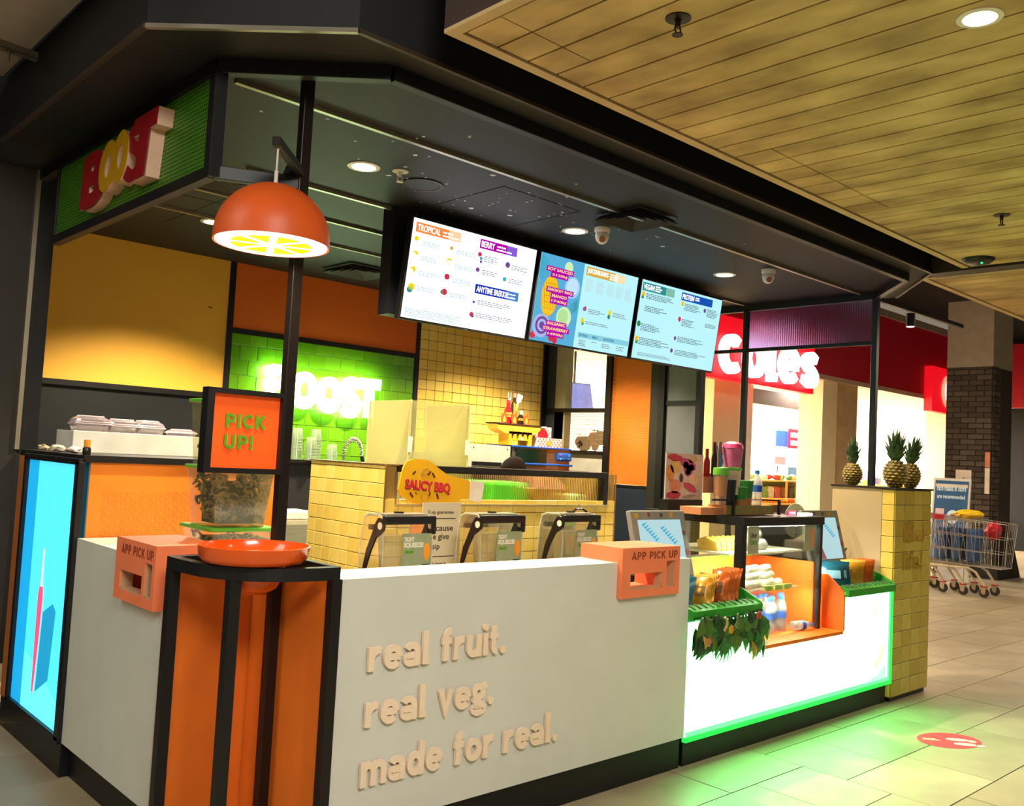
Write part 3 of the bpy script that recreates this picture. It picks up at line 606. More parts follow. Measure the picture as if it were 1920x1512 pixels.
TXT = E('white_text', '#ffffff', 1.3); GREY = E('grey_text', '#8a9aa8', .7); GREYL = E('faint_text', '#c2dbe2', .95); INK = E('ink_text', '#46525e', .5); YEL = E('yellow', '#f0dc10', .95); RED = E('red', '#e03050', .85); PUR = E('purple', '#8a50b0', .7); GRF = E('leaf_green', '#2ba05c', .7); MANGO = E('mango', '#f6c21c', .95); LIL = E('lilac', '#a8bcec', .9); PGR = E('pale_green', '#d0f0b8', .95); PBL = E('powder_blue', '#9cd2f0', .9); MGT = E('peach_text', '#ffc48a', 1.1)
def disc(name, fr, a, b, r_, mat, parent, lift=.0022, sy=1, n=18, th=.0006):
    return MB().prism([fr.p(a+r_*math.cos(2*math.pi*i/n), b+r_*sy*math.sin(2*math.pi*i/n), lift) for i in range(n)], fr.n*th).build(name, mat, parent)
def screen(label, x0, w_, mat):
    o = thing('menu_screen', label, 'screen', (x0+w_/2, 1.5, 2.33), 'menu screens over the counter') if False else thing('menu_screen', label, 'screen', (x0+w_/2, 1.5, 2.33))
    fr = F((x0, 1.482, 2.325), (1, 0, 0), (0, -.082, .6)); h_ = .606
    MB().fbox(fr, 0, w_, 0, h_, -.05, 0).build('housing', BLACK, o, bevel=.003, seg=1)
    f2 = F(fr.p(.011, .014, 0), fr.ux, fr.uy); sc = MB().fbox(f2, 0, w_-.022, 0, h_-.026, .0, .0015).build('display', mat, o)
    rect('maker_badge', fr, w_*.5-.012, w_*.5+.012, .003, .007, GREY, o, .0005)
    return o, sc, f2, w_-.022, h_-.026
def heading(sc, f2, w_, h_, a0, a1, b0, b1, word, tw, m1, m2, sub=True):
    rect('heading_bar', f2, a0*w_, (a0+(a1-a0)*.72)*w_, b0*h_, b1*h_, m1, sc, .0022, .0006); rect('heading_bar', f2, (a0+(a1-a0)*.72)*w_, a1*w_, b0*h_, b1*h_, m2, sc, .0022, .0006)
    text('heading', word, f2, (a0+.012)*w_, (b0+.018)*h_, tw*w_, (b1-b0-.036)*h_, .0005, TXT, sc, lift=.003, offset=.012)
    if sub: text('heading', 'real fruit', f2, (a0+tw+.03)*w_, (b0+.052)*h_, .075*w_, .022*h_, .0005, TXT, sc, lift=.003); text('heading', 'smoothies & crushes', f2, (a0+tw+.03)*w_, (b0+.018)*h_, .13*w_, .022*h_, .0005, TXT, sc, lift=.003)
o, sc, f2, w_, h_ = screen('white menu screen headed TROPICAL, BERRY and ANYTIME BREKKIE', 1.64, 1.02, W1)
heading(sc, f2, w_, h_, .02, .36, .865, .965, 'TROPICAL', .17, ORB, ORF); heading(sc, f2, w_, h_, .515, .83, .865, .965, 'BERRY', .11, MAG, VIO); heading(sc, f2, w_, h_, .525, .895, .385, .485, 'ANYTIME BREKKIE', .265, NAV, SKY, False)
text('heading', 'boost your', f2, .80*w_, .438*h_, .07*w_, .022*h_, .0005, TXT, sc, lift=.003); text('heading', 'breakfast', f2, .80*w_, .404*h_, .07*w_, .022*h_, .0005, TXT, sc, lift=.003)
for a, b, mt, r_ in ((.035, .80, YEL, .016), (.04, .645, YEL, .022), (.04, .49, YEL, .020), (.045, .315, YEL, .024), (.035, .285, TEAL, .020), (.30, .79, GOLD, .013), (.295, .65, YEL, .022), (.295, .49, RED, .020), (.29, .33, RED, .022), (.275, .325, GRF, .014), (.525, .80, RED, .016), (.54, .76, AQUA, .012), (.542, .725, PUR, .010), (.525, .635, PUR, .016), (.765, .76, PUR, .020), (.755, .60, AQUA, .016), (.53, .29, PUR, .010), (.525, .155, RED, .017), (.535, .14, PUR, .012)):
    disc('menu_picture', f2, a*w_, b*h_, r_, mt, sc, sy=.9)
for a, b in ((.03, .64), (.045, .625), (.29, .645), (.305, .64), (.03, .475)): disc('menu_picture', f2, a*w_, b*h_, .011, TXT, sc, .003)
lines('menu_print', f2, [(x*w_, y*h_, .16*w_, 3) for x in (.085, .34) for y in (.79, .64, .49, .335)]+[(.02*w_, .10*h_, .47*w_, 5)], GREYL, sc, .0022, 5)
lines('menu_print', f2, [(.565*w_, .80*h_, .12*w_, 4), (.80*w_, .77*h_, .16*w_, 3), (.565*w_, .645*h_, .15*w_, 3), (.79*w_, .62*h_, .17*w_, 3), (.56*w_, .32*h_, .30*w_, 3), (.56*w_, .18*h_, .36*w_, 3)], GREY, sc, .0022, 6, .005, .011)
o, sc, f2, w_, h_ = screen('menu screen with a blue fruit poster and JUICES/BLENDS heading', 2.685, 1.02, CY)
rect('poster', f2, 0, .42*w_, 0, h_, E('poster_blue', '#5cb6e2', .85), sc, .0018, .0005)
for k in range(9):
    b_ = h_*(.98-k*.028); MB().prism([f2.p(.005, b_, .0026), f2.p(.14-.006*k, b_-.07, .0026), f2.p(.005, b_-.018, .0026)], f2.n*.0004).build('printed_leaf', AQUA, sc)
for k in range(6): MB().prism([f2.p(.40*w_, h_*(.56-k*.022), .0026), f2.p(.31*w_, h_*(.44-k*.022), .0026), f2.p(.40*w_, h_*(.545-k*.022), .0026)], f2.n*.0004).build('printed_leaf', TEAL, sc)
disc('printed_cup', f2, .33*w_, .68*h_, .075, PBL, sc, .003); disc('printed_cup', f2, .33*w_, .69*h_, .058, E('milk_blue', '#c2e4f8', .95), sc, .0036)
mg = disc('printed_mango', f2, .125*w_, .53*h_, .078, MANGO, sc, .004, 1.75, 26)
for k in range(-3, 4):
    rect('mango_score', F(f2.p(.125*w_+k*.026, .53*h_, 0), f2.ux+f2.uy*.25, f2.uy-f2.ux*.25), -.0012, .0012, -.08, .08, E('amber', '#c07a10', .8), sc, .0048, .0004)
    rect('mango_score', F(f2.p(.125*w_, .53*h_+k*.042, 0), f2.ux, f2.uy), -.055, .055, -.0012, .0012, MT['lit_amber'], sc, .0048, .0004)
disc('printed_cup', f2, .285*w_, .32*h_, .072, PGR, sc, .004); disc('printed_cup', f2, .275*w_, .33*h_, .05, E('mint', '#b8e69c', .9), sc, .0046)
disc('printed_cup', f2, .085*w_, .18*h_, .08, LIL, sc, .004)
for r_ in (.06, .042, .024): disc('printed_swirl', f2, .09*w_, .185*h_, r_, (PUR, LIL, PUR)[int((.06-r_)/.018+.5)], sc, .0046+(.06-r_)*.03)
for a, b in ((.02, .06), (.19, .06), (.23, .04)): disc('printed_berry', f2, a*w_, b*h_, .024, RED, sc, .0035)
disc('printed_fruit', f2, .27*w_, .90*h_, .04, PGR, sc, .003)
for a0, b0, w1, rows in ((.07, .745, .24, ('SOY SAUCED', '2120kJ')), (.095, .35+.10, .24, ('SMOKEY BBQ', 'MANGO', '1740kJ')), (.105, .07, .24, ('BALSAMIC', 'STRAWBERRY', '1490kJ'))):
    n_ = len(rows); rh = .062*h_
    for k, t in enumerate(rows):
        bb = b0*h_+(n_-1-k)*rh; tw = w1*w_*(1 if len(t) > 8 else .72 if len(t) > 6 else .6); aa = a0*w_+(w1*w_-tw)/2
        rect('name_tag', f2, aa-.012, aa+tw+.012, bb, bb+rh, MAG, sc, .0056, .0005); text('name_print', t, f2, aa, bb+.008, tw, rh-.015, .0005, MGT, sc, lift=.0064, offset=.03)
heading(sc, f2, w_, h_, .445, .86, .87, .975, 'JUICES/BLENDS', .215, GOLD, E('pale_gold', '#efdcae', 1), False); lines('menu_print', f2, [(.69*w_, .955*h_, .11*w_, 3)], TXT, sc, .003, 4, .009, .016)
rect('extras_band', f2, .45*w_, .995*w_, .125*h_, .19*h_, E('band_cyan', '#8fd8ea', .85), sc, .0022, .0005)
for t, a in (('EXTRAS', .465), ('MILK', .60), ('BOOSTERS', .72)): text('heading', t, f2, a*w_, .143*h_, .014*len(t)*w_, .028*h_, .0005, E('steel_blue_text', '#3a8aac', .6), sc, lift=.003, offset=.02)
lines('menu_print', f2, [(x*w_, .83*h_, .08*w_, 9) for x in (.46, .57, .68, .78, .88)], GREYL, sc, .0022, 7)
lines('menu_print', f2, [(.52*w_, .48*h_, .17*w_, 3), (.78*w_, .50*h_, .16*w_, 3), (.51*w_, .33*h_, .26*w_, 2), (.47*w_, .10*h_, .09*w_, 4), (.60*w_, .10*h_, .07*w_, 1), (.71*w_, .10*h_, .12*w_, 3), (.87*w_, .10*h_, .09*w_, 3)], GREY, sc, .0022, 8, .005, .012)
for a, b, mt, r_ in ((.485, .475, RED, .014), (.475, .47, SKY, .012), (.745, .49, YEL, .016), (.74, .44, GRF, .014), (.475, .33, YEL, .017), (.48, .30, GRF, .012)): disc('menu_picture', f2, a*w_, b*h_, r_, mt, sc, sy=1.2)
o, sc, f2, w_, h_ = screen('pale cyan menu screen headed VEGAN and PROTEIN', 3.735, 1.04, CY)
heading(sc, f2, w_, h_, .01, .385, .865, .97, 'VEGAN', .12, TEAL, GRN2, False); heading(sc, f2, w_, h_, .475, .875, .865, .97, 'PROTEIN', .145, E('cobalt', '#1a5cc8', .75), MT['lit_cobalt'], False)
lines('menu_print', f2, [(.155*w_, .955*h_, .08*w_, 3), (.65*w_, .945*h_, .07*w_, 2)], TXT, sc, .003, 14, .009, .016)
lines('menu_print', f2, [(.065*w_, .84*h_, .36*w_, 4), (.065*w_, .68*h_, .26*w_, 4), (.05*w_, .45*h_, .24*w_, 5), (.05*w_, .27*h_, .38*w_, 5), (.53*w_, .83*h_, .20*w_, 5), (.82*w_, .83*h_, .16*w_, 6), (.52*w_, .62*h_, .18*w_, 5), (.82*w_, .63*h_, .15*w_, 3), (.50*w_, .38*h_, .34*w_, 4), (.49*w_, .20*h_, .40*w_, 4)], INK, sc, .0022, 9, .0045, .0115)
lines('menu_print', f2, [(.06*w_, .08*h_, .40*w_, 3)], GREY, sc, .0022, 10, .004, .009)
for a, b, mt, r_ in ((.03, .82, MANGO, .018), (.025, .785, GRF, .014), (.025, .44, GRF, .02), (.025, .25, MANGO, .02), (.03, .21, GRF, .014), (.50, .82, MANGO, .017), (.79, .80, PUR, .016), (.49, .61, RED, .018), (.47, .35, PUR, .015), (.45, .18, PUR, .016)): disc('menu_picture', f2, a*w_, b*h_, r_, mt, sc, sy=1.1)

# ================================================================ ceiling fittings
def downlight(label, x, y, z=3.0, e=230, r_=.062, col='#ffe2b4', light=True, group='recessed downlights in the kiosk ceiling'):
    o = thing('downlight', label, 'downlight', (x, y, z), group)
    MB().lathe([(r_*1.35, -.004), (r_*1.35, .0), (r_, .0), (r_, -.006)], (x, y, z), 28, ring=True).build('rim', M('white_rim', '#e8e2d4', .5), o)
    MB().lathe([(0, -.003), (r_, -.003), (r_, .0), (0, .0)], (x, y, z), 28).build('lens', M('downlight_lens', '#fff4dc', .5, emit=9, ecol='#ffeccc'), o)
    if light: spot_light('downlight_beam', (x, y, z-.02), e, angle=125, parent=o)
    return o
DL = 'round recessed downlight glowing in the black kiosk ceiling'
for x, y in ((1.08, 1.08), (2.67, 1.085), (4.27, 1.05)): downlight('bright recessed downlight in front of the menu screens', x, y, group='downlights in front of the menu screens')
for x, y in ((1.11, 2.88), (2.75, 2.95), (4.35, 2.9)): downlight('recessed downlight between the menu screens and the coloured back wall', x, y, e=330, group='downlights behind the menu screens')
downlight('large white downlight set in the timber plank ceiling', 1.46, -1.765, 2.998, 40, .05, group='plank ceiling downlights')
def sprinkler(label, x, y, z=3.0, mat=None):
    o = thing('sprinkler_head', label, 'sprinkler', (x, y, z-.05)); mat = mat or ALU
    MB().lathe([(.042, -.004), (.042, 0), (.012, 0), (.012, -.006)], (x, y, z), 20, ring=True).build('escutcheon', mat, o)
    MB().tube([(x, y, z), (x, y, z-.03)], .009, 8).tube([(x-.012, y, z-.028), (x-.016, y, z-.045), (x, y, z-.055)], .003, 6).tube([(x+.012, y, z-.028), (x+.016, y, z-.045), (x, y, z-.055)], .003, 6).build('yoke', mat, o)
    MB().lathe([(0, -.058), (.018, -.058), (.018, -.055), (0, -.055)], (x, y, z), 12).build('deflector', mat, o)
sprinkler('white fire sprinkler between the downlight and round ceiling speaker', 1.245, .99, mat=M('sprinkler_white', '#d0c8b8', .5))
BRZ = M('bronze_metal', '#3a2a1a', .4, .6)
sprinkler('bronze sprinkler in the nearest corner of the plank ceiling', .855, -1.06, 2.998, BRZ); sprinkler('small bronze sprinkler near the far end of the plank ceiling', 3.755, -1.05, 2.998, BRZ)
sp_ = thing('ceiling_speaker', 'round dark flush ceiling speaker by the menu screens', 'speaker', (1.46, 1.085, 3.0))
MB().lathe([(.115, -.006), (.115, 0), (.098, 0), (.098, -.006)], (1.46, 1.085, 3.0), 32, ring=True).build('rim', M('speaker_rim', '#1e2124', .5), sp_)
MB().lathe([(0, -.004), (.098, -.004), (.098, 0), (0, 0)], (1.46, 1.085, 3.0), 32).build('grille', M('speaker_grille', '#3a4450', .6, bump=.4, bscale=300), sp_)
def camera_dome(label, x, y):
    o = thing('security_camera', label, 'camera', (x, y, 2.9)); CWm = M('camera_white', '#d8d4d0', .4)
    MB().lathe([(0, 0), (.05, 0), (.05, -.022), (.044, -.03), (0, -.03)], (x, y, 3.0), 24).build('base', CWm, o, smooth=True)
    MB().ball((x, y, 2.948), .043, 20, 11, (1, 1, 1.15)).build('head', CWm, o, smooth=True)
    MB().lathe([(0, .036), (.019, .036), (.019, .046), (0, .046)], (x-.004, y, 2.944), 16, axis=(-.55, -.62, -.55)).build('lens_ring', M('lens_orange', '#8a4a30', .3), o)
    return o
camera_dome('white dome security camera hanging beside the square ceiling vent', 2.72, .90); camera_dome('white dome security camera at the end of the ceiling past the last downlight', 4.30, .70)
def vent(label, x, y, s, mat, nest=4, z=3.0):
    o = thing('ceiling_vent', label, 'vent', (x, y, z-.05))
    for k in range(nest):
        a = s/2*(1-k/nest); b = a-s/2/nest*.55; zz = z-.03+.006*k; m = MB()
        for q in range(4):
            rot = Matrix.Rotation(q*math.pi/2, 3, 'Z'); P = [rot @ Vector((-a, -a, -.008)), rot @ Vector((a, -a, -.008)), rot @ Vector((b, -b, .016)), rot @ Vector((-b, -b, .016))]
            m.prism([p+Vector((x, y, zz)) for p in P], (0, 0, .003))
        m.build('louvre_ring', mat, o)
    bx('plate', x-s/2, x+s/2, y-s/2, y+s/2, z-.004, z, mat, o)
    return o
VM = M('vent_black', '#15171a', .5)
vent('square black ceiling vent beside the dome camera', 2.62, .55, .34, VM)
vent('square dark ceiling vent near the burnt orange wall panel', 2.55, 3.35, .42, M('vent_olive', '#2c2a20', .5))
vg = thing('vent_grille', 'small rectangular slatted grille behind the fascia sign', 'vent', (.72, 1.98, 2.99))
bx('frame', .60, .86, 1.86, 2.10, 2.992, 3.0, DARK, vg)
for k in range(9): bx('slat', .615, .845, 1.875+k*.025, 1.883+k*.025, 2.982, 2.992, M('slat_grey', '#4a463c', .5), vg)
em = thing('emergency_light', 'black emergency light with green indicator at the plank ceiling edge', 'emergency light', (4.72, -.58, 2.96))
MB().lathe([(0, -.03), (.07, -.03), (.095, -.012), (.10, 0), (0, 0)], (4.72, -.58, 2.998), 28).build('body', BLACK, em, smooth=True); MB().ball((4.70, -.61, 2.965), .007, 8, 5).build('indicator', M('green_led', '#20ff60', .4, emit=3, ecol='#18f058'), em)
tl = thing('track_spotlight', 'black cylinder spotlight on the track beyond the reeded pane', 'spotlight', (6.15, .46, 2.85))
MB().lathe([(0, 2.82), (.035, 2.82), (.035, 2.93), (0, 2.93)], (6.12, .46, 0), 18).build('can', BLACK, tl); MB().lathe([(0, 2.817), (.03, 2.817), (.03, 2.82), (0, 2.82)], (6.12, .46, 0), 18).build('lens', M('spot_lens', '#ffe8d8', .4, emit=4, ecol='#ffe4d0'), tl)
# ================================================================ tiled wall of the blender station
tw_ = thing('tiled_station', 'yellow tiled wall of the blender station with a long reeded window', 'counter', (2.3, 1.3, 0))
CORE = M('brown_grout_core', '#a5813c', .8)
m = MB().box(1.425, 1.49, 1.207, 1.28, 0, 1.475).box(3.225, 3.298, 1.207, 1.28, 0, 1.475).box(1.49, 3.225, 1.207, 1.28, 0, 1.262).box(1.425, 1.49, 1.28, 1.97, 0, 1.475).box(3.225, 3.298, 1.28, 1.72, 0, 1.475)
m.build('core', CORE, tw_)
tiles(tw_, F((1.417, 1.207, .75), (1, 0, 0), (0, 0, 1)), 0, 1.888, 0, .727, .0945, .0785, YT, gap=.0035, depth=.007, cut=lambda a, b, c, d: c > .51 and b > .075 and a < 1.80)
tiles(tw_, F((1.425, 1.975, .75), (0, -1, 0), (0, 0, 1)), 0, .775, 0, .727, .0885, .0785, YT, gap=.0035, depth=.007)
BRS = M('brass_trim', '#9a7a48', .35, .7)
bar('corner_trim', (1.416, 1.199, .75), (1.416, 1.199, 1.48), .009, BRS, tw_); bar('corner_trim', (3.304, 1.199, .75), (3.304, 1.199, 1.48), .009, BRS, tw_)
bx('cap', 1.412, 1.50, 1.195, 1.98, 1.477, 1.484, BRS, tw_); bx('cap', 1.50, 3.308, 1.26, 1.30, 1.477, 1.484, M('steel_cap', '#b8b0a0', .3, .8), tw_)
bx('window_head', 1.49, 3.225, 1.196, 1.26, 1.445, 1.484, BLACK, tw_); bx('window_jamb', 3.185, 3.225, 1.196, 1.26, 1.27, 1.445, BLACK, tw_); bx('window_sill', 1.48, 3.235, 1.192, 1.26, 1.262, 1.272, M('pale_steel', '#d8cca8', .3, .8), tw_); bx('window_jamb', 1.482, 1.492, 1.194, 1.26, 1.262, 1.445, ALU, tw_)
MB().box(1.492, 3.185, 1.222, 1.228, 1.272, 1.445).build('reeded_pane', ribbed('reeded_glass', '#eef2dc', 'X', .016, .10), tw_)
bx('inner_bench', 1.49, 3.225, 1.30, 1.72, 1.20, 1.235, STEEL, tw_); bx('bench_panel', 1.49, 3.225, 1.70, 1.72, 0, 1.20, WHITE, tw_)
tag(bx('green_tub', 2.33, 2.62, 1.36, 1.62, 1.235, 1.40, M('bright_green_plastic', '#5fd62c', .4, noise=.04), bevel=.02), 'bright green plastic tub seen through the reeded window', 'tub')
cart = thing('amber_carton', 'amber cardboard carton seen through the reeded window', 'carton', (2.82, 1.48, 1.235)); AMB = M('amber_card', '#c08a2c', .7)
bx('body', 2.68, 2.98, 1.36, 1.60, 1.235, 1.36, AMB, cart); MB().prism([(2.68, 1.36, 1.36), (2.98, 1.36, 1.36), (2.93, 1.48, 1.45), (2.74, 1.48, 1.45)], (0, .006, 0)).build('flap', M('brown_card', '#7a4e20', .7), cart)
tag(bx('white_packet', 3.04, 3.15, 1.36, 1.50, 1.235, 1.33, M('pale_lime_card', '#dcec9c', .6), bevel=.01), 'pale lime packet at the end of the reeded window', 'packet')
# acrylic guard
ag = thing('acrylic_screen', 'hazy clear acrylic box screen standing behind the tiled wall', 'screen guard', (1.92, 1.6, 1.235))
HZ = clear('hazy_acrylic', '#f8f6e0', .3, .15, .30, '#f4f0b0')
for x0, x1, y0, y1 in ((1.705, 2.15, 1.40, 1.404), (1.705, 1.709, 1.404, 1.82), (2.146, 2.15, 1.404, 1.82)): MB().box(x0, x1, y0, y1, 1.235, 1.855).build('panel', HZ, ag)
for x_, y_ in ((1.705, 1.40), (2.148, 1.40), (1.706, 1.82)): MB().box(x_-.005, x_+.005, y_-.005, y_+.005, 1.235, 1.857).build('edge_strip', clear('acrylic_edge', '#fffbe0', .4, .1, .6, '#f4eec0'), ag)
for x_, z_ in ((1.71, 1.60), (2.14, 1.60)): bx('clip', x_-.011, x_+.011, 1.388, 1.40, z_-.045, z_+.045, M('clip_ivory', '#efe8cc', .5), ag)
tag(bx('plastic_lid_box', 1.80, 2.10, 1.48, 1.72, 1.52, 1.56, clear('milky_plastic', '#ffffff', .3, .2, .6)), 'milky plastic tray inside the hazy acrylic box screen', 'tray')
tag(bx('tray_stand', 1.85, 2.05, 1.52, 1.70, 1.235, 1.52, M('cream_plastic', '#d8d4a0', .5)), 'cream block under the milky tray in the acrylic screen', 'block')
# ---------------------------------------------------------------- blenders
BLK2 = M('matte_black_plastic', '#0f0f12', .35)
def blender(label, x0, y0=.60, z0=.82):
    W_, D_, Hh = .282, .18, .44
    o = thing('blender', label, 'blender', (x0+W_/2, y0+D_/2, z0), 'three blenders in front of the yellow tiles')
    bx('base', x0+.01, x0+W_-.01, y0, y0+D_+.02, z0, z0+.16, BLK2, o, bevel=.012)
    # clear sound enclosure with a rounded back-top
    prof = [(0, .16), (0, .30), (.012, .41), (.03, .436), (.06, Hh), (.13, Hh), (.165, .425), (D_, .36), (D_+.012, .16)]
    m = MB(); pts = [Vector((x0, y0+a, z0+b)) for a, b in prof]; pts2 = [p+Vector((W_, 0, 0)) for p in pts]; n_ = len(pts)
    m.add(pts+pts2, [(i, i+1, n_+i+1, n_+i) for i in range(n_-1)]+[tuple(reversed(range(n_))), tuple(range(n_, 2*n_))]); m.build('sound_enclosure', PLASTIC, o, smooth=False)
    for xx in (x0, x0+W_): MB().tube([(xx, y0+a, z0+b) for a, b in prof], .0035, 6).build('enclosure_edge', clear('plastic_edge', '#f8f6ea', .5, .1, .45), o)
    for xx, nm in ((x0-.008, 'arm'), (x0+W_, 'arm')):
        P = [(.150, .17), (.128, .17), (.088, .27), (.05, .335), (.02, .352), (-.008, .372), (-.012, .405), (.012, .425), (.042, .425), (.062, .40), (.085, .35), (.125, .27)]
        a_ = MB().prism([(xx, y0+a, z0+b) for a, b in P], (.008, 0, 0)).build(nm, BLK2, o)
        MB().lathe([(0, -.001), (.017, -.001), (.017, .011), (0, .011)], (xx-.001, y0+.022, z0+.39), 20, axis=(1, 0, 0)).build('pivot_cap', M('ivory_pivot', '#e4dcc0', .5), a_)
    bx('handle_bar', x0-.008, x0+W_+.008, y0-.018, y0+.012, z0+.398, z0+.438, BLK2, o, bevel=.008); bx('handle_end', x0+W_-.012, x0+W_+.008, y0-.018, y0+.006, z0+.35, z0+.412, BLK2, o, bevel=.007)
    bx('top_plate', x0+.02, x0+W_-.02, y0+.02, y0+.11, z0+Hh, z0+Hh+.004, M('smoked_lid', '#b8b0a4', .2, .3), o); bx('latch', x0+.11, x0+.15, y0+.06, y0+.085, z0+Hh+.004, z0+Hh+.012, BLK2, o); bx('hinge_pad', x0+.04, x0+.10, y0+.16, y0+.185, z0+.36, z0+.385, M('olive_pad', '#4a4a34', .5), o)
    # jug inside
    j = MB().lathe([(0, 0), (.055, 0), (.062, .02), (.075, .17), (.075, .172), (0, .172)], (x0+W_*.46, y0+.10, z0+.165), 20).build('jug', clear('jug_plastic', '#f6f4e4', .3, .1, .25, '#ece4c0'), o, smooth=True)
    MB().tube([(x0+W_*.46+.072, y0+.10, z0+.32), (x0+W_*.46+.115, y0+.09, z0+.31), (x0+W_*.46+.115, y0+.09, z0+.22), (x0+W_*.46+.07, y0+.10, z0+.20)], .008, 8).build('jug_handle', MT['jug_plastic'], o)
    # card on the door
    fr = F((x0+.098, y0-.004, z0+.165), (1, 0, 0), (0, 0, 1)); CARD = M('sage_card', '#8f9a78', .6, noise=.1, nscale=20)
    cd = MB().prism([fr.p(*q) for q in ((0, 0), (.178, 0), (.178, .15), (.168, .165), (.174, .19), (.004, .19), (.0, .165), (.012, .15))], fr.n*.001).build('door_card', CARD, o)
    DK = M('card_green', '#3c6a2a', .6); PL = M('card_white', '#e8e4d0', .6)
    text('card_print', 'TIGHT', fr, .014, .152, .06, .022, .0006, PL, cd, lift=.0012, offset=.03); text('card_print', 'SQUEEZE!', fr, .014, .122, .115, .027, .0006, PL, cd, lift=.0012, offset=.04)
    rect('card_print', fr, .020, .075, .096, .116, M('card_lime', '#7ca84a', .6), cd, .0012); text('card_print', 'WHY WAIT?', fr, .026, .100, .046, .010, .0004, DK, cd, lift=.0024)
    MB().prism([fr.p(.150+.019*math.cos(t*.42), .105+.042*math.sin(t*.42), .0012) for t in range(15)], fr.n*.001).build('card_print', M('juice_orange', '#f09a1c', .5), cd)
    MB().tube([fr.p(.125, .03, .002), fr.p(.125, .045, .002), fr.p(.165, .045, .002), fr.p(.165, .03, .002)], .0025, 5).build('card_print', BLK2, cd)
    return o
BLB = 'covered blender with a TIGHT SQUEEZE! card, '
blender(BLB+'beside the 2 sip guarantee sign', 1.0); blender(BLB+'middle of the three', 1.59); blender(BLB+'next to the coral order box', 2.18)
mt_ = thing('metal_clip', 'small shiny clip lying on top of the blender next to the order box', 'clip', (2.36, .66, 1.265)); MB().tube([(2.31, .65, 1.27), (2.34, .66, 1.285), (2.39, .66, 1.285), (2.42, .65, 1.27)], .006, 6).build('wire', M('dark_chrome', '#2a2a2c', .25, .8), mt_); MB().tube([(2.37, .66, 1.285), (2.365, .665, 1.31)], .004, 6).build('pin', ALU, mt_)
# 2 sip guarantee sign and the bottle-shaped promo board
sg2 = thing('sip_guarantee_sign', 'upright cream 2 sip guarantee sign behind the blenders', 'sign', (1.64, .98, .82)); fr = F((1.505, .975, .82), (1, 0, 0), (0, 0, 1)); BR = M('brown_print', '#3c2c14', .6)
bd = MB().fbox(fr, 0, .262, 0, .475, -.004, 0).build('board', M('cream_card', '#f2e0b8', .6, noise=.02), sg2)
for body, a, b, w_, h_ in (('2 sip guarantee', .035, .41, .175, .024), ('because', .040, .325, .170, .032), ('we give', .040, .270, .145, .040), ('2 sip', .040, .220, .085, .040), ("don't love it,", .035, .140, .145, .022), ("we'll replace it!", .035, .095, .170, .026)):
    text('print', body, fr, a, b, w_, h_, .0006, BR, bd, lift=.0006, offset=.012)
for b in (.388, .188): rect('rule', fr, .035, .225, b, b+.004, BR, bd, .0006)
sb = thing('saucy_sign', 'yellow sauce-bottle shaped SAUCY BBQ board with white cap', 'sign', (1.78, 1.17, 1.28)); fr = F((1.472, 1.166, 1.278), (1, 0, 0), (0, 0, 1))
out = [(0, .075), (.01, .045), (.09, .004), (.16, -.004), (.40, -.004), (.44, .02), (.46, .028), (.50, .022), (.505, .125), (.485, .135), (.455, .14), (.34, .158), (.27, .195), (.21, .232), (.15, .242), (.09, .240), (.045, .225), (.025, .19)]
MB().prism([fr.p(*q) for q in out], fr.n*.008).build('board', M('mustard_card', '#f2b508', .5, noise=.02), sb)
MB().prism([fr.p(*q) for q in ((.505, .02), (.575, .006), (.598, .016), (.612, .105), (.600, .125), (.508, .132))], fr.n*.009).build('cap', M('bottle_cap_white', '#efe4d0', .5), sb)
text('lettering', 'SAUCY BBQ', fr, .044, .064, .315, .068, .001, M('maroon_shade', '#5a0c14', .5), sb, lift=.008, offset=.055, skew=-.06); text('lettering', 'SAUCY BBQ', fr, .048, .069, .307, .062, .001, M('sauce_red', '#e0283c', .5), sb, lift=.0092, offset=.03, skew=-.06)
for a, b, w_, r_ in ((.10, .165, .012, -.8), (.235, .155, .014, .7), (.205, .165, .012, -.7), (.09, .045, .014, .7), (.215, .05, .010, -.4), (.27, .04, .014, .4), (.12, .055, .007, .5)):
    f3 = F(fr.p(a, b, 0), fr.ux*math.cos(r_)+fr.uy*math.sin(r_), fr.uy*math.cos(r_)-fr.ux*math.sin(r_)); rect('splash', f3, -w_*.4, w_*.4, -w_*1.2, w_*1.2, M('maroon_shade'), sb, .0082)
m = MB(); m.tube([fr.p(.185+.028*math.cos(t*.35-.2), .055+.05*math.sin(t*.35-.2)*(-1 if t < 9 else -1), .0085) for t in range(10)], .0012, 5); m.tube([fr.p(.145, .155, .0085), fr.p(.165, .185, .0085), fr.p(.19, .19, .0085), fr.p(.215, .168, .0085), fr.p(.15, .150, .0085)], .0013, 5); m.build('doodle', M('brown_print'), sb)

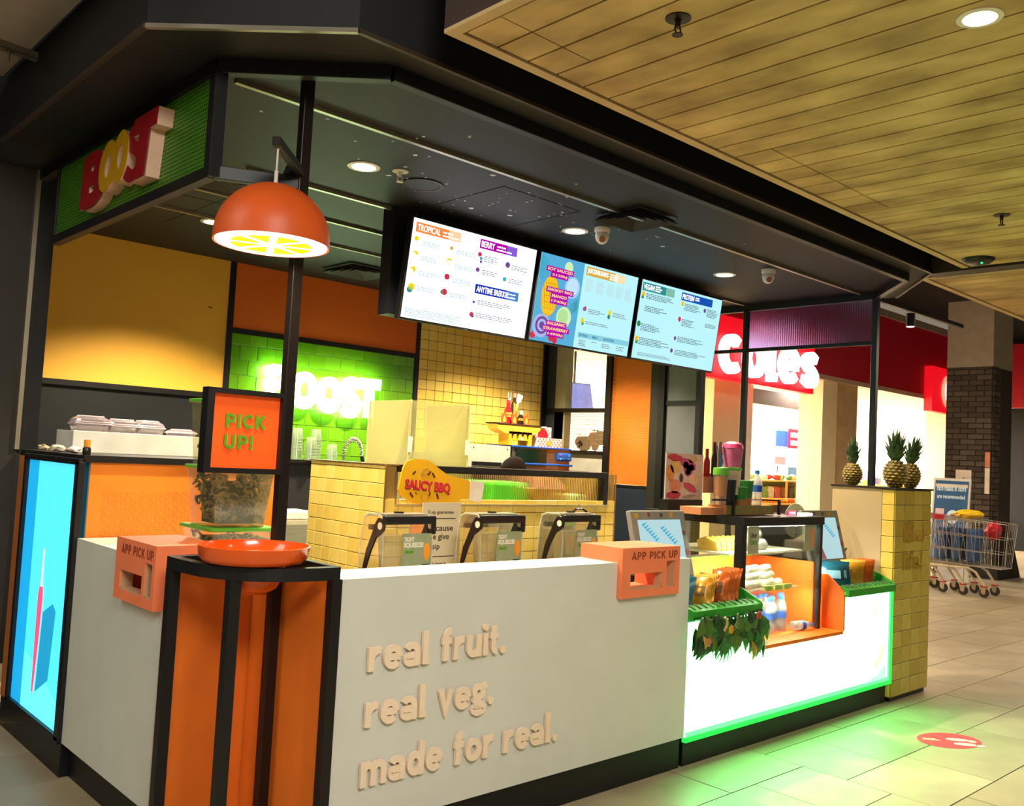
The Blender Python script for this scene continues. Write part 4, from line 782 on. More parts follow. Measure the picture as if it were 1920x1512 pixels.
# ================================================================ person behind the station
def person(loc, ry):
    o = thing('person', 'person with dark hair bending over behind the reeded window', 'person', loc)
    verts = [((0, 0, .92), .15), ((0, 0, 1.10), .14), ((0, -.03, 1.27), .15), ((0, -.06, 1.36), .075), ((0, -.10, 1.42), .055),
             ((.17, -.03, 1.31), .06), ((.22, -.06, 1.06), .045), ((.16, -.22, 1.08), .035), ((.14, -.28, 1.10), .028), ((-.17, -.03, 1.31), .06), ((-.22, -.06, 1.06), .045), ((-.16, -.22, 1.08), .035), ((-.14, -.28, 1.10), .028),
             ((.09, 0, .85), .10), ((.10, -.01, .48), .07), ((.10, .02, .09), .045), ((.10, -.12, .04), .035), ((-.09, 0, .85), .10), ((-.10, -.01, .48), .07), ((-.10, .02, .09), .045), ((-.10, -.12, .04), .035)]
    edges = [(0, 1), (1, 2), (2, 3), (3, 4), (2, 5), (5, 6), (6, 7), (7, 8), (2, 9), (9, 10), (10, 11), (11, 12), (0, 13), (13, 14), (14, 15), (15, 16), (0, 17), (17, 18), (18, 19), (19, 20)]
    hands = []
    for s, w0 in ((1, 8), (-1, 12)):
        bx_, by_, bz_ = verts[w0][0]
        for k, (dx, ln) in enumerate(((-.026, .062), (-.009, .072), (.009, .068), (.025, .052))):
            a = len(verts); verts.append(((bx_+dx, by_-.06, bz_-.004), .010)); verts.append(((bx_+dx, by_-.06-ln*.6, bz_-.02), .009)); verts.append(((bx_+dx, by_-.06-ln*.8, bz_-.045), .008)); edges.extend([(w0, a), (a, a+1), (a+1, a+2)])
        a = len(verts); verts.append(((bx_-s*.04, by_-.03, bz_), .011)); verts.append(((bx_-s*.05, by_-.07, bz_-.02), .009)); edges.extend([(w0, a), (a, a+1)])
    me = bpy.data.meshes.new('body'); me.from_pydata([v[0] for v in verts], edges, []); b = bpy.data.objects.new('body', me); COL.objects.link(b); b.parent = o; KIDS.setdefault(o.name, []).append(b)
    sk = b.modifiers.new('skin', 'SKIN'); ss = b.modifiers.new('smooth', 'SUBSURF'); ss.levels = ss.render_levels = 1
    for i, v in enumerate(me.skin_vertices[0].data): v.radius = (verts[i][1], verts[i][1]); v.use_root = (i == 0)
    me.materials.append(M('black_work_shirt', '#1c1c1e', .8))
    P = Vector(loc); SK = M('skin', '#c98e68', .55); q = Matrix.Translation(P+Vector((0, -.135, 1.437))) @ Matrix.Rotation(R(38), 4, 'X')
    h = MB().ball((0, 0, 0), .094, 22, 15, (.80, 1.0, 1.2)); h.v = [tuple(q @ Vector(v)) for v in h.v]; h.build('head', SK, o, smooth=True)
    f = MB().ball((0, -.095, -.012), .016, 10, 7, (.8, 1, 1.3)); f.ball((.076, .0, -.005), .022, 10, 7, (.4, .8, 1.3)); f.ball((-.076, .0, -.005), .022, 10, 7, (.4, .8, 1.3)); f.v = [tuple(q @ Vector(v)) for v in f.v]; f.build('nose_and_ears', SK, o, smooth=True)
    e = MB().ball((.03, -.088, .01), .010, 8, 5).ball((-.03, -.088, .01), .010, 8, 5); e.v = [tuple(q @ Vector(v)) for v in e.v]; e.build('eyes', M('dark_eye', '#1a120c', .3), o, smooth=True)
    mo = MB().ball((0, -.082, -.058), .016, 10, 5, (1.3, .5, .35)); mo.v = [tuple(q @ Vector(v)) for v in mo.v]; mo.build('mouth', M('lip', '#9a4a40', .5), o, smooth=True)
    hr = MB().ball((0, .014, .020), .098, 22, 13, (.80, .98, 1.12)); hr.v = [tuple(q @ Vector(v)) for v in hr.v]; hr.build('hair', M('dark_brown_hair', '#150c07', .8, spec=.1, noise=.3, nscale=60, stretch=(1, 8, 1), bump=.3, bscale=120), o, smooth=True)
    o.rotation_euler = (0, 0, ry); return o
person((2.93, 1.98, 0), R(10))

# ================================================================ back-of-house
bb = thing('back_bench', 'black-topped back bench under the green and yellow tiles', 'bench', (3.4, 3.6, 0))
bx('carcass', 1.85, 5.36, 3.35, 3.97, 0, 1.43, DARK, bb); bx('top', 1.83, 5.38, 3.32, 3.975, 1.43, 1.455, BLACK, bb)
NEON = M('neon_sign_white', '#eaffea', .4, emit=7, ecol='#dcffd4', noise=.01)
ns = thing('neon_sign', 'glowing white BOOST neon sign on the green tiles', 'neon sign', (2.67, 3.9, 1.85)); fr = F((2.10, 3.93, 1.82), (1, 0, 0), (0, 0, 1))
for ch, a, b, w_, h_ in (('B', .02, .08, .21, .30), ('O', .245, .06, .23, .29), ('O', .485, .04, .23, .29), ('S', .715, .02, .20, .33), ('T', .90, .02, .22, .33)): letter_box('letter', ch, fr, a, b, w_, h_, .03, NEON, ns, t=.40)
bx('backing_rail', 2.2, 3.15, 3.965, 3.994, 1.94, 1.98, ALU, ns)
for k, v in enumerate((2.3, 2.67, 3.05)): MB().tube([(v, 3.93, 1.96), (v, 3.97, 1.96)], .008, 6).build('stud', ALU, ns)
def cup_stack(label, x, y, z, n_, r_=.045, mat=None):
    o = thing('cup_stack', label, 'cups', (x, y, z)); mat = mat or clear('frosted_cup', '#f2f8ec', .3, .2, .38, '#dff0d0')
    for k in range(n_): MB().lathe([(r_, 0), (r_*.98, .004), (r_*.78, .088), (0, .088)], (x, y, z+k*.022), 18).build('cup', mat, o, smooth=True)
    return o
for i, (x, y, z, n_, lb_) in enumerate(((2.16, 3.45, 1.455, 8, 'tall stack of upturned clear cups against the green tiles, beside the pole'), (2.33, 3.46, 1.455, 8, 'tall stack of upturned clear cups under the neon letters'), (2.22, 3.34, 1.455, 5, 'yellowish stack of upturned cups in front of the two tall stacks'), (2.42, 3.36, 1.455, 3, 'short stack of upturned clear cups by the spring hose'))): cup_stack(lb_, x, y, z, n_)
th = thing('spring_tap', 'curved spring-hose rinse tap against the green tiles', 'tap', (2.75, 3.5, 1.455)); arc_ = [Vector((2.62+.085*(1-math.cos(t)), 3.5, 1.50+.14*math.sin(t))) for t in [i*math.pi/40 for i in range(41)]]
MB().tube([(2.62, 3.5, 1.455)]+arc_+[(2.80, 3.49, 1.44)], .008, 8).build('hose', M('hose_grey', '#8c8c80', .4, .5), th)
m = MB(); co = []
for i in range(300):
    t = i/300*40; k = min(int(t), 39); p = arc_[k].lerp(arc_[k+1], t-k); d_ = (arc_[k+1]-arc_[k]).normalized(); n1 = Vector((0, 1, 0)); n2 = d_.cross(n1); a = i/300*2*math.pi*22; co.append(p+(n1*math.cos(a)+n2*math.sin(a))*.016)
m.tube(co, .003, 5).build('spring', M('spring_steel', '#d8d4c4', .25, .9), th); MB().tube([(2.79, 3.495, 1.50), (2.81, 3.485, 1.41)], .015, 10).build('spray_head', BLK2, th)
# sink bench seen past the pole
sk_ = thing('sink_bench', 'brushed steel sink bench with splashback behind the tiled station', 'bench', (1.45, 2.75, 0))
bx('body', 1.05, 1.78, 2.45, 3.0, 0, 1.05, STEEL, sk_); bx('top', 1.03, 1.80, 2.42, 3.02, 1.05, 1.075, M('bright_steel', '#c8beac', .25, 1), sk_); bx('splashback', 1.05, 1.78, 2.99, 3.01, 1.075, 1.40, STEEL, sk_); bx('rail', 1.05, 1.78, 2.96, 2.99, 1.36, 1.385, M('rail_ivory', '#d0cabc', .4), sk_)
tag(bx('white_tray', 1.56, 1.78, 2.5, 2.75, 1.075, 1.13, M('tray_white', '#e6e2d6', .5), bevel=.01), 'white plastic tray on the steel sink bench', 'tray')
# oven, cabinet, promo props by the right wall
cab = thing('white_cabinet', 'pale grey appliance cabinet on the back bench beside the blue-trimmed oven', 'cabinet', (4.1, 3.55, 1.455))
bx('body', 3.86, 4.33, 3.36, 3.7, 1.455, 1.66, M('pale_grey_metal', '#b9bcae', .5), cab); bx('vent_slot', 3.87, 4.22, 3.352, 3.36, 1.47, 1.505, BLACK, cab)
for x_ in (3.88, 4.29): MB().lathe([(0, 0), (.006, 0), (.006, .003), (0, .003)], (x_, 3.36, 1.63), 8, axis=(0, -1, 0)).build('screw', DARK, cab)
ov = thing('toaster_oven', 'toaster oven with blue trims and a blue control pod', 'oven', (4.75, 3.5, 1.455)); BLU = M('oven_blue', '#1f5cc0', .35)
bx('body', 4.35, 5.13, 3.36, 3.72, 1.455, 1.655, M('oven_steel', '#8a8272', .3, .8), ov); bx('door_glass', 4.40, 4.80, 3.35, 3.36, 1.50, 1.645, M('oven_glass', '#12261a', .12), ov); bx('top_trim', 4.34, 5.14, 3.345, 3.72, 1.655, 1.672, BLU, ov, bevel=.004)
bx('handle', 4.36, 5.14, 3.32, 3.345, 1.495, 1.515, BLU, ov, bevel=.006); pod = bx('control_pod', 4.94, 5.13, 3.32, 3.36, 1.545, 1.625, BLU, ov, bevel=.018)
for k, (a, b, c) in enumerate(((4.965, 1.605, '#e06080'), (4.965, 1.565, '#60c0e0'), (5.0, 1.57, '#3a8ae0'), (5.08, 1.60, '#9ad0f0'), (5.08, 1.57, '#3a8ae0'))): MB().lathe([(0, 0), (.008, 0), (.008, .004), (0, .004)], (a, 3.32, b), 10, axis=(0, -1, 0)).build('button', M('button_%d' % k, c, .4), pod)
gr = thing('cardboard_grill', 'yellow cardboard barbecue grill prop with cut-out sauce bottles and flames', 'prop', (4.45, 3.45, 1.672)); YC = M('grill_yellow', '#f2b01e', .6); 
bx('leg_panel', 4.30, 4.345, 3.36, 3.50, 1.672, 1.72, YC, gr); bx('leg_panel', 4.55, 4.60, 3.36, 3.50, 1.672, 1.72, YC, gr); fp = bx('front_panel', 4.30, 4.60, 3.36, 3.50, 1.72, 1.80, YC, gr)
MB().prism([(4.14, 3.36, 1.858), (4.72, 3.36, 1.868), (4.70, 3.36, 1.82), (4.63, 3.36, 1.78), (4.26, 3.36, 1.775), (4.17, 3.36, 1.81)], (0, .14, 0)).build('tray', M('grill_yellow_light', '#f6bb3c', .6), gr); bx('charcoal_top', 4.13, 4.73, 3.355, 3.505, 1.862, 1.872, M('coal_brown', '#3a2418', .8), gr)
for k in range(4): MB().lathe([(0, 0), (.013, 0), (.010, .012), (0, .012)], (4.345+k*.065, 3.36, 1.775), 12, axis=(0, -1, 0)).build('knob', BLK2, fp)
MB().lathe([(0, 0), (.016, 0), (.016, .006), (0, .006)], (4.465, 3.36, 1.735), 14, axis=(0, -1, 0)).build('gauge', M('gauge_white', '#f4ead0', .5), fp)
def cutout(name, pts, y, mat, parent, th=.006, edge=None, sc=1):
    return MB().prism([(x, y, z) for x, z in pts], (0, th, 0)).build(name, mat, parent)
def bottle_pts(cx, zb, w_, h_): return [(cx-w_/2, zb), (cx+w_/2, zb), (cx+w_/2, zb+h_*.5), (cx+w_*.42, zb+h_*.6), (cx+w_*.22, zb+h_*.72), (cx+w_*.22, zb+h_), (cx-w_*.22, zb+h_), (cx-w_*.22, zb+h_*.72), (cx-w_*.42, zb+h_*.6), (cx-w_/2, zb+h_*.5)]
CM = M('cutout_crimson', '#9a1220', .5); CD = M('cutout_dark', '#2a1a18', .5); FT_ = M('flame_text', '#f6c83c', .5)
b1 = cutout('bottle', bottle_pts(4.315, 1.872, .095, .215), 3.40, CM, gr); b2 = cutout('bottle', bottle_pts(4.415, 1.92, .075, .24), 3.43, CD, gr); b3 = cutout('bottle', bottle_pts(4.475, 1.872, .085, .12), 3.395, CD, gr)
cutout('bottle_cap', [(4.295, 2.06), (4.335, 2.06), (4.335, 2.09), (4.295, 2.09)], 3.398, M('cap_red', '#d8283c', .5), gr); cutout('bottle_cap', [(4.398, 2.12), (4.432, 2.12), (4.432, 2.162), (4.398, 2.162)], 3.428, M('cap_salmon', '#e06a5a', .5), gr); cutout('bottle_cap', [(4.457, 1.965), (4.495, 1.965), (4.495, 2.0), (4.457, 2.0)], 3.393, M('cap_white_red', '#e8dcd0', .5), gr)
fq = F((0, 3.395, 0), (1, 0, 0), (0, 0, 1)); text('print', 'SWEET', fq, 4.275, 1.955, .078, .018, .001, FT_, gr, lift=.006); text('print', 'BBQ', fq, 4.295, 1.93, .045, .018, .001, FT_, gr, lift=.006); text('print', 'SOY', fq, 4.442, 1.905, .065, .024, .001, FT_, gr, lift=.003)
fv = F((4.425, 3.43, 1.965), (0, 0, 1), (-1, 0, 0)); text('print', 'BALSAMIC', fv, 0, 0.003, .11, .017, .001, FT_, gr, lift=.002); text('print', 'VINEGAR', fv, 0, -.020, .10, .017, .001, FT_, gr, lift=.002)
cutout('fork', [(4.363, 2.0), (4.373, 2.0), (4.377, 2.09), (4.392, 2.105), (4.388, 2.165), (4.383, 2.165), (4.382, 2.11), (4.366, 2.10), (4.354, 2.168), (4.349, 2.168), (4.352, 2.105), (4.366, 2.09)], 3.45, M('cutout_ivory', '#ecdcc8', .6), gr)
cutout('spatula', [(4.455, 1.99), (4.468, 1.99), (4.488, 2.075), (4.515, 2.085), (4.545, 2.145), (4.48, 2.165), (4.462, 2.10), (4.474, 2.078)], 3.45, MT['cutout_ivory'], gr)
for k in range(3): cutout('slot', [(4.486+k*.016, 2.10), (4.492+k*.016, 2.10), (4.502+k*.016, 2.145), (4.496+k*.016, 2.145)], 3.448, M('slot_rust', '#a06a50', .6), gr)
for x_ in (4.245, 4.375, 4.53):
    fm = cutout('flame', [(x_-.03, 1.875), (x_+.03, 1.875), (x_+.04, 1.91), (x_+.028, 1.935), (x_+.018, 1.99), (x_-.004, 1.95), (x_-.02, 1.965), (x_-.028, 1.945), (x_-.038, 1.91)], 3.375, M('flame_red', '#e2501e', .5, emit=.15, ecol='#e2501e'), gr); cutout('flame_core', [(x_-.014, 1.88), (x_+.014, 1.88), (x_+.016, 1.905), (x_, 1.94), (x_-.016, 1.905)], 3.372, M('flame_gold', '#fbb03c', .5), fm, .003)
gb = thing('gingham_box', 'pink gingham cardboard box with a round red emblem beside the grill prop', 'box', (4.87, 3.42, 1.672))
GW = M('gingham_white', '#f6d8d4', .6); GP = M('gingham_pink', '#e0607a', .6)
b_ = bx('body', 4.68, 5.01, 3.36, 3.48, 1.672, 1.76, GW, gb); bk = bx('back_card', 4.73, 4.98, 3.48, 3.486, 1.672, 1.87, GW, gb)
for (fr, W_, H_, par) in ((F((4.68, 3.36, 1.672), (1, 0, 0), (0, 0, 1)), .33, .088, b_), (F((4.73, 3.48, 1.762), (1, 0, 0), (0, 0, 1)), .25, .108, bk)):
    m = MB()
    for i in range(int(W_/.022)):
        for j in range(int(H_/.022)):
            if (i+j) % 2 == 0: m.fbox(fr, i*.022, i*.022+.016, j*.022, j*.022+.016, .0005, .001)
    m.build('checks', GP, par)['kind'] = 'stuff'
MB().prism([(4.86+.07*math.cos(t*.3), 3.474, 1.79+.055*math.sin(t*.3)) for t in range(21)], (0, .004, 0)).build('emblem', M('emblem_red', '#c81424', .5), gb); bx('lid_tab', 4.82, 4.90, 3.47, 3.49, 1.86, 1.875, M('tab_white', '#f4ece0', .5), gb); rect('label', F((4.80, 3.36, 1.69), (1, 0, 0), (0, 0, 1)), 0, .06, 0, .045, M('label_gold', '#eeb43c', .5), b_)
# berries on the window ledge
def berry(label, name, c, r_, kind):
    o = thing(name, label, 'fruit', c); rn = random.Random(int(c[1]*100)); m = MB(); c = Vector(c)
    if kind == 'b':
        for i in range(46):
            z_ = 1-2*(i+.5)/46; a = i*2.39996; q = math.sqrt(1-z_*z_); m.ball(c+Vector((q*math.cos(a)*r_*.8, q*math.sin(a)*r_*.8, z_*r_*.95+r_)), r_*.27, 7, 5)
        m.build('drupelets', M('blackberry', '#241018', .25, noise=.3, nscale=30), o, smooth=True)['kind'] = 'stuff'
    else:
        m.lathe([(0, 0), (r_*.35, r_*.1), (r_*.75, r_*.7), (r_*.8, r_*1.2), (r_*.5, r_*1.7), (0, r_*1.8)], c, 16).build('flesh', M('berry_red', '#a81c34', .3, noise=.2, nscale=25), o, smooth=True)
    m = MB()
    for k in range(5): a = k*1.257; top_ = c+Vector((0, 0, r_*1.9)); m.prism([top_, top_+Vector((math.cos(a-.3), math.sin(a-.3), .1))*r_*.4, top_+Vector((math.cos(a), math.sin(a), .25))*r_*.75, top_+Vector((math.cos(a+.3), math.sin(a+.3), .1))*r_*.4], (0, 0, .002))
    m.build('calyx', M('calyx_green', '#3c6a2c', .6), o); return o
berry('large blackberry model in the middle of the fruit on the ledge', 'blackberry', (5.49, 3.50, 1.665), .07, 'b'); berry('upper blackberry model beside the dark window post', 'blackberry', (5.53, 3.33, 1.735), .065, 'b'); berry('red berry model leaning on the far blackberry', 'strawberry', (5.54, 3.60, 1.68), .075, 's'); berry('red berry model under the upper blackberry', 'strawberry', (5.50, 3.36, 1.665), .05, 's'); berry('tall red berry model between the blackberries', 'strawberry', (5.56, 3.43, 1.72), .08, 's')
tag(bx('ledge_board', 5.44, 5.68, 3.17, 3.73, 1.64, 1.664, M('ledge_tan', '#a06a38', .6)), 'tan ledge board outside the perforated window panel', 'shelf')

# ================================================================ left bench goods
ri = tag(bx('white_riser', .165, 1.0, 2.3, 2.58, 1.462, 1.578, M('riser_white', '#dcdcd0', .45), bevel=.003), 'long white riser box on the tall black-topped bench', 'riser')
CLM = clear('clamshell_plastic', '#f4f0f2', .5, .1, .22, '#e8dce4')
def clamshell(label, x, y, z, w_=.17, h_=.07):
    o = thing('clear_container', label, 'container', (x, y, z))
    def ring(s, zz): return [Vector((x+sx*w_/2*s, y+sy*w_*.36*s, zz)) for sx, sy in ((-.8, -1), (.8, -1), (1, -.8), (1, .8), (.8, 1), (-.8, 1), (-1, .8), (-1, -.8))]
    for nm, lv in (('base', ((.86, z), (1, z+h_*.42))), ('lip', ((1.06, z+h_*.42), (1.06, z+h_*.50))), ('lid', ((1, z+h_*.50), (.92, z+h_*.8), (.62, z+h_)))):
        m = MB(); vs = [p for s, zz in lv for p in ring(s, zz)]; k = len(lv); m.add(vs, [(i*8+j, i*8+(j+1) % 8, i*8+8+(j+1) % 8, i*8+8+j) for i in range(k-1) for j in range(8)]+[tuple(range((k-1)*8, k*8)), tuple(reversed(range(8)))]); m.build(nm, CLM, o)
    m = MB()
    for s in (1.05, .98, .64): m.tube(ring(s, z+h_*(.5 if s > 1 else .62 if s > .9 else 1.0)), .0028, 5, closed=True)
    m.build('rib', clear('clam_rib', '#ffffff', .6, .1, .7, '#f4ecf0'), o)
for x, lb_ in ((.285, 'clear food container at the far left end of the white riser'), (.455, 'clear food container in the middle of the white riser'), (.60, 'clear food container nearest the tubs on the white riser')): clamshell(lb_, x, 2.42, 1.578, .165+.02*(x < .3), .075+.008*(x < .3))
clamshell('flat clear container lying behind the stack of green-lidded tubs', .80, 2.42, 1.578, .15, .038)
so = thing('sauce_bottle', 'tiny dark sauce bottle with an orange cap on the bench edge', 'bottle', (.03, 1.66, 1.462)); MB().lathe([(0, 0), (.017, 0), (.0185, .004), (.0185, .03), (.013, .04), (0, .04)], (.03, 1.66, 1.462), 14).build('body', M('dark_sauce', '#14100c', .3), so, smooth=True); MB().lathe([(0, .038), (.0145, .038), (.0145, .072), (0, .072)], (.03, 1.66, 1.462), 14).build('cap', M('orange_cap', '#e8920c', .5), so)
for i, (x, y, s, c, lb_) in enumerate(((.06, 2.42, .05, '#c9b48c', 'small tan packet at the end of the tall bench'), (.05, 2.15, .07, '#d8c8b0', 'crumpled clear-wrapped packet on the tall bench'), (.07, 1.98, .06, '#e0d0c0', 'crumpled pale wrapper next to the sauce bottle'))):
    m = MB(); rn = random.Random(i); m.ball((x, y, 1.462+.016), s*.8, 9, 6, (.7, 1, .35)); m.v = [(a+rn.uniform(-.006, .006), b+rn.uniform(-.008, .008), max(1.462, c_+rn.uniform(-.006, .008))) for a, b, c_ in m.v]; tag(m.build('wrapped_packet', M('wrapper_%d' % i, c, .25), None, origin=(x, y, 1.462)), lb_, 'packet')
# stacked tubs with green lids
TUBM = clear('tub_plastic', '#fafae8', .3, .12, .10, '#f4f3c8'); LID = M('tub_lid_green', '#5aa82c', .45)
def tub(label, x, y, z, w0, w1, h_, fill):
    o = thing('food_tub', label, 'tub', (x, y, z), None)
    vs = [Vector((x+sx*w/2, y+sy*w/2, zz)) for w, zz in ((w0, z), (w1, z+h_)) for sx, sy in ((-1, -1), (1, -1), (1, 1), (-1, 1))]
    MB().add(vs, [(0, 1, 5, 4), (1, 2, 6, 5), (2, 3, 7, 6), (3, 0, 4, 7), (3, 2, 1, 0)]).build('body', TUBM, o)
    bx('lid', x-w1/2-.012, x+w1/2+.012, y-w1/2-.012, y+w1/2+.012, z+h_, z+h_+.016, LID, o, bevel=.005)
    rn = random.Random(int(z*100)); m = MB(); m2 = MB()
    for i in range(fill):
        t = rn.random(); zz = z+.02+t*(h_*.8); w = (w0+(w1-w0)*t*.8)*.42; c = Vector((x+rn.uniform(-w, w), y-w+abs(rn.gauss(0, .02)), zz)) if i % 2 else Vector((x-w+abs(rn.gauss(0, .02)), y+rn.uniform(-w, w), zz))
        rot = Matrix.Rotation(rn.uniform(0, 6.28), 3, 'Z') @ Matrix.Rotation(rn.uniform(.4, 2.2), 3, 'X'); r_ = rn.uniform(.013, .02); (m if i % 3 else m2).tube([c+rot @ Vector((r_*math.cos(a), r_*math.sin(a), 0)) for a in [k*.5 for k in range(rn.choice((6, 8, 10)))]], .0055, 5)
    m.build('dried_slices', M('dried_slice_tan', '#c2b070', .6, noise=.2, nscale=40), o)['kind'] = 'stuff'; m2.build('dried_slices', M('dried_slice_olive', '#7a7030', .6, noise=.2, nscale=40), o)['kind'] = 'stuff'
    bx('fill_core', x-w0*.36, x+w0*.36, y-w0*.36, y+w0*.36, z+.01, z+h_*.78, M('dark_olive_fill', '#4c4a1c', .8), o); return o
tub('shallow clear tub with green lid at the bottom of the tub stack', .405, .92, 1.03, .25, .29, .15, 40); tub('deep clear tub of curled dried slices in the middle of the tub stack', .395, .92, 1.197, .225, .27, .24, 170); tub('top clear tub of the stack half hidden by the PICK UP! sign', .40, .93, 1.454, .24, .275, .27, 120)
# ================================================================ display counter with lit front
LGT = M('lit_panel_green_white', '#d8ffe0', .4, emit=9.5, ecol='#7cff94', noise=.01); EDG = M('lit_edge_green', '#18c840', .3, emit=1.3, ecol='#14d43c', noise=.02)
dc = thing('display_counter', 'lit white-green display counter with an orange recess and black kick', 'counter', (3.7, .3, 0))
for x0, x1, z1 in ((2.535, 3.20, .745), (3.20, 4.20, .535), (4.20, 4.875, .785)): bx('lit_front', x0, x1, .004, .012, .16, z1, LGT, dc)
bx('lit_front', 3.145, 3.19, .0045, .012, .745, .775, LGT, dc)
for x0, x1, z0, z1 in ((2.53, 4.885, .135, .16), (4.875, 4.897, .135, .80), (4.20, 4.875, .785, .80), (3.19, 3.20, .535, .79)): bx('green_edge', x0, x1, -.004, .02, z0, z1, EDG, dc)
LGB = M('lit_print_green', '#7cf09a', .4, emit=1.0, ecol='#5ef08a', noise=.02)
for x0, x1, z0, z1 in ((2.535, 4.875, .16, .185), (4.845, 4.875, .185, .785), (4.22, 4.845, .772, .785)): bx('printed_border', x0, x1, .0025, .004, z0, z1, LGB, dc)  # dimmer green rim: the panel light's falloff at its edges put into the colour
fpr = F((4.2, .004, .16), (1, 0, 0), (0, 0, 1))
for pts, c in ((((.45, .10), (.52, .13), (.57, .19), (.60, .26), (.585, .27), (.54, .21), (.49, .16), (.44, .125)), '#f4ee9a'), (((.40, .44), (.43, .46), (.45, .52), (.44, .56), (.42, .52)), '#d8f4a8'), (((.52, .50), (.55, .50), (.56, .58), (.53, .57)), '#e4f8c0'), (((.30, .02), (.62, .02), (.62, .12), (.50, .06)), '#9af4b4')): MB().prism([fpr.p(*q, .0005) for q in pts], fpr.n*.001).build('printed_picture', M('lit_print_'+c, c, .4, emit=1.1, ecol=c, noise=.02), dc)
bx('carcass', 2.53, 4.89, .02, .85, .14, .535, DARK, dc); bx('kick_board', 2.56, 4.89, .035, .80, 0, .14, BLACK, dc)
bx('carcass', 2.53, 3.19, .02, .30, .535, .76, DARK, dc); bx('carcass', 4.21, 4.89, .02, .30, .535, .79, DARK, dc)
NO = M('recess_orange', '#f2701a', .45, noise=.04)
bx('recess_floor', 3.20, 4.19, -.002, .60, .535, .556, NO, dc); MB().prism([(4.19, 0, .556), (4.19, .60, .556), (4.19, .60, .90), (4.19, .12, .90), (4.19, 0, .80)], (.02, 0, 0)).build('recess_side', NO, dc); bx('recess_edge', 3.195, 3.207, -.003, .10, .55, .80, NO, dc)
bx('worktop', 2.53, 4.89, .85, 1.05, .90, .93, STEEL, dc)
def tray(label, x0, x1, zf):
    o = thing('snack_tray', label, 'tray', ((x0+x1)/2, .15, zf-.05))
    MB().prism([(x0, -.025, zf-.055), (x0, -.025, zf-.01), (x0, .0, zf), (x0, .045, zf+.01), (x0, .045, zf-.02), (x0, .0, zf-.055)], (x1-x0, 0, 0)).build('front_lip', GREENP, o)
    bx('floor', x0, x1, .045, .30, zf-.03, zf-.018, GREENP, o); MB().prism([(x1-.012, -.02, zf-.03), (x1-.012, .30, zf-.03), (x1-.012, .30, zf+.11), (x1-.012, .10, zf+.055), (x1-.012, -.02, zf)], (.012, 0, 0)).build('side', GREENP, o); bx('back', x0, x1, .29, .30, zf-.018, zf+.10, GREENP, o)
    n_ = int((x1-x0)/.055)
    for k in range(n_): xx = x0+.03+k*.055; MB().tube([(xx, -.012, zf+.001), (xx+.01, .04, zf+.014)], .0035, 5).build('wire', M('wire_dark_green', '#1c3a14', .5), o)
    return o
tray('green snack tray above the leaf garland', 2.53, 3.185, .815); tray('green snack tray beside the tiled pier', 4.205, 4.885, .825)
def snack_bag(label, x, y, z, col, rz=0, tilt=.35, h_=.17, w_=.11):
    o = thing('snack_bag', label, 'snack bag', (x, y, z)); n_ = 7; m = MB(); rn = random.Random(int(x*1000)); vs = []; fs = []
    rot = Matrix.Rotation(rz, 3, 'Z') @ Matrix.Rotation(-tilt, 3, 'X')
    for s in (-1, 1):
        for i in range(n_):
            for j in range(n_):
                u, v = i/(n_-1)*2-1, j/(n_-1); th = .030*(1-u*u)*(math.sin(math.pi*min(1, v*1.0))**.5 if 0 < v < 1 else 0); vs.append(Vector((x, y, z))+rot @ Vector((u*w_/2*(1-.06*math.sin(math.pi*v)), s*(th+.001+rn.uniform(-.003, .003)*(0 < v < 1)), v*h_)))
    for s in range(2):
        for i in range(n_-1):
            for j in range(n_-1): a = s*n_*n_+i*n_+j; fs.append((a, a+1, a+n_+1, a+n_))
    m.add(vs, fs).build('pouch', M('foil_'+col, col, .28, .25, noise=.2, nscale=25), o, smooth=True)
    f3 = F(Vector((x, y, z)), rot @ Vector((1, 0, 0)), rot @ Vector((0, 0, 1))); MB().fbox(f3, -w_/2, w_/2, h_-.014, h_+.004, -.003, .003).build('crimp_seal', M('foil_seal_'+col, col, .35, .3, noise=.1), o)
    MB().fbox(f3, -w_*.28, w_*.28, h_*.30, h_*.62, .029, .0305).build('label_print', M('bag_label_'+col, {'#1d5a6c': '#7ab0c0', '#c9922a': '#6a4a18', '#c4601c': '#5c3a16'}[col], .5), o); return o
for k in range(2): snack_bag('blue snack bag in the garland tray', 2.62+k*.045, .12+k*.06, .80, '#1d5a6c', -1.35, .35)['group'] = 'blue bags in the garland tray'
for k in range(3): snack_bag('yellow-brown snack bag in the garland tray', 2.75+k*.065, .10+.03*k, .80, '#c9922a', -1.35, .4)['group'] = 'yellow bags in the garland tray'
for k in range(4): snack_bag('orange-brown snack bag in the garland tray', 2.93+k*.062, .11+.015*k, .80, '#c4601c', -1.35, .35, .19)['group'] = 'orange bags in the garland tray'
for k in range(2): snack_bag('blue snack bag in the tray beside the tiled pier', 4.30+k*.08, .13, .81, '#1d5a6c', -.8, .4, .17, .16)['group'] = 'blue bags in the pier tray'
for k in range(3): snack_bag('yellow-brown snack bag in the tray beside the tiled pier', 4.50+k*.055, .14, .81, '#c9922a', -1.3, .35)['group'] = 'yellow bags in the pier tray'
for k in range(3): snack_bag('orange-brown snack bag in the tray beside the tiled pier', 4.66+k*.06, .15, .81, '#c4601c', -1.3, .35)['group'] = 'orange bags in the pier tray'
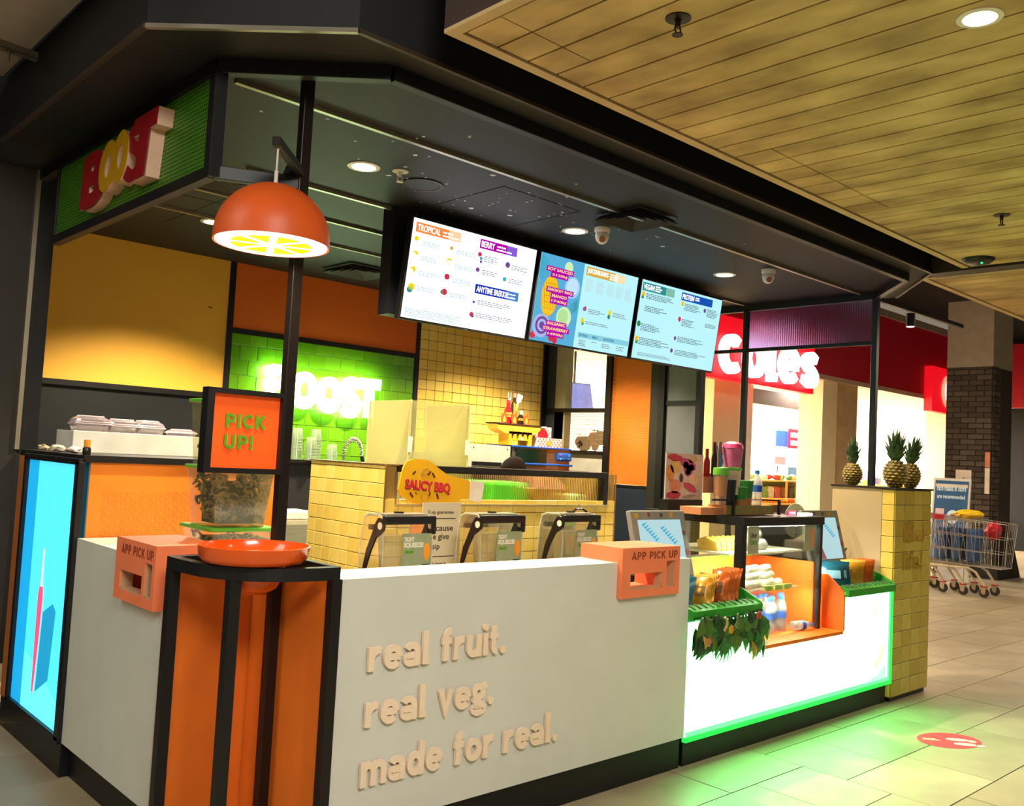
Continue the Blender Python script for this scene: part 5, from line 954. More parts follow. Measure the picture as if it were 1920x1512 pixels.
# garland
gl = thing('leaf_garland', 'garland of dark tropical leaves hanging below the snack tray', 'garland', (2.83, -.02, .78)); LV = [M('leaf_dark', '#163c18', .5, noise=.3, nscale=20), M('leaf_mid', '#2f6a26', .5, noise=.3, nscale=20), M('leaf_olive', '#4a6a20', .5, noise=.3, nscale=20), M('leaf_ochre', '#a8842c', .6, noise=.2, nscale=20)]
MB().tube([(2.53, -.03, .77), (2.85, -.035, .755), (3.17, -.03, .77)], .006, 6).build('vine', LV[0], gl); rn = random.Random(11)
def leaf(x, z, l, w_, ang, mat, y=-.035, name='leaf'):
    d_ = Vector((math.sin(ang), 0, -math.cos(ang))); s = Vector((d_.z, 0, -d_.x)); nrm = Vector((0, -1, 0)); p = Vector((x, y, z)); pts = []
    prof = ((0, .06), (.15, .55), (.4, 1), (.65, .8), (.88, .3), (1, 0)); vs = []
    for t, q in prof: c = p+d_*l*t+nrm*(.02*math.sin(math.pi*t)); vs += [c-s*w_*q/2+nrm*-.006, c, c+s*w_*q/2+nrm*-.006]
    k = len(prof); MB().add(vs, [f for i in range(k-1) for f in ((i*3, i*3+1, i*3+4, i*3+3), (i*3+1, i*3+2, i*3+5, i*3+4))]).build(name, mat, gl)
for i in range(110):
    x = 2.535+rn.random()*.60; zt = .785-rn.random()*.10; long_ = .09+.06*rn.random()+(.05 if .86 < (x-2.5)/.65 < 1 or .35 < (x-2.5)/.65 < .5 else 0); leaf(x, zt, long_, .05+.045*rn.random(), rn.uniform(-.6, .6), LV[rn.choice((0, 0, 0, 1, 1, 2))], -.03-rn.random()*.03)
for x in (2.60, 2.68, 2.72, 3.02, 3.08, 3.12): leaf(x, .66, .11+.05*(x > 3.1), .05, rn.uniform(-.35, .35), LV[rn.choice((0, 1))], -.05)
for k in range(7): leaf(2.755, .68, .15, .016, -.75+k*.25, LV[1], -.065, 'palm_blade')
for k in range(7): leaf(2.88, .78, .13, .012, -.7+k*.22, LV[2], -.065, 'palm_blade')
leaf(3.02, .62, .11, .055, .1, LV[3], -.07); leaf(2.56, .69, .08, .04, .2, LV[3], -.07)
for x, z, c in ((2.60, .655, '#c06a5c'), (2.80, .70, '#c8901c'), (3.07, .755, '#a83a24')):
    m = MB(); c0 = Vector((x, -.075, z))
    for k in range(5): a = k*1.257; m.ball(c0+Vector((.013*math.cos(a), 0, .013*math.sin(a))), .012, 8, 5, (1, .5, 1))
    m.build('flower', M('petal_'+c, c, .5), gl, smooth=True)
MB().tube([(2.74+.02*math.sin(t*.6), -.075, .77-.012*t) for t in range(7)], .008, 6).build('tendril', M('tendril_cream', '#b8a060', .6), gl)
# glass cabinet
gc = thing('glass_display_case', 'black-framed glass display case standing in the orange recess', 'display case', (3.65, .48, .556))
X0, X1, Y0, Y1, Z0, Z1 = 3.20, 4.10, .125, .82, .556, 1.275
for x, y, s in ((X0, Y0, .05), (X1, Y0, .03), (X0, Y1, .03), (X1, Y1, .03)): bx('post', x-s/2+.01, x+s/2+.01, y, y+s, Z0 if x > 3.5 or y > .5 else Z0, Z1-.05, BLACK, gc)
bx('top_frame', X0-.012, X1+.025, Y0-.01, Y0+.035, Z1-.05, Z1, BLACK, gc); bx('top_frame', X0-.012, X0+.03, Y0+.035, Y1+.03, Z1-.05, Z1, BLACK, gc); bx('top_frame', X1-.01, X1+.025, Y0+.035, Y1+.03, Z1-.05, Z1, BLACK, gc)
bx('roof', X0+.03, X1-.01, Y0+.035, Y1+.03, Z1-.02, Z1-.004, M('case_roof', '#2a2c2e', .4), gc)
MB().box(X0+.036, X1-.006, Y0+.010, Y0+.014, Z0, Z1-.05).build('front_pane', GLASS, gc); MB().box(X0+.012, X0+.016, Y0+.05, Y1, Z0, Z1-.05).build('side_pane', GLASS, gc)
bx('lower_back', X0+.02, X1, .62, .64, Z0, .98, M('case_back_orange', '#f0761c', .5, noise=.06, nscale=3, col2='#f8a23c'), gc); bx('lower_side', X1-.014, X1-.004, .16, .62, Z0, .98, NO, gc); bx('green_strip', X0+.02, X1, .612, .62, .97, .985, M('strip_lime', '#6ac02c', .5, emit=.2, ecol='#6ac02c'), gc)
SHM = clear('shelf_glass', '#f2f6e8', .5, .1, .25, '#f0ead0'); bx('shelf', X0+.03, X1-.12, .20, .60, .822, .830, SHM, gc); bx('shelf', X0+.03, X1-.015, .24, .78, 1.04, 1.052, M('shelf_ivory', '#ece4c4', .4), gc)
for k in range(3): bx('price_strip', 3.56+k*.11, 3.655+k*.11, .188, .195, .818, .850, M('price_lime', '#9cb83c', .5), gc)
area = bpy.data.lights.new('case_light', 'AREA'); area.shape = 'RECTANGLE'; area.size = .75; area.size_y = .08; area.energy = 22; area.color = (1, .93, .78)
for zz, yy in ((1.215, .22), (1.03, .30), (.812, .18)):
    ao = bpy.data.objects.new('case_light', area); COL.objects.link(ao); ao.parent = gc; ao.location = Vector((3.65, yy, zz))-ORG[gc.name]
bx('light_tube', 3.25, 4.05, .19, .205, 1.212, 1.224, M('tube_white', '#fff8ea', .4, emit=5, ecol='#fff2d8'), gc)
for (a, b, w1, tx, lb_) in ((3.262, 3.375, .113, 1, ''), (3.905, 4.03, .125, 0, '')):
    cd_ = bx('pasted_notice', a, b, Y0+.006, Y0+.0085, 1.06, 1.222, M('notice_grey', '#a8a690' if tx else '#c8b888', .6), gc)
    fz = F((a, Y0+.006, 1.06), (1, 0, 0), (0, 0, 1))
    if tx: text('notice_print', 'Uber', fz, .02, .095, .07, .03, .0004, M('ink_black', '#14140f', .6), cd_, lift=.0005, offset=.02); text('notice_print', 'Eats', fz, .02, .055, .07, .03, .0004, M('eats_green', '#2f8a34', .6), cd_, lift=.0005, offset=.02)
    else: rect('notice_print', fz, .07, .12, .02, .14, M('notice_peach', '#d0905c', .6), cd_, .0005)
# goods in the case
PET = clear('pet_bottle', '#f4fafa', .6, .05, .42, '#f2f8f4'); CAPB = M('cap_blue', '#2b78d8', .4); LBLU = M('label_blue', '#2a66c8', .5)
def water_bottle(label, x, y, z, s=1.0, group=None):
    o = thing('water_bottle', label, 'bottle', (x, y, z), group)
    MB().lathe([(0, 0), (.028*s, 0), (.031*s, .008*s), (.031*s, .05*s), (.029*s, .056*s), (.031*s, .062*s), (.031*s, .125*s), (.024*s, .15*s), (.012*s, .168*s), (.011*s, .18*s)], (x, y, z), 18).build('bottle', PET, o, smooth=True)
    MB().lathe([(0, .198*s), (.014*s, .198*s), (.0145*s, .178*s), (.0125*s, .178*s)], (x, y, z), 14).build('cap', CAPB, o)
    MB().lathe([(.0316*s, .075*s), (.0318*s, .076*s), (.0318*s, .112*s), (.0316*s, .113*s)], (x, y, z), 18).build('label_wrap', LBLU, o); return o
wb0 = water_bottle('clear water bottle with blue cap standing in the orange case', 3.64, .20, .556, 1.1, 'water bottles in the orange case')
for x, y in ((3.72, .235), (3.80, .215), (3.87, .27), (3.94, .30), (3.70, .31), (3.79, .33), (3.62, .30)): dup(wb0, (x, y, .556))
bt = water_bottle('small bottle lying on its side in the orange case', 3.90, .25, .556, .9); bt.rotation_euler = (0, R(90), R(-12)); bt.location = (3.86, .17, .588)
for k in range(6):
    x = 3.86+k*.038; o = thing('red_can', 'small red can standing in a row beside the water bottles', 'can', (x, .48, .72), 'row of red cans'); MB().lathe([(0, 0), (.017, 0), (.018, .004), (.018, .055), (.015, .06), (0, .06)], (x, .48, .745), 14).build('body', M('can_pink', '#e2605c', .35, .2), o, smooth=True); MB().lathe([(0, .061), (.014, .061), (.014, .064), (0, .064)], (x, .48, .745), 14).build('lid', ALU, o)
bx('can_shelf', 3.84, 4.09, .44, .60, .728, .745, SHM, gc)
rn = random.Random(5); BALL = M('white_treat', '#fff6e0', .5, noise=.04); n_ = 0
for j in range(3):
    for i in range(7-j):
        for k in range(2 if j < 2 else 1):
            x = 3.47+i*.057+j*.03; y = .25+k*.06+j*.02+.012*((i*7+j*3) % 3); z = .830+j*.042; o = tag(MB().ball((x, y, z+.025), .0262, 14, 9, (1, 1, .95)).build('round_treat', BALL, None, smooth=True, origin=(x, y, z)), 'round white snack ball piled on the lit glass shelf', 'snack ball', 'pile of white snack balls')
WR = M('wrap_gold', '#e8b850', .5, noise=.15, nscale=30); WR2 = M('wrap_paper', '#e0c898', .6)
for k in range(6):
    x = 3.28+k*.055; o = thing('wrapped_sandwich', 'golden wrapped sandwich leaning in the row on the ivory shelf', 'sandwich', (x, .42, 1.052), 'row of wrapped sandwiches'); q = Matrix.Translation((x, .42, 1.052)) @ Matrix.Rotation(R(-24), 4, 'Y')
    MB().prism([q @ Vector(p) for p in ((0, -.07, 0), (0, .07, 0), (0, .07, .06), (0, 0, .085), (0, -.07, .06))], q.to_3x3() @ Vector((.026, 0, 0))).build('filling', WR, o); MB().prism([q @ Vector(p) for p in ((.026, -.072, 0), (.026, .072, 0), (.026, .072, .04), (.026, -.072, .045))], q.to_3x3() @ Vector((.006, 0, 0))).build('paper', WR2, o)
dome_m = clear('dome_plastic', '#f4f6ee', .6, .08, .3, '#eef0e0')
for k, (x, y, r_, z) in enumerate(((3.52, .34, .06, 1.052), (3.62, .36, .062, 1.052), (3.71, .34, .058, 1.052), (3.57, .33, .055, 1.115), (3.66, .35, .055, 1.118))):
    o = thing('dome_lid_cup', 'clear domed dessert cup in the pile on the ivory shelf', 'cup', (x, y, z), 'pile of clear domed cups'); MB().lathe([(0, 0), (r_*.8, 0), (r_, .025)], (x, y, z), 18).build('cup', dome_m, o, smooth=True); MB().lathe([(r_*1.04, .025), (r_*.98, .045), (r_*.7, .068), (0, .078)], (x, y, z), 18).build('dome', dome_m, o, smooth=True)
# ---------------------------------------------------------------- things on the case
pb = thing('fruit_poster', 'fruit and vegetable picture board on a black foot beside the grey mesh', 'poster', (3.32, .65, 1.275)); fr = F((3.13, .65, 1.345), (1, 0, 0), (0, 0, 1))
bx('foot', 3.14, 3.50, .63, .70, 1.275, 1.345, BLACK, pb); bd = MB().fbox(fr, 0, .39, 0, .29, -.006, 0).build('board', M('marble_print', '#cfc3b8', .5, noise=.12, nscale=9), pb)
def blob(a, b, w_, h_, rz, col, nm='printed_fruit', wob=.12, n=16, lift=.001):
    rn = random.Random(int(a*997+b*131)); m = MB(); m.prism([fr.p(a+(w_*math.cos(t)*math.cos(rz)-h_*math.sin(t)*math.sin(rz))*(1+rn.uniform(-wob, wob)), b+(w_*math.cos(t)*math.sin(rz)+h_*math.sin(t)*math.cos(rz))*(1+rn.uniform(-wob, wob)), lift) for t in [i*2*math.pi/n for i in range(n)]], fr.n*.0008); return m.build(nm, M('print_'+col, col, .5, noise=.15, nscale=30), bd)
for a in ((.085, .262, .075, .022, -.05, '#c43a4e'), (.10, .205, .055, .045, 0, '#d8bc6a'), (.045, .165, .04, .05, .3, '#d8944a'), (.225, .225, .085, .035, -.3, '#b8407a'), (.245, .185, .05, .03, .6, '#a83a70'), (.215, .20, .05, .03, -.9, '#b8407a'), (.28, .255, .05, .02, .2, '#d0b078'), (.30, .125, .06, .04, 0, '#d8bc9a'), (.10, .085, .062, .045, 0, '#d48a72'), (.255, .075, .075, .025, -.3, '#c04060'), (.085, .028, .075, .024, 0, '#b83a4c'), (.16, .135, .02, .028, .2, '#3a3440'), (.25, .02, .07, .012, .1, '#a89088')): blob(*a)
dsp = thing('flavour_display', 'patterned cardboard riser box with green squares along the case top', 'riser', (3.56, .36, 1.275)); rb = bx('box', 3.29, 3.83, .31, .44, 1.275, 1.332, M('kraft_card', '#b07c48', .7), dsp); bx('tray_box', 3.06, 3.29, .33, .48, 1.275, 1.318, M('salmon_card', '#d08858', .7), dsp)
frb = F((3.29, .31, 1.275), (1, 0, 0), (0, 0, 1))
for i in range(6):
    for j in range(2): rect('printed_square', frb, .03+i*.085, .075+i*.085, .008+j*.026, .026+j*.026, M('square_green', '#6a9a34', .6), rb)
fk = thing('table_frame', 'thin black wire frame round the cardboard riser box', 'frame', (3.5, .3, 1.275))
for x in (3.335, 3.855): bx('upright', x, x+.016, .285, .30, 1.275, 1.372, BLACK, fk)
bar('cross_bar', (3.12, .295, 1.366), (3.345, .293, 1.366), .01, BLACK, fk); bar('cross_bar', (3.60, .47, 1.366), (3.86, .293, 1.366), .01, BLACK, fk)
def tumbler(name, label, cat, x, y, z, r_, h_, parts):
    o = thing(name, label, cat, (x, y, z))
    for nm, prof, mt in parts: MB().lathe([(a*r_, b*h_) for a, b in prof], (x, y, z), 20).build(nm, mt, o, smooth=True)
    return o
tumbler('juice_tumbler', 'clear tumbler of orange juice with a green lid on the riser', 'cup', 3.295, .36, 1.332, .045, .225, (('cup', [(0, 0), (.8, 0), (1, .8), (.97, .8)], clear('tumbler_clear', '#f6f0e0', .4, .1, .25, '#f0e4d0')), ('juice', [(0, .24), (.55, .24), (.72, .32), (.72, .62), (.6, .78), (0, .78)], M('orange_juice', '#e89a2c', .4)), ('lid', [(1.04, .8), (1.08, .82), (1.02, 1), (0, 1.02)], M('lid_green', '#6cc23c', .5))))
tumbler('black_tumbler', 'plain black tumbler on the riser between juice and green cups', 'cup', 3.40, .37, 1.332, .046, .155, (('cup', [(0, 0), (.82, 0), (1, 1), (.95, 1), (.8, .06), (0, .05)], M('tumbler_black', '#16221f', .5)),))
KR = M('kraft_sleeve', '#b07a48', .7); GC = M('cup_green', '#2f8a34', .5)
for x, y, h_, r_, lb_ in ((3.505, .35, .115, .04, 'short green paper cup with kraft base on the riser'), (3.605, .38, .155, .048, 'tall green paper cup with kraft base on the riser')): tumbler('paper_cup', lb_, 'cup', x, y, 1.332, r_, h_, (('base_band', [(0, 0), (.78, 0), (.84, .3)], KR), ('cup', [(.84, .3), (1, .97)], GC), ('rim', [(1, .97), (1.04, .98), (1.04, 1), (.98, 1), (.96, .9), (0, .88)], M('cup_rim_mint', '#a8d8b0', .5))))
wbt = water_bottle('clear water bottle with blue cap standing on the riser', 3.73, .38, 1.332, 1.12)
co_ = thing('cutout_display', 'cardboard cut-out of sauce bottles and a pink smoothie behind the tumblers', 'display', (3.42, .43, 1.332)); RB = M('cutout_back', '#8a7c78', .6)
cutout('back_card', [(3.40, 1.332), (3.54, 1.332), (3.545, 1.56), (3.39, 1.55)], .43, RB, co_)
b1 = cutout('bottle', bottle_pts(3.255, 1.50, .06, .17), .434, CM, co_); b2 = cutout('bottle', bottle_pts(3.335, 1.50, .055, .215), .436, CD, co_); cutout('spatula', [(3.375, 1.52), (3.385, 1.52), (3.395, 1.63), (3.42, 1.66), (3.41, 1.72), (3.38, 1.72), (3.375, 1.65)], .438, M('cutout_grey', '#8c7e74', .6), co_); cutout('support_card', [(3.23, 1.40), (3.42, 1.40), (3.42, 1.52), (3.23, 1.52)], .44, M('card_tan', '#b88a6a', .6), co_)
pk = MB().lathe([(0, 0), (.05, 0), (.062, .10), (.065, .125)], (3.475, .40, 1.56), 20).build('smoothie_cup', M('smoothie_pink', '#b04a78', .4, noise=.4, nscale=20, col2='#d070a0'), co_, smooth=True); MB().lathe([(.068, .125), (.06, .15), (.03, .165), (0, .166)], (3.475, .40, 1.56), 20).build('pink_lid', M('lid_pink', '#d8447c', .4), pk, smooth=True)
rbk = MB().lathe([(0, 0), (.055, 0), (.064, .15), (.066, .15), (.066, .165), (0, .165)], (3.46, .40, 1.395), 20).build('printed_cup', M('cup_print', '#c0a890', .5, noise=.4, nscale=14, col2='#e8d4c0'), co_, smooth=True); MB().lathe([(.066, .150), (.069, .152), (.069, .166), (.05, .17)], (3.46, .40, 1.395), 20).build('green_rim', M('lid_green'), rbk); bx('cup_block', 3.41, 3.51, .36, .43, 1.332, 1.395, M('tumbler_black'), co_)
pp = tag(bx('pink_sign_strip', 3.905, 4.00, .25, .262, 1.275, 1.303, M('pink_sign', '#e8407c', .5, emit=.5, ecol='#f04884')), 'small pink sign strip on the glass case', 'sign'); lines('sign_print', F((3.91, .25, 1.275), (1, 0, 0), (0, 0, 1)), [(.006, .021, .075, 1)], M('sign_white', '#fff0f0', .5, emit=.4, ecol='#ffffff'), pp, .0005, 2, .010)
ls = tag(bx('lit_strip', 3.98, 4.12, .20, .23, 1.275, 1.292, M('tube_white')), 'short glowing light strip at the end of the glass case top', 'light'); ls
# order screens
def order_screen(label, dx):
    o = thing('order_screen', label, 'tablet stand', (2.68+dx, .32, .90)); fr = F((2.43+dx, .25, .915), (1, 0, 0), (0, .1, .385)); W_, H_ = .49, .398
    MB().fbox(fr, 0, W_, 0, H_, -.03, 0).build('frame', M('grey_print_frame', '#8c8a7e', .5, noise=.1), o, bevel=.004, seg=1)
    for k, (a, b, c, r_) in enumerate(((.05, .37, '#c8a02c', .018), (.16, .375, '#8a3050', .014), (.27, .372, '#5a2420', .014), (.36, .375, '#c8952c', .018), (.455, .27, '#7a1c24', .016), (.46, .16, '#a03a2c', .018), (.44, .05, '#a8842c', .02), (.03, .20, '#a8344c', .02))): MB().prism([fr.p(a+r_*math.cos(t), b+r_*.9*math.sin(t)*(1+.3*math.sin(3*t)), .0006) for t in [i*.45 for i in range(14)]], fr.n*.0006).build('printed_fruit', M('print_'+c, c, .5), o)
    s = MB().fbox(fr, .055, .435, .06, .345, .0, .003).build('display', E('ice_blue', '#c8eef2', .75), o)
    for a0, b0, d_ in ((.24, .30, 1), (.08, .32, 1)):
        for k in range(7): MB().prism([fr.p(a0+k*.016, b0-k*.014, .0036), fr.p(a0+k*.016+.05, b0-k*.014+.012, .0036), fr.p(a0+k*.016+.012, b0-k*.014-.012, .0036)], fr.n*.0004).build('printed_leaf', AQUA, s)
    MB().prism([fr.p(*q, .0036) for q in ((.06, .062), (.20, .062), (.17, .13), (.12, .19), (.09, .18), (.06, .12))], fr.n*.0004).build('printed_shape', E('rose', '#b07078', .6), s)
    bx('stand', 2.60+dx, 2.76+dx, .33, .50, .90, .93, BLACK, o); MB().prism([(2.63+dx, .35, .93), (2.73+dx, .35, .93), (2.73+dx, .40, 1.15), (2.63+dx, .40, 1.15)], (0, .04, 0)).build('neck', BLACK, o); return o
order_screen('leaning order screen with leaf picture beside the coral order box', 0); order_screen('leaning order screen with leaf picture behind the glass case by the pier', 1.82)
tag(MB().lathe([(0, 0), (.12, 0), (.125, .012), (0, .014)], (0, 0, 0), 24).build('scale_paddle', M('paddle_olive', '#8a8a66', .5), None), 'olive oval paddle standing up behind the glass case', 'paddle')
pdl = bpy.data.objects['scale_paddle']; pdl.location = (4.52, .55, 1.21); pdl.rotation_euler = (0, R(90), R(25)); pdl.scale = (1, .62, 1); bx('paddle_stem', -.012, .012, -.012, .012, -.30, -.11, MT['paddle_olive'], None)
ps = bpy.data.objects['paddle_stem']; ps.parent = None; ps.location = (4.52, .55, .90); ps.data.transform(Matrix.Translation((0, 0, .19))); tag(ps, 'short olive post under the oval paddle', 'post')
pr = thing('receipt_printer', 'pale grey receipt printer on the bench by the tiled pier', 'printer', (4.72, .62, .93)); bx('body', 4.64, 4.80, .55, .70, .93, 1.06, M('printer_grey', '#a89c88', .5), pr, bevel=.012); bx('slot', 4.66, 4.78, .545, .551, 1.0, 1.02, BLACK, pr); bx('paper', 4.68, 4.76, .54, .555, 1.02, 1.05, WHITE, pr); bx('base', 4.63, 4.81, .54, .71, .90, .93, DARK, pr); bx('bench_pad', 4.21, 4.89, .50, .85, .87, .90, STEEL, dc)
tag(MB().tube([(4.62, .48, .905), (4.70, .46, .93), (4.76, .40, .92), (4.83, .42, .91), (4.84, .36, .96), (4.86, .33, 1.03)], .006, 6).build('power_cable', BLK2, None, origin=(4.7, .45, .90)), 'black cable curling on the bench beside the tiled pier', 'cable')

# ================================================================ tiled pier with pineapples
pier = thing('tiled_pier', 'square pier of worn yellow tiles at the right end of the kiosk', 'pier', (5.2, .24, 0)); DT = [M('worn_yellow_tile', '#c8b04a', .35, noise=.15, nscale=9), M('worn_yellow_tile_dark', '#bfa642', .35, noise=.18, nscale=9), M('worn_yellow_tile_pale', '#cfb956', .35, noise=.14, nscale=9)]
bx('core', 4.908, 5.50, .008, .47, .03, 1.468, M('dirty_grout', '#8a7a34', .8), pier); bx('plinth', 4.92, 5.49, .02, .46, 0, .03, BLACK, pier)
tiles(pier, F((4.90, .008, .035), (1, 0, 0), (0, 0, 1)), .0, .60, 0, 1.432, .15, .1105, DT, gap=.004, depth=.008)
tiles(pier, F((4.908, .098, .035), (0, -1, 0), (0, 0, 1)), 0, .09, 0, 1.432, .09, .1105, YT, gap=.004, depth=.008)
bx('side_panel', 4.898, 4.908, .098, .47, .2, 1.468, M('beige_side_panel', '#c8b288', .4, noise=.03), pier); bx('cap', 4.89, 5.52, -.006, .48, 1.468, 1.482, M('cap_slate', '#2c2620', .4), pier)
fz = F((4.90, .0, 0), (1, 0, 0), (0, 0, 1)); RES = M('glue_residue', '#a8840c', .5, noise=.2, nscale=20)
text('residue_lettering', 'life!', fz, .13, .90, .33, .14, .0008, RES, pier, lift=.0014, offset=.03); m = MB(); rn = random.Random(8)
m.prism([fz.p(.13+q[0], 1.09+q[1], .0003) for q in ((0, .01), (.08, 0), (.20, .012), (.34, .004), (.36, .06), (.33, .14), (.22, .15), (.12, .165), (.02, .15), (-.01, .08))], fz.n*.0007); m.build('residue_patch', RES, pier); text('residue_lettering', 'love', fz, .15, 1.11, .30, .11, .0005, M('glue_residue_pale', '#b8942c', .5), pier, lift=.0011)
def pineapple(label, x, y, z, h_, r_, lean=0, flare=1.0, seed=1):
    o = thing('pineapple', label, 'pineapple', (x, y, z)); rn = random.Random(seed); c = Vector((x, y, z)); n_ = 12
    prof = [(r_*math.sin(math.pi*(.06+.9*i/11))**.55, h_*i/11) for i in range(12)]; MB().lathe([(0, 0)]+prof+[(0, h_)], c, 20).build('body', M('pineapple_skin', '#5a4a1a', .6, noise=.35, nscale=30), o, smooth=True)
    m = MB()
    for i in range(9):
        t = (i+.6)/9.4; rr = r_*math.sin(math.pi*(.06+.9*t))**.55
        for j in range(n_):
            a = 2*math.pi*(j+.5*(i % 2))/n_; nn = Vector((math.cos(a), math.sin(a), 0)); p = c+nn*rr*.98+Vector((0, 0, h_*t)); s = Vector((-nn.y, nn.x, 0)); e = rr*.25; hv = h_*.055
            m.add([p-s*e, p+Vector((0, 0, hv)), p+s*e, p-Vector((0, 0, hv)), p+nn*r_*.13], [(0, 3, 4), (3, 2, 4), (2, 1, 4), (1, 0, 4)])
    m.build('eyes', M('pineapple_eye', '#a08a34', .5, noise=.35, nscale=40, col2='#c2ac54'), o)['kind'] = 'stuff'
    m = MB(); tp = c+Vector((0, 0, h_*.97))
    for k in range(46):
        t = k/46; a = k*2.39996; out_ = (1-t)*1.0+.1; l = h_*(.55+.75*t)*rn.uniform(.85, 1.1); d_ = Vector((math.cos(a)*out_*.55*flare+lean*.3, math.sin(a)*out_*.55*flare-lean*.3, 1)).normalized(); s = Vector((-math.sin(a), math.cos(a), 0)); wv = r_*.22
        b0 = tp+Vector((math.cos(a), math.sin(a), 0))*r_*.28*(1-t*.7); mid = b0+d_*l*.55; tip = b0+d_*l+Vector((math.cos(a), math.sin(a), -.25))*l*.16*(1-t)
        m.add([b0-s*wv, b0+s*wv, mid+s*wv*.8, mid-s*wv*.8, tip, b0+d_*l*.3+Vector((math.cos(a), math.sin(a), 0))*wv*.5], [(0, 1, 5), (1, 2, 5), (2, 3, 5), (3, 0, 5), (3, 2, 4)])
    m.build('crown', M('pineapple_leaf', '#3c5a34', .5, noise=.3, nscale=20), o); return o
pineapple('small pineapple at the far corner of the tiled pier', 5.06, .40, 1.482, .165, .068, 0, .8, 2); pineapple('plump pineapple with a spreading crown at the front of the pier', 5.06, .08, 1.482, .20, .082, 0, 1.3, 3); pineapple('slim dark pineapple leaning beside the plump one on the pier', 5.29, .07, 1.482, .185, .07, .5, 1.2, 4)
dcl = thing('floor_decal', 'pink oval floor sticker with white footprints', 'sticker', (4.33, -.61, 0)); c0 = Vector((4.33, -.615, .0004)); DP = M('decal_pink', '#d8344c', .5)
def circ(name, cx, cy, ra, rb_, rot, mat, z): MB().prism([(cx+ra*math.cos(t)*math.cos(rot)-rb_*math.sin(t)*math.sin(rot), cy+ra*math.cos(t)*math.sin(rot)+rb_*math.sin(t)*math.cos(rot), z) for t in [i*2*math.pi/28 for i in range(28)]], (0, 0, .0004)).build(name, mat, dcl)
circ('disc', c0.x, c0.y, .205, .15, R(-20), DP, .0016); DW = M('decal_white', '#f0d8cc', .5)
for s in (-1, 1): circ('footprint', c0.x+.03+s*.028, c0.y-.06+s*.035, .068, .026, R(-48), DW, .0022); circ('footprint', c0.x-.03+.10+s*.028, c0.y-.128+s*.035, .026, .023, R(-48), DW, .0022)
fzd = F((c0.x-.10, c0.y+.075, .0022), (math.cos(R(-48)), math.sin(R(-48)), 0), (math.cos(R(42)), math.sin(R(42)), 0)); lines('print', fzd, [(-.03, .035, .11, 2)], DW, dcl, 0, 3, .012, .02)
# ================================================================ supermarket beyond
YS = 5.0
SW = M('store_cream_wall', '#f0dcb0', .6, noise=.03); SWH = M('store_white', '#f4f2ea', .6, noise=.02)
struct(bx('wall_store_back', 5.6, 28, 15.0, 15.1, 0, 3.3, SWH)); struct(bx('wall_store_right', 24, 24.1, 5.0, 15, 0, 3.3, SWH)); struct(bx('wall_store_left', 5.5, 5.62, YS, 15, 0, 3.3, SW))
cs = struct(MB().box(5.5, 28, YS, 15.1, 3.3, 3.36).build('ceiling_store', M('store_ceiling_cream', '#f2dcae', .7, noise=.03), None))
for k in range(8): bx('panel_joint', 5.6, 28, YS+.6+k*1.2, YS+.612+k*1.2, 3.296, 3.3, M('joint_tan', '#c8ac7c', .7), cs)
for k in range(14): bx('panel_joint', 6.4+k*1.2, 6.412+k*1.2, YS, 14, 3.296, 3.3, MT['joint_tan'], cs)
REDF = M('fascia_red', '#c01430', .5, noise=.06, nscale=1.5)
struct(bx('wall_fascia', 5.5, 18.6, YS-.12, YS, 3.24, 4.55, REDF)); struct(bx('trim_7', 5.5, 18.6, YS-.13, YS+.05, 3.16, 3.24, M('fascia_lip', '#c4a48c', .5)))
struct(bx('wall_fascia_return', 18.6, 18.8, YS-1.6, YS, 3.1, 4.4, REDF)); struct(bx('trim_8', 5.5, 18.7, YS-.16, YS-.02, 4.55, 4.68, M('slab_edge', '#9a9080', .7)))
for k, (a, b, c) in enumerate(((13.05, 13.55, SW), (13.62, 14.30, M('pillar_tan', '#c8a87c', .6)), (18.3, 18.6, SW))): struct(bx('wall_pillar_%d' % (k+1), a, b, YS-.05, YS+.4, 0, 3.2, c))
struct(bx('wall_pillar_4', 10.35, 11.05, YS+.3, YS+.9, 0, 3.3, SW)); struct(bx('wall_pillar_5', 11.05, 11.6, YS+.4, YS+.9, 0, 3.3, SWH))
struct(bx('trim_10', 12.6, 15.9, 6.9, 7.0, 2.86, 3.15, M('lintel_umber', '#4a3a34', .6)))
# sign
cg = thing('supermarket_sign', 'big glowing white coles letters on a bright red sign box', 'sign', (10.9, 4.85, 2.85)); bx('sign_box', 8.5, 12.3, 4.72, 4.88, 2.85, 3.78, M('sign_red_lit', '#e01428', .4, emit=.55, ecol='#f01020'), cg)
fr = F((9.52, 4.72, 2.90), (1, 0, 0), (0, 0, 1)); LWH = M('sign_letter_white', '#ffffff', .4, emit=1.2, ecol='#fff6f4', noise=.01)
sans('letter', 'coles', fr, 0, .02, 2.74, .60, .10, LWH, cg, lift=.02, t=.235, gap=.16)
cg2 = thing('round_logo_sign', 'square red sign with a glowing round white emblem by the brick column', 'sign', (17.6, 4.6, 2.9)); bx('sign_box', 16.95, 18.5, 4.72, 4.88, 2.92, 3.82, M('sign_red_lit'), cg2)
m = MB()
for a0, a1, r0, r1, mt in ((0, 6.2832, .26, .34, 'pink_ring'),):
    pts = [(17.75+r1*math.cos(t)*1.05, 4.70, 3.36+r1*math.sin(t)) for t in [i*.2244 for i in range(28)]]; MB().prism(pts, (0, .02, 0)).build('ring', M('ring_pink_lit', '#ff8a70', .4, emit=1.2, ecol='#ff7a60'), cg2)
MB().prism([(17.78+.25*math.cos(t), 4.685, 3.36+.26*math.sin(t)) for t in [i*.2244 for i in range(28)]], (0, .016, 0)).build('emblem', LWH, cg2)
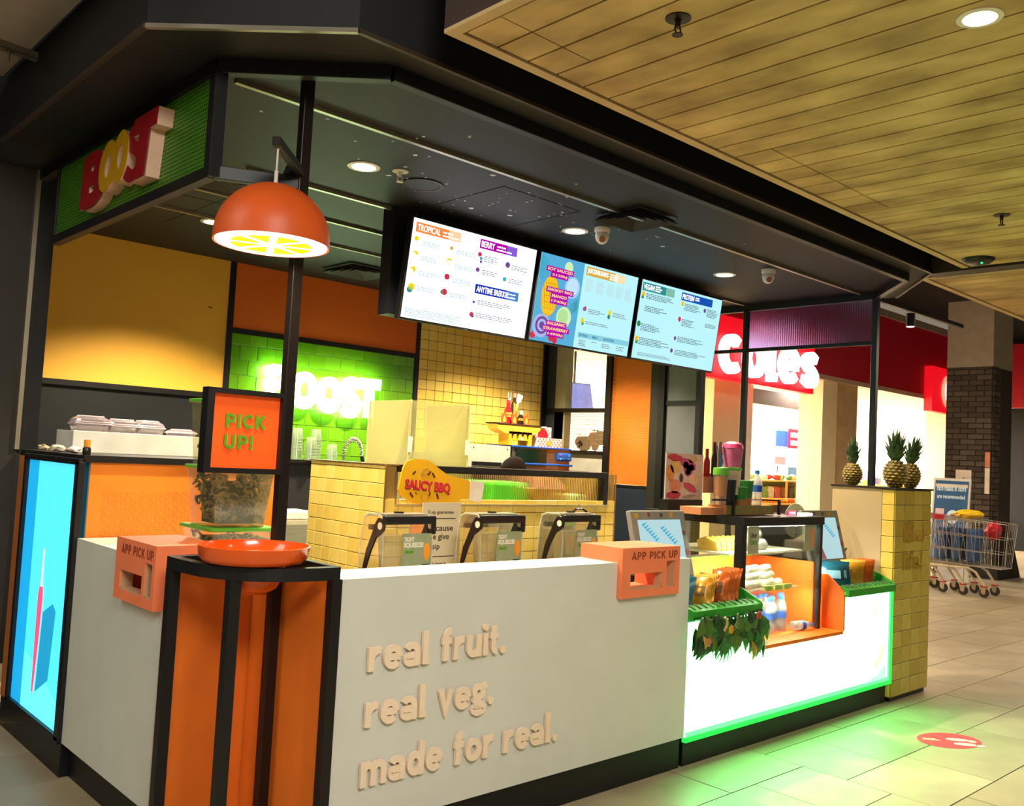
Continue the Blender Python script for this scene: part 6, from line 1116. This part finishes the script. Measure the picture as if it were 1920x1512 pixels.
# ceiling lights of the store
EML = M('store_lamp', '#fff6e0', .4, emit=6, ecol='#fff2d8')
for i, (x, y) in enumerate(((9.2, 6.3), (9.9, 6.6), (8.1, 6.2), (8.7, 6.5), (13.2, 6.0), (14.6, 6.1), (16.2, 6.2), (11.3, 6.3), (10.6, 6.9))):
    o = thing('store_downlight', 'round glowing downlight in the cream supermarket ceiling', 'downlight', (x, y, 3.29), 'supermarket downlights'); MB().lathe([(0, -.008), (.10, -.008), (.10, 0), (0, 0)], (x, y, 3.298), 20).build('lens', EML, o); MB().lathe([(.10, -.012), (.125, -.012), (.125, 0), (.10, 0)], (x, y, 3.298), 20, ring=True).build('rim', SWH, o)
for i in range(4):
    yy = 9.0+i*1.3; o = thing('strip_lamp', 'long glowing strip lamp over the supermarket aisle', 'lamp', (10, yy, 2.62), 'supermarket strip lamps'); bx('tube', 8.4+i*.2, 11.5, yy, yy+.12, 2.62, 2.66, M('strip_lamp_white', '#ffffff', .4, emit=6, ecol='#fbfaff'), o)
    for xx in (8.8+i*.2, 11.2): MB().tube([(xx, yy+.06, 2.66), (xx, yy+.06, 3.3)], .006, 6).build('drop_wire', ALU, o)
hs = thing('hanging_screen', 'tilted dark blue screen hanging inside the supermarket', 'screen', (9.1, 7.0, 2.3)); fr = F((8.72, 7.0, 2.36), (1, 0, .03), (0, .22, 1)); MB().fbox(fr, 0, .78, 0, .44, -.05, 0).build('housing', DARK, hs); MB().fbox(fr, .012, .768, .012, .428, .0005, .003).build('display', M('screen_blue', '#4a5aa0', .3, emit=.5, ecol='#5a70c0', noise=.3, nscale=6), hs)
for k, (a, b) in enumerate(((.12, .1), (.3, .08), (.5, .2), (.65, .12), (.4, .32), (.2, .28))): disc('printed_light', fr, a, b, .02, E('screen_glow_%d' % k, '#8aa0e0', .8), hs, .004)
MB().tube([(9.1, 7.08, 2.8), (9.1, 7.08, 3.3)], .02, 8).build('drop_rod', DARK, hs)
# shelving and produce
SHW = M('shelf_white', '#e4e0d4', .5); rn = random.Random(21); PC = ['#c8382c', '#e8c020', '#3c8a34', '#e88a1c', '#f0f0e4', '#3a5ab0', '#8a3c6a', '#c8a060', '#d86a5a', '#6a9a3c']
def gondola(label, x0, x1, y, z1, nlev, rows_seed):
    o = thing('shelf_unit', label, 'shelf', ((x0+x1)/2, y, 0)); bx('back', x0, x1, y+.35, y+.38, .1, z1, SHW, o); bx('plinth', x0, x1, y, y+.38, 0, .12, DARK, o)
    for x in (x0, x1-.03): bx('side', x, x+.03, y, y+.38, .12, z1, SHW, o)
    rr = random.Random(rows_seed)
    for k in range(nlev):
        z = .12+(z1-.2)*k/nlev; bx('shelf', x0, x1, y, y+.36, z, z+.025, SHW, o)
        x = x0+.06
        while x < x1-.16:
            w_ = rr.uniform(.09, .22); h_ = rr.uniform(.12, (z1-.2)/nlev-.08); c = rr.choice(PC); p = tag(bx('grocery_pack', x, x+w_, y+.04, y+.22, z+.025, z+.025+h_, M('pack_'+c, c, .5, noise=.2, nscale=12), bevel=.008), 'small coloured pack standing on '+label, 'pack', 'packs on '+label); x += w_+.012
    return o
gondola('the open shelves behind the fruit stand', 13.9, 15.95, 8.2, 1.9, 4, 4); gondola('the tall wire shelves beyond the grey mesh', 11.7, 12.95, 7.4, 1.75, 5, 6); gondola('the long shelves behind the pineapples', 17.4, 22.0, 8.0, 1.7, 4, 9)
fs1 = thing('fruit_stand', 'tan-edged produce stand with glass front inside the supermarket', 'produce stand', (14.9, 6.55, 0)); bx('base', 13.65, 16.1, 6.5, 7.1, 0, .92, DARK, fs1); bx('top', 13.65, 16.1, 6.48, 7.1, .92, .96, M('stand_tan', '#c89a50', .5), fs1); bx('upper_shelf', 13.65, 16.1, 6.62, 7.05, 1.36, 1.39, M('stand_gold', '#d8b060', .5), fs1)
for x in (13.67, 14.85, 16.06): bx('upright', x, x+.03, 6.62, 6.66, .96, 1.36, M('stand_gold'), fs1)
bx('back_panel', 13.65, 16.1, 7.05, 7.08, .96, 1.36, M('crate_brown', '#6a4a2c', .7, noise=.4, nscale=5, col2='#8a9a4c'), fs1)
for i in range(42):
    x = 13.72+i*.056; c = '#e88a14' if i < 17 else ('#d85a2c' if i % 3 else '#e8a03c'); y = 6.56+.06*(i % 2); tag(MB().ball((x, y, .96+.045), .045, 10, 7).build('orange_fruit', M('fruit_'+c, c, .4), None, smooth=True, origin=(x, y, .96)), 'round orange fruit on the lower deck of the fruit stand', 'fruit', 'fruit on the lower deck')
for i in range(26):
    x = 13.8+i*.088; c = rn.choice(['#5a8a2c', '#7aa83c', '#c8342c', '#e8d8b8']); y = 6.72+rn.uniform(0, .2); r_ = rn.uniform(.05, .085); tag(MB().ball((x, y, 1.39+r_*.8), r_, 10, 7, (1.1, 1, .8)).build('produce_bundle', M('produce_'+c, c, .5, noise=.3, nscale=15), None, smooth=True, origin=(x, y, 1.39)), {'#5a8a2c': 'dark green', '#7aa83c': 'light green', '#c8342c': 'red', '#e8d8b8': 'pale cream'}[c]+' round vegetable piled on the upper shelf of the fruit stand', 'vegetable', 'vegetables on the upper shelf')
for i in range(9):
    x = 13.9+i*.24; c = ['#3c6a2c', '#c8a060', '#8ab04c', '#e8e0c8', '#d86a5a', '#a8803c', '#4c4a44', '#7a9a3c', '#3a342c'][i]; tag(bx('produce_bag', x, x+.18, 6.86, 7.0, .96, 1.26, M('bag_'+c, c, .5, noise=.3, nscale=14), bevel=.03), ['dark green', 'tan', 'light green', 'cream', 'coral', 'ochre', 'charcoal', 'leaf green', 'near-black'][i]+' produce bag standing at the back of the fruit stand', 'bag', 'bags on the fruit stand')
bn = thing('banana_stand', 'low stand of bananas behind the pineapples', 'produce stand', (19.0, 6.5, 0)); bx('base', 17.3, 22.0, 6.4, 6.9, 0, 1.22, M('stand_tan'), bn); bx('tray', 17.3, 22.0, 6.38, 6.9, 1.22, 1.26, SHW, bn)
for i in range(14):
    x = 17.45+i*.19; c = '#f0cc14'; m = MB()
    for k in range(4): m.tube([(x+.035*k-.05+.02*t, 6.48+.05*math.sin(t*.7), 1.29+.05*math.sin(t*.8)+.01*k) for t in range(5)], [.010, .022, .025, .022, .008], 7)
    m.build('banana_bunch', M('banana_yellow', c, .45, noise=.08), None, smooth=True, origin=(x, 6.48, 1.26)); tag(bpy.data.objects[-1] if False else [o for o in COL.objects if o.name.startswith('banana_bunch')][-1], 'bunch of yellow bananas on the low stand', 'bananas', 'banana bunches')
# hanging signs
def hang_sign(name, label, x0, x1, z0, z1, y, mat, drop=True):
    o = thing(name, label, 'sign', ((x0+x1)/2, y, z0)); bx('board', x0, x1, y, y+.03, z0, z1, mat, o)
    if drop:
        for x in (x0+.05, x1-.05): MB().tube([(x, y+.015, z1), (x, y+.015, 3.29)], .006, 6).build('wire', ALU, o)
    return o
SB = M('sign_navy', '#1c4a9a', .5); SR = M('sign_crimson', '#d8183c', .5); SWT = M('sign_text_white', '#ffffff', .5, emit=.4, ecol='#ffffff'); SBK = M('sign_charcoal', '#3c3c48', .5)
hang_sign('basket_sign', 'dark blue basket-shaped hanging sign', 16.70, 17.20, 2.12, 2.48, 8.0, SB); o = hang_sign('red_hanging_sign', 'crimson hanging sign with two white lines next to the blue one', 17.2, 17.72, 2.10, 2.54, 7.98, SR)
lines('print', F((17.25, 7.98, 2.1), (1, 0, 0), (0, 0, 1)), [(.03, .36, .42, 1), (.03, .18, .42, 1)], SWT, o, .002, 1, .11)
o = hang_sign('access_sign', 'small navy accessible-checkout sign hanging high up', 17.50, 17.74, 2.66, 2.90, 7.9, SBK); MB().tube([(17.62+.05*math.cos(t*.6), 7.895, 2.75+.05*math.sin(t*.6)) for t in range(1, 9)], .012, 5).ball((17.60, 7.895, 2.85), .02, 8, 5).build('symbol', SWT, o)
o = hang_sign('charcoal_sign', 'charcoal and red square sign above the round price sign', 18.0, 18.35, 2.08, 2.36, 7.9, SBK); bx('red_side', 17.9, 18.0, 7.9, 7.93, 2.06, 2.36, M('sign_salmon', '#e0503c', .5), o)
o = thing('price_sign', 'round white 1/2 PRICE sign ringed in red', 'sign', (17.98, 7.6, 1.65)); c0 = (17.5, 7.6, 1.80)
MB().lathe([(0, 0), (.30, 0), (.30, .02), (0, .02)], c0, 32, axis=(0, -1, 0)).build('ring', M('price_red', '#d82818', .5), o); MB().lathe([(0, .02), (.255, .02), (.255, .026), (0, .026)], c0, 32, axis=(0, -1, 0)).build('face', M('price_white', '#fbf8f2', .5, emit=.3, ecol='#ffffff'), o)
fp = F((17.5, 7.574, 1.80), (1, 0, 0), (0, 0, 1)); PRB = M('price_dark', '#5a1418', .5); text('print', 'PRICE', fp, -.20, -.15, .40, .12, .003, PRB, o, lift=.001, offset=.02); text('print', '1/2', fp, -.12, .0, .26, .16, .003, PRB, o, lift=.001); MB().tube([(17.5, 7.62, 2.1), (17.5, 7.62, 3.29)], .006, 6).build('wire', ALU, o)
MB().prism([(17.42, 7.62, 1.5), (17.62, 7.62, 1.5), (17.85, 7.62, .98), (17.45, 7.62, .98)], (0, .02, 0)).build('arrow', MT['price_red'], o)
hang_sign('grey_board', 'plain grey board hanging left of the price sign', 16.85, 17.30, 1.72, 1.90, 8.1, M('board_grey', '#6c6c70', .5)); hang_sign('blue_board', 'small blue notice board hanging beside the price arrow', 17.0, 17.22, 1.30, 1.66, 7.6, M('board_blue', '#3a7ab0', .5)); hang_sign('till_screen', 'pale blue till screen at the fruit stand', 15.1, 15.5, 1.42, 1.66, 6.75, M('till_blue', '#6a9ac8', .4, emit=.3, ecol='#6a9ac8'), False)
o = thing('blue_notice', 'blue notice with two white dots on the cream store pillar', 'notice', (10.85, 5.28, 1.5)); bx('board', 10.47, 10.80, 5.27, 5.295, 1.42, 1.90, M('board_blue'), o)
for z in (1.60, 1.75): MB().lathe([(0, 0), (.04, 0), (.04, .004), (0, .004)], (10.63, 5.268, z), 14, axis=(0, -1, 0)).build('dot', SWH, o)
o = hang_sign('exit_sign', 'small green exit sign hanging in the bright supermarket', 13.75, 14.05, 2.36, 2.52, 8.0, M('exit_white', '#f4fff8', .4, emit=.6, ecol='#f0fff4')); disc('symbol', F((13.93, 8.0, 2.44), (1, 0, 0), (0, 0, 1)), 0, 0, .05, M('exit_green', '#1c9a74', .5, emit=.3, ecol='#1c9a74'), o, .002)

# ================================================================ brick column
CX0, CX1, CY0, CY1 = 14.5, 15.4, 2.72, 3.50
bc = struct(MB().box(CX0+.02, CX1, CY0+.02, CY1-.02, 0, 3.47).build('wall_column', M('mortar_dark', '#3a332c', .9), None)); bx('capital', CX0+.02, CX1, CY0+.02, CY1-.02, 3.47, 4.6, M('pale_concrete', '#a89e8c', .8, noise=.08), bc)
BK = [M('brick_%s' % n_, c, .8, noise=.2, nscale=9, bump=.2, bscale=40) for n_, c in (('umber', '#4e443a'), ('grey', '#5a5046'), ('dark', '#443a32'))]
tiles(bc, F((CX0+.02, CY1-.02, .55), (0, -1, 0), (0, 0, 1)), 0, .74, 0, 2.92, .245, .09, BK, gap=.012, depth=.02, name='brick', bond=.5, bev=.003); tiles(bc, F((CX0+.02, CY0+.02, .55), (1, 0, 0), (0, 0, 1)), 0, .30, 0, 2.92, .245, .09, BK, gap=.012, depth=.02, name='brick', bond=.5, bev=.003)
MB().add([(CX0-.10, CY0-.16, 0), (CX0-.10, CY1+.1, 0), (CX1, CY1+.1, 0), (CX1, CY0-.16, 0), (CX0, CY0, .75), (CX0, CY1, .75), (CX1, CY1, .75), (CX1, CY0, .75)], [(0, 1, 5, 4), (1, 2, 6, 5), (2, 3, 7, 6), (3, 0, 4, 7), (4, 5, 6, 7)]).build('skirt', M('skirt_dark', '#241f1a', .8), bc)
PAP = M('paper_white', '#e8ddd0', .6); FX = CX0-.003
o = thing('paper_notice', 'white square paper notice taped to the brick column', 'notice', (14.49, 3.16, 1.4)); bx('sheet', FX-.003, FX, 3.04, 3.29, 1.41, 1.745, PAP, o); MB().lathe([(0, 0), (.03, 0), (.03, .001), (0, .001)], (FX-.003, 3.16, 1.60), 12, axis=(-1, 0, 0)).build('print', M('print_faint', '#b8aca0', .6), o)
o = thing('paper_strip', 'long narrow paper notice with a salmon top on the brick column', 'notice', (14.49, 2.80, 1.37)); bx('sheet', FX-.003, FX, 2.755, 2.83, 1.37, 1.79, PAP, o); bx('sheet', FX-.003, FX, 2.755, 2.83, 1.80, 2.05, M('paper_salmon', '#d88a70', .6), o)
af = thing('a_frame_sign', 'blue A-frame sign about face masks standing behind the trolleys', 'sign', (13.2, 2.9, 0)); fr = F((13.2, 3.16, .30), (0, -1, 0), (.12, 0, 1)); BS = M('mask_sign_blue', '#12507e', .5)
MB().fbox(fr, -.02, .54, 0, 1.30, -.03, 0).build('frame', M('frame_pale', '#c8c4bc', .5), af); bd = MB().fbox(fr, .01, .51, .03, 1.26, 0, .004).build('panel', BS, af); SMW = M('mask_text', '#c8dcec', .5)
text('print', 'Face masks in store', fr, .04, 1.10, .44, .085, .002, SMW, bd, lift=.004, offset=.02); text('print', 'are recommended', fr, .05, .98, .42, .065, .002, SMW, bd, lift=.004, offset=.02)
disc('print', fr, .30, .70, .09, SMW, bd, .005, 1.2); rect('print', fr, .04, .17, .66, .82, M('mask_pink', '#d8b8c0', .5), bd, .0045); MB().prism([(13.45, 2.66, 0), (13.45, 3.14, 0), (13.33, 3.14, 1.5), (13.33, 2.66, 1.5)], (.02, 0, 0)).build('rear_leg', M('frame_pale'), af); MB().box(13.17, 13.21, 2.64, 2.67, 0, .33).box(13.17, 13.21, 3.14, 3.17, 0, .33).build('front_feet', M('frame_pale'), af)

# ================================================================ trolleys
WIRE = M('trolley_wire', '#c4c0b8', .3, .7); TFR = M('trolley_frame_cream', '#d8ccb0', .4, .3); TRED = M('trolley_red', '#c01c34', .45); TYR = M('tyre_grey', '#3a3430', .7)
def trolley(label, x, y, group=None):
    """nose points to -y; origin = floor under the nose wheels' midline"""
    o = thing('shopping_trolley', label, 'trolley', (x, y, 0), group); hw0, hw1 = .21, .275
    def P(t, zt, s): return Vector((x+s*(hw0+(hw1-hw0)*t)*(.86+.14*zt), y-.22+t*.86-.06*(1-t)*zt*1.0, .40+.03*t+(.60+.04*t)*zt))     # t: nose(0) to rear(1), zt: bottom(0) to rim(1)
    m = MB()
    for zt in (0, .33, .66, 1.0):
        pts = [P(1, zt, -1), P(0, zt, -1), P(0, zt, 1), P(1, zt, 1)]; m.tube(pts, .006 if zt in (0, 1.0) else .0035, 5)
    for k in range(9):
        t = k/8
        for s in (-1, 1): m.tube([P(min(1, t*.8+.0), 0, s), P(t, 1, s)], .0032, 4)
    for k in range(7):
        u = k/6*2-1; m.tube([P(0, 1, 1)*(.5+.5*u)+P(0, 1, -1)*(.5-.5*u), P(0, 0, 1)*(.5+.5*u)+P(0, 0, -1)*(.5-.5*u), P(1, 0, 1)*(.5+.5*u)+P(1, 0, -1)*(.5-.5*u)], .0032, 4)
    m.build('wire_basket', WIRE, o)
    ch = MB()
    for s in (-1, 1): ch.tube([(x+s*.20, y-.02, .15), (x+s*.21, y+.10, .33), (x+s*.22, y+.20, .38), (x+s*.25, y+.78, .36), (x+s*.25, y+.86, .15)], .017, 7); ch.tube([(x+s*.25, y+.74, .37), (x+s*.27, y+.72, 1.0)], .013, 6)
    ch.build('chassis', TFR, o)
    MB().tube([(x-.28, y+.74, 1.045), (x+.28, y+.74, 1.045)], .020, 8).build('handle', TRED, o)
    MB().prism([P(.0, .62, -1)+Vector((.03, -.012, 0)), P(.0, .62, 1)+Vector((-.03, -.012, 0)), P(0, .96, 1)+Vector((-.03, -.012, 0)), P(0, .96, -1)+Vector((.03, -.012, 0))], (0, .006, 0)).build('nose_flap', TRED, o) if False else None
    for s in (-1, 1):
        MB().prism([P(.86, 1, s)+Vector((0, 0, .005)), P(1, 1, s)+Vector((0, 0, .005)), P(1, .90, s), P(.86, .93, s)], (s*.012, 0, 0)).build('corner_cap', TRED, o)
    for s, yy in ((-1, 0), (1, 0), (-1, .86), (1, .86)):
        wx = x+s*(.20 if yy == 0 else .25)
        w = MB().lathe([(.018, -.016), (.062, -.016), (.066, 0), (.062, .016), (.018, .016)], (wx, y+yy-.01, .066), 18, axis=(1, 0, 0), ring=True).build('wheel', TYR, o, smooth=True); MB().lathe([(0, -.018), (.022, -.018), (.022, .018), (0, .018)], (wx, y+yy-.01, .066), 12, axis=(1, 0, 0)).build('hub', ALU, w); MB().prism([(wx-.022, y+yy-.03, .06), (wx-.022, y+yy+.02, .06), (wx-.022, y+yy+.03, .14), (wx-.022, y+yy-.04, .14)], (.006, 0, 0)).build('fork', ALU, w); bx('castor_collar', wx-.028, wx+.028, y+yy-.045, y+yy+.03, .138, .155, TRED, w)
    return o
t0 = trolley('front trolley of the nested row with a red bag in its nose', 11.97, 1.85)
for k, lb_ in enumerate(('second trolley of the nested row, yellow bag on its rim', 'third trolley of the nested row before the brick column', 'fourth trolley of the nested row half behind the pier', 'fifth trolley of the nested row behind the tiled pier')): dup(t0, (11.97, 1.85+.27*(k+1), 0), label=lb_)
dup(t0, (14.6, 1.45, 0), rotz=R(-90), label='lone trolley standing beyond the brick column')
rn = random.Random(4)
def softbag(name, label, c, sx, sy, sz, col):
    m = MB(); m.ball(c, 1, 14, 9, (sx, sy, sz)); m.v = [(a+rn.uniform(-.12, .12)*sx, b+rn.uniform(-.12, .12)*sy, d_+rn.uniform(-.15, .15)*sz) for a, b, d_ in m.v]; tag(m.build(name, M('bag_film_'+col, col, .4, noise=.15, nscale=12), None, origin=c), label, 'bag')
softbag('plastic_bag', 'crumpled yellow plastic bag lying on the trolley rims', (11.95, 2.12, 1.10), .24, .20, .06, '#e0b814'); softbag('plastic_bag', 'red bag standing in the nose of the front trolley', (11.95, 1.80, .90), .18, .09, .12, '#b81c2c')
for k in range(3): tag(bx('shopping_bag', 11.78, 12.14, 1.98+.2*k, 2.10+.2*k, .45, .90, M('bag_blue', '#34588c', .5, noise=.25, nscale=9), bevel=.03), 'blue grocery bag inside the nested trolleys', 'bag', 'blue bags in the trolleys')
# pipes and lights of the mall ceiling beyond
for i, (a, b, lb_) in enumerate((((6.5, 3.4, 4.3), (11.0, .6, 4.3), 'pale conduit pipe crossing the dark ceiling nearest the kiosk'), ((7.0, 4.7, 4.75), (16.0, 1.6, 4.6), 'pale conduit pipe running over the red fascia'))):
    o = thing('conduit_pipe', lb_, 'pipe', ((a[0]+b[0])/2, (a[1]+b[1])/2, a[2]-.05)); MB().tube([a, b], .05, 10).build('pipe', M('pipe_cream', '#b8ac90', .6), o)
    for t in (.15, .5, .85): p = Vector(a).lerp(Vector(b), t); MB().tube([p, (p.x, p.y, 5.0)], .008, 6).build('hanger', ALU, o)
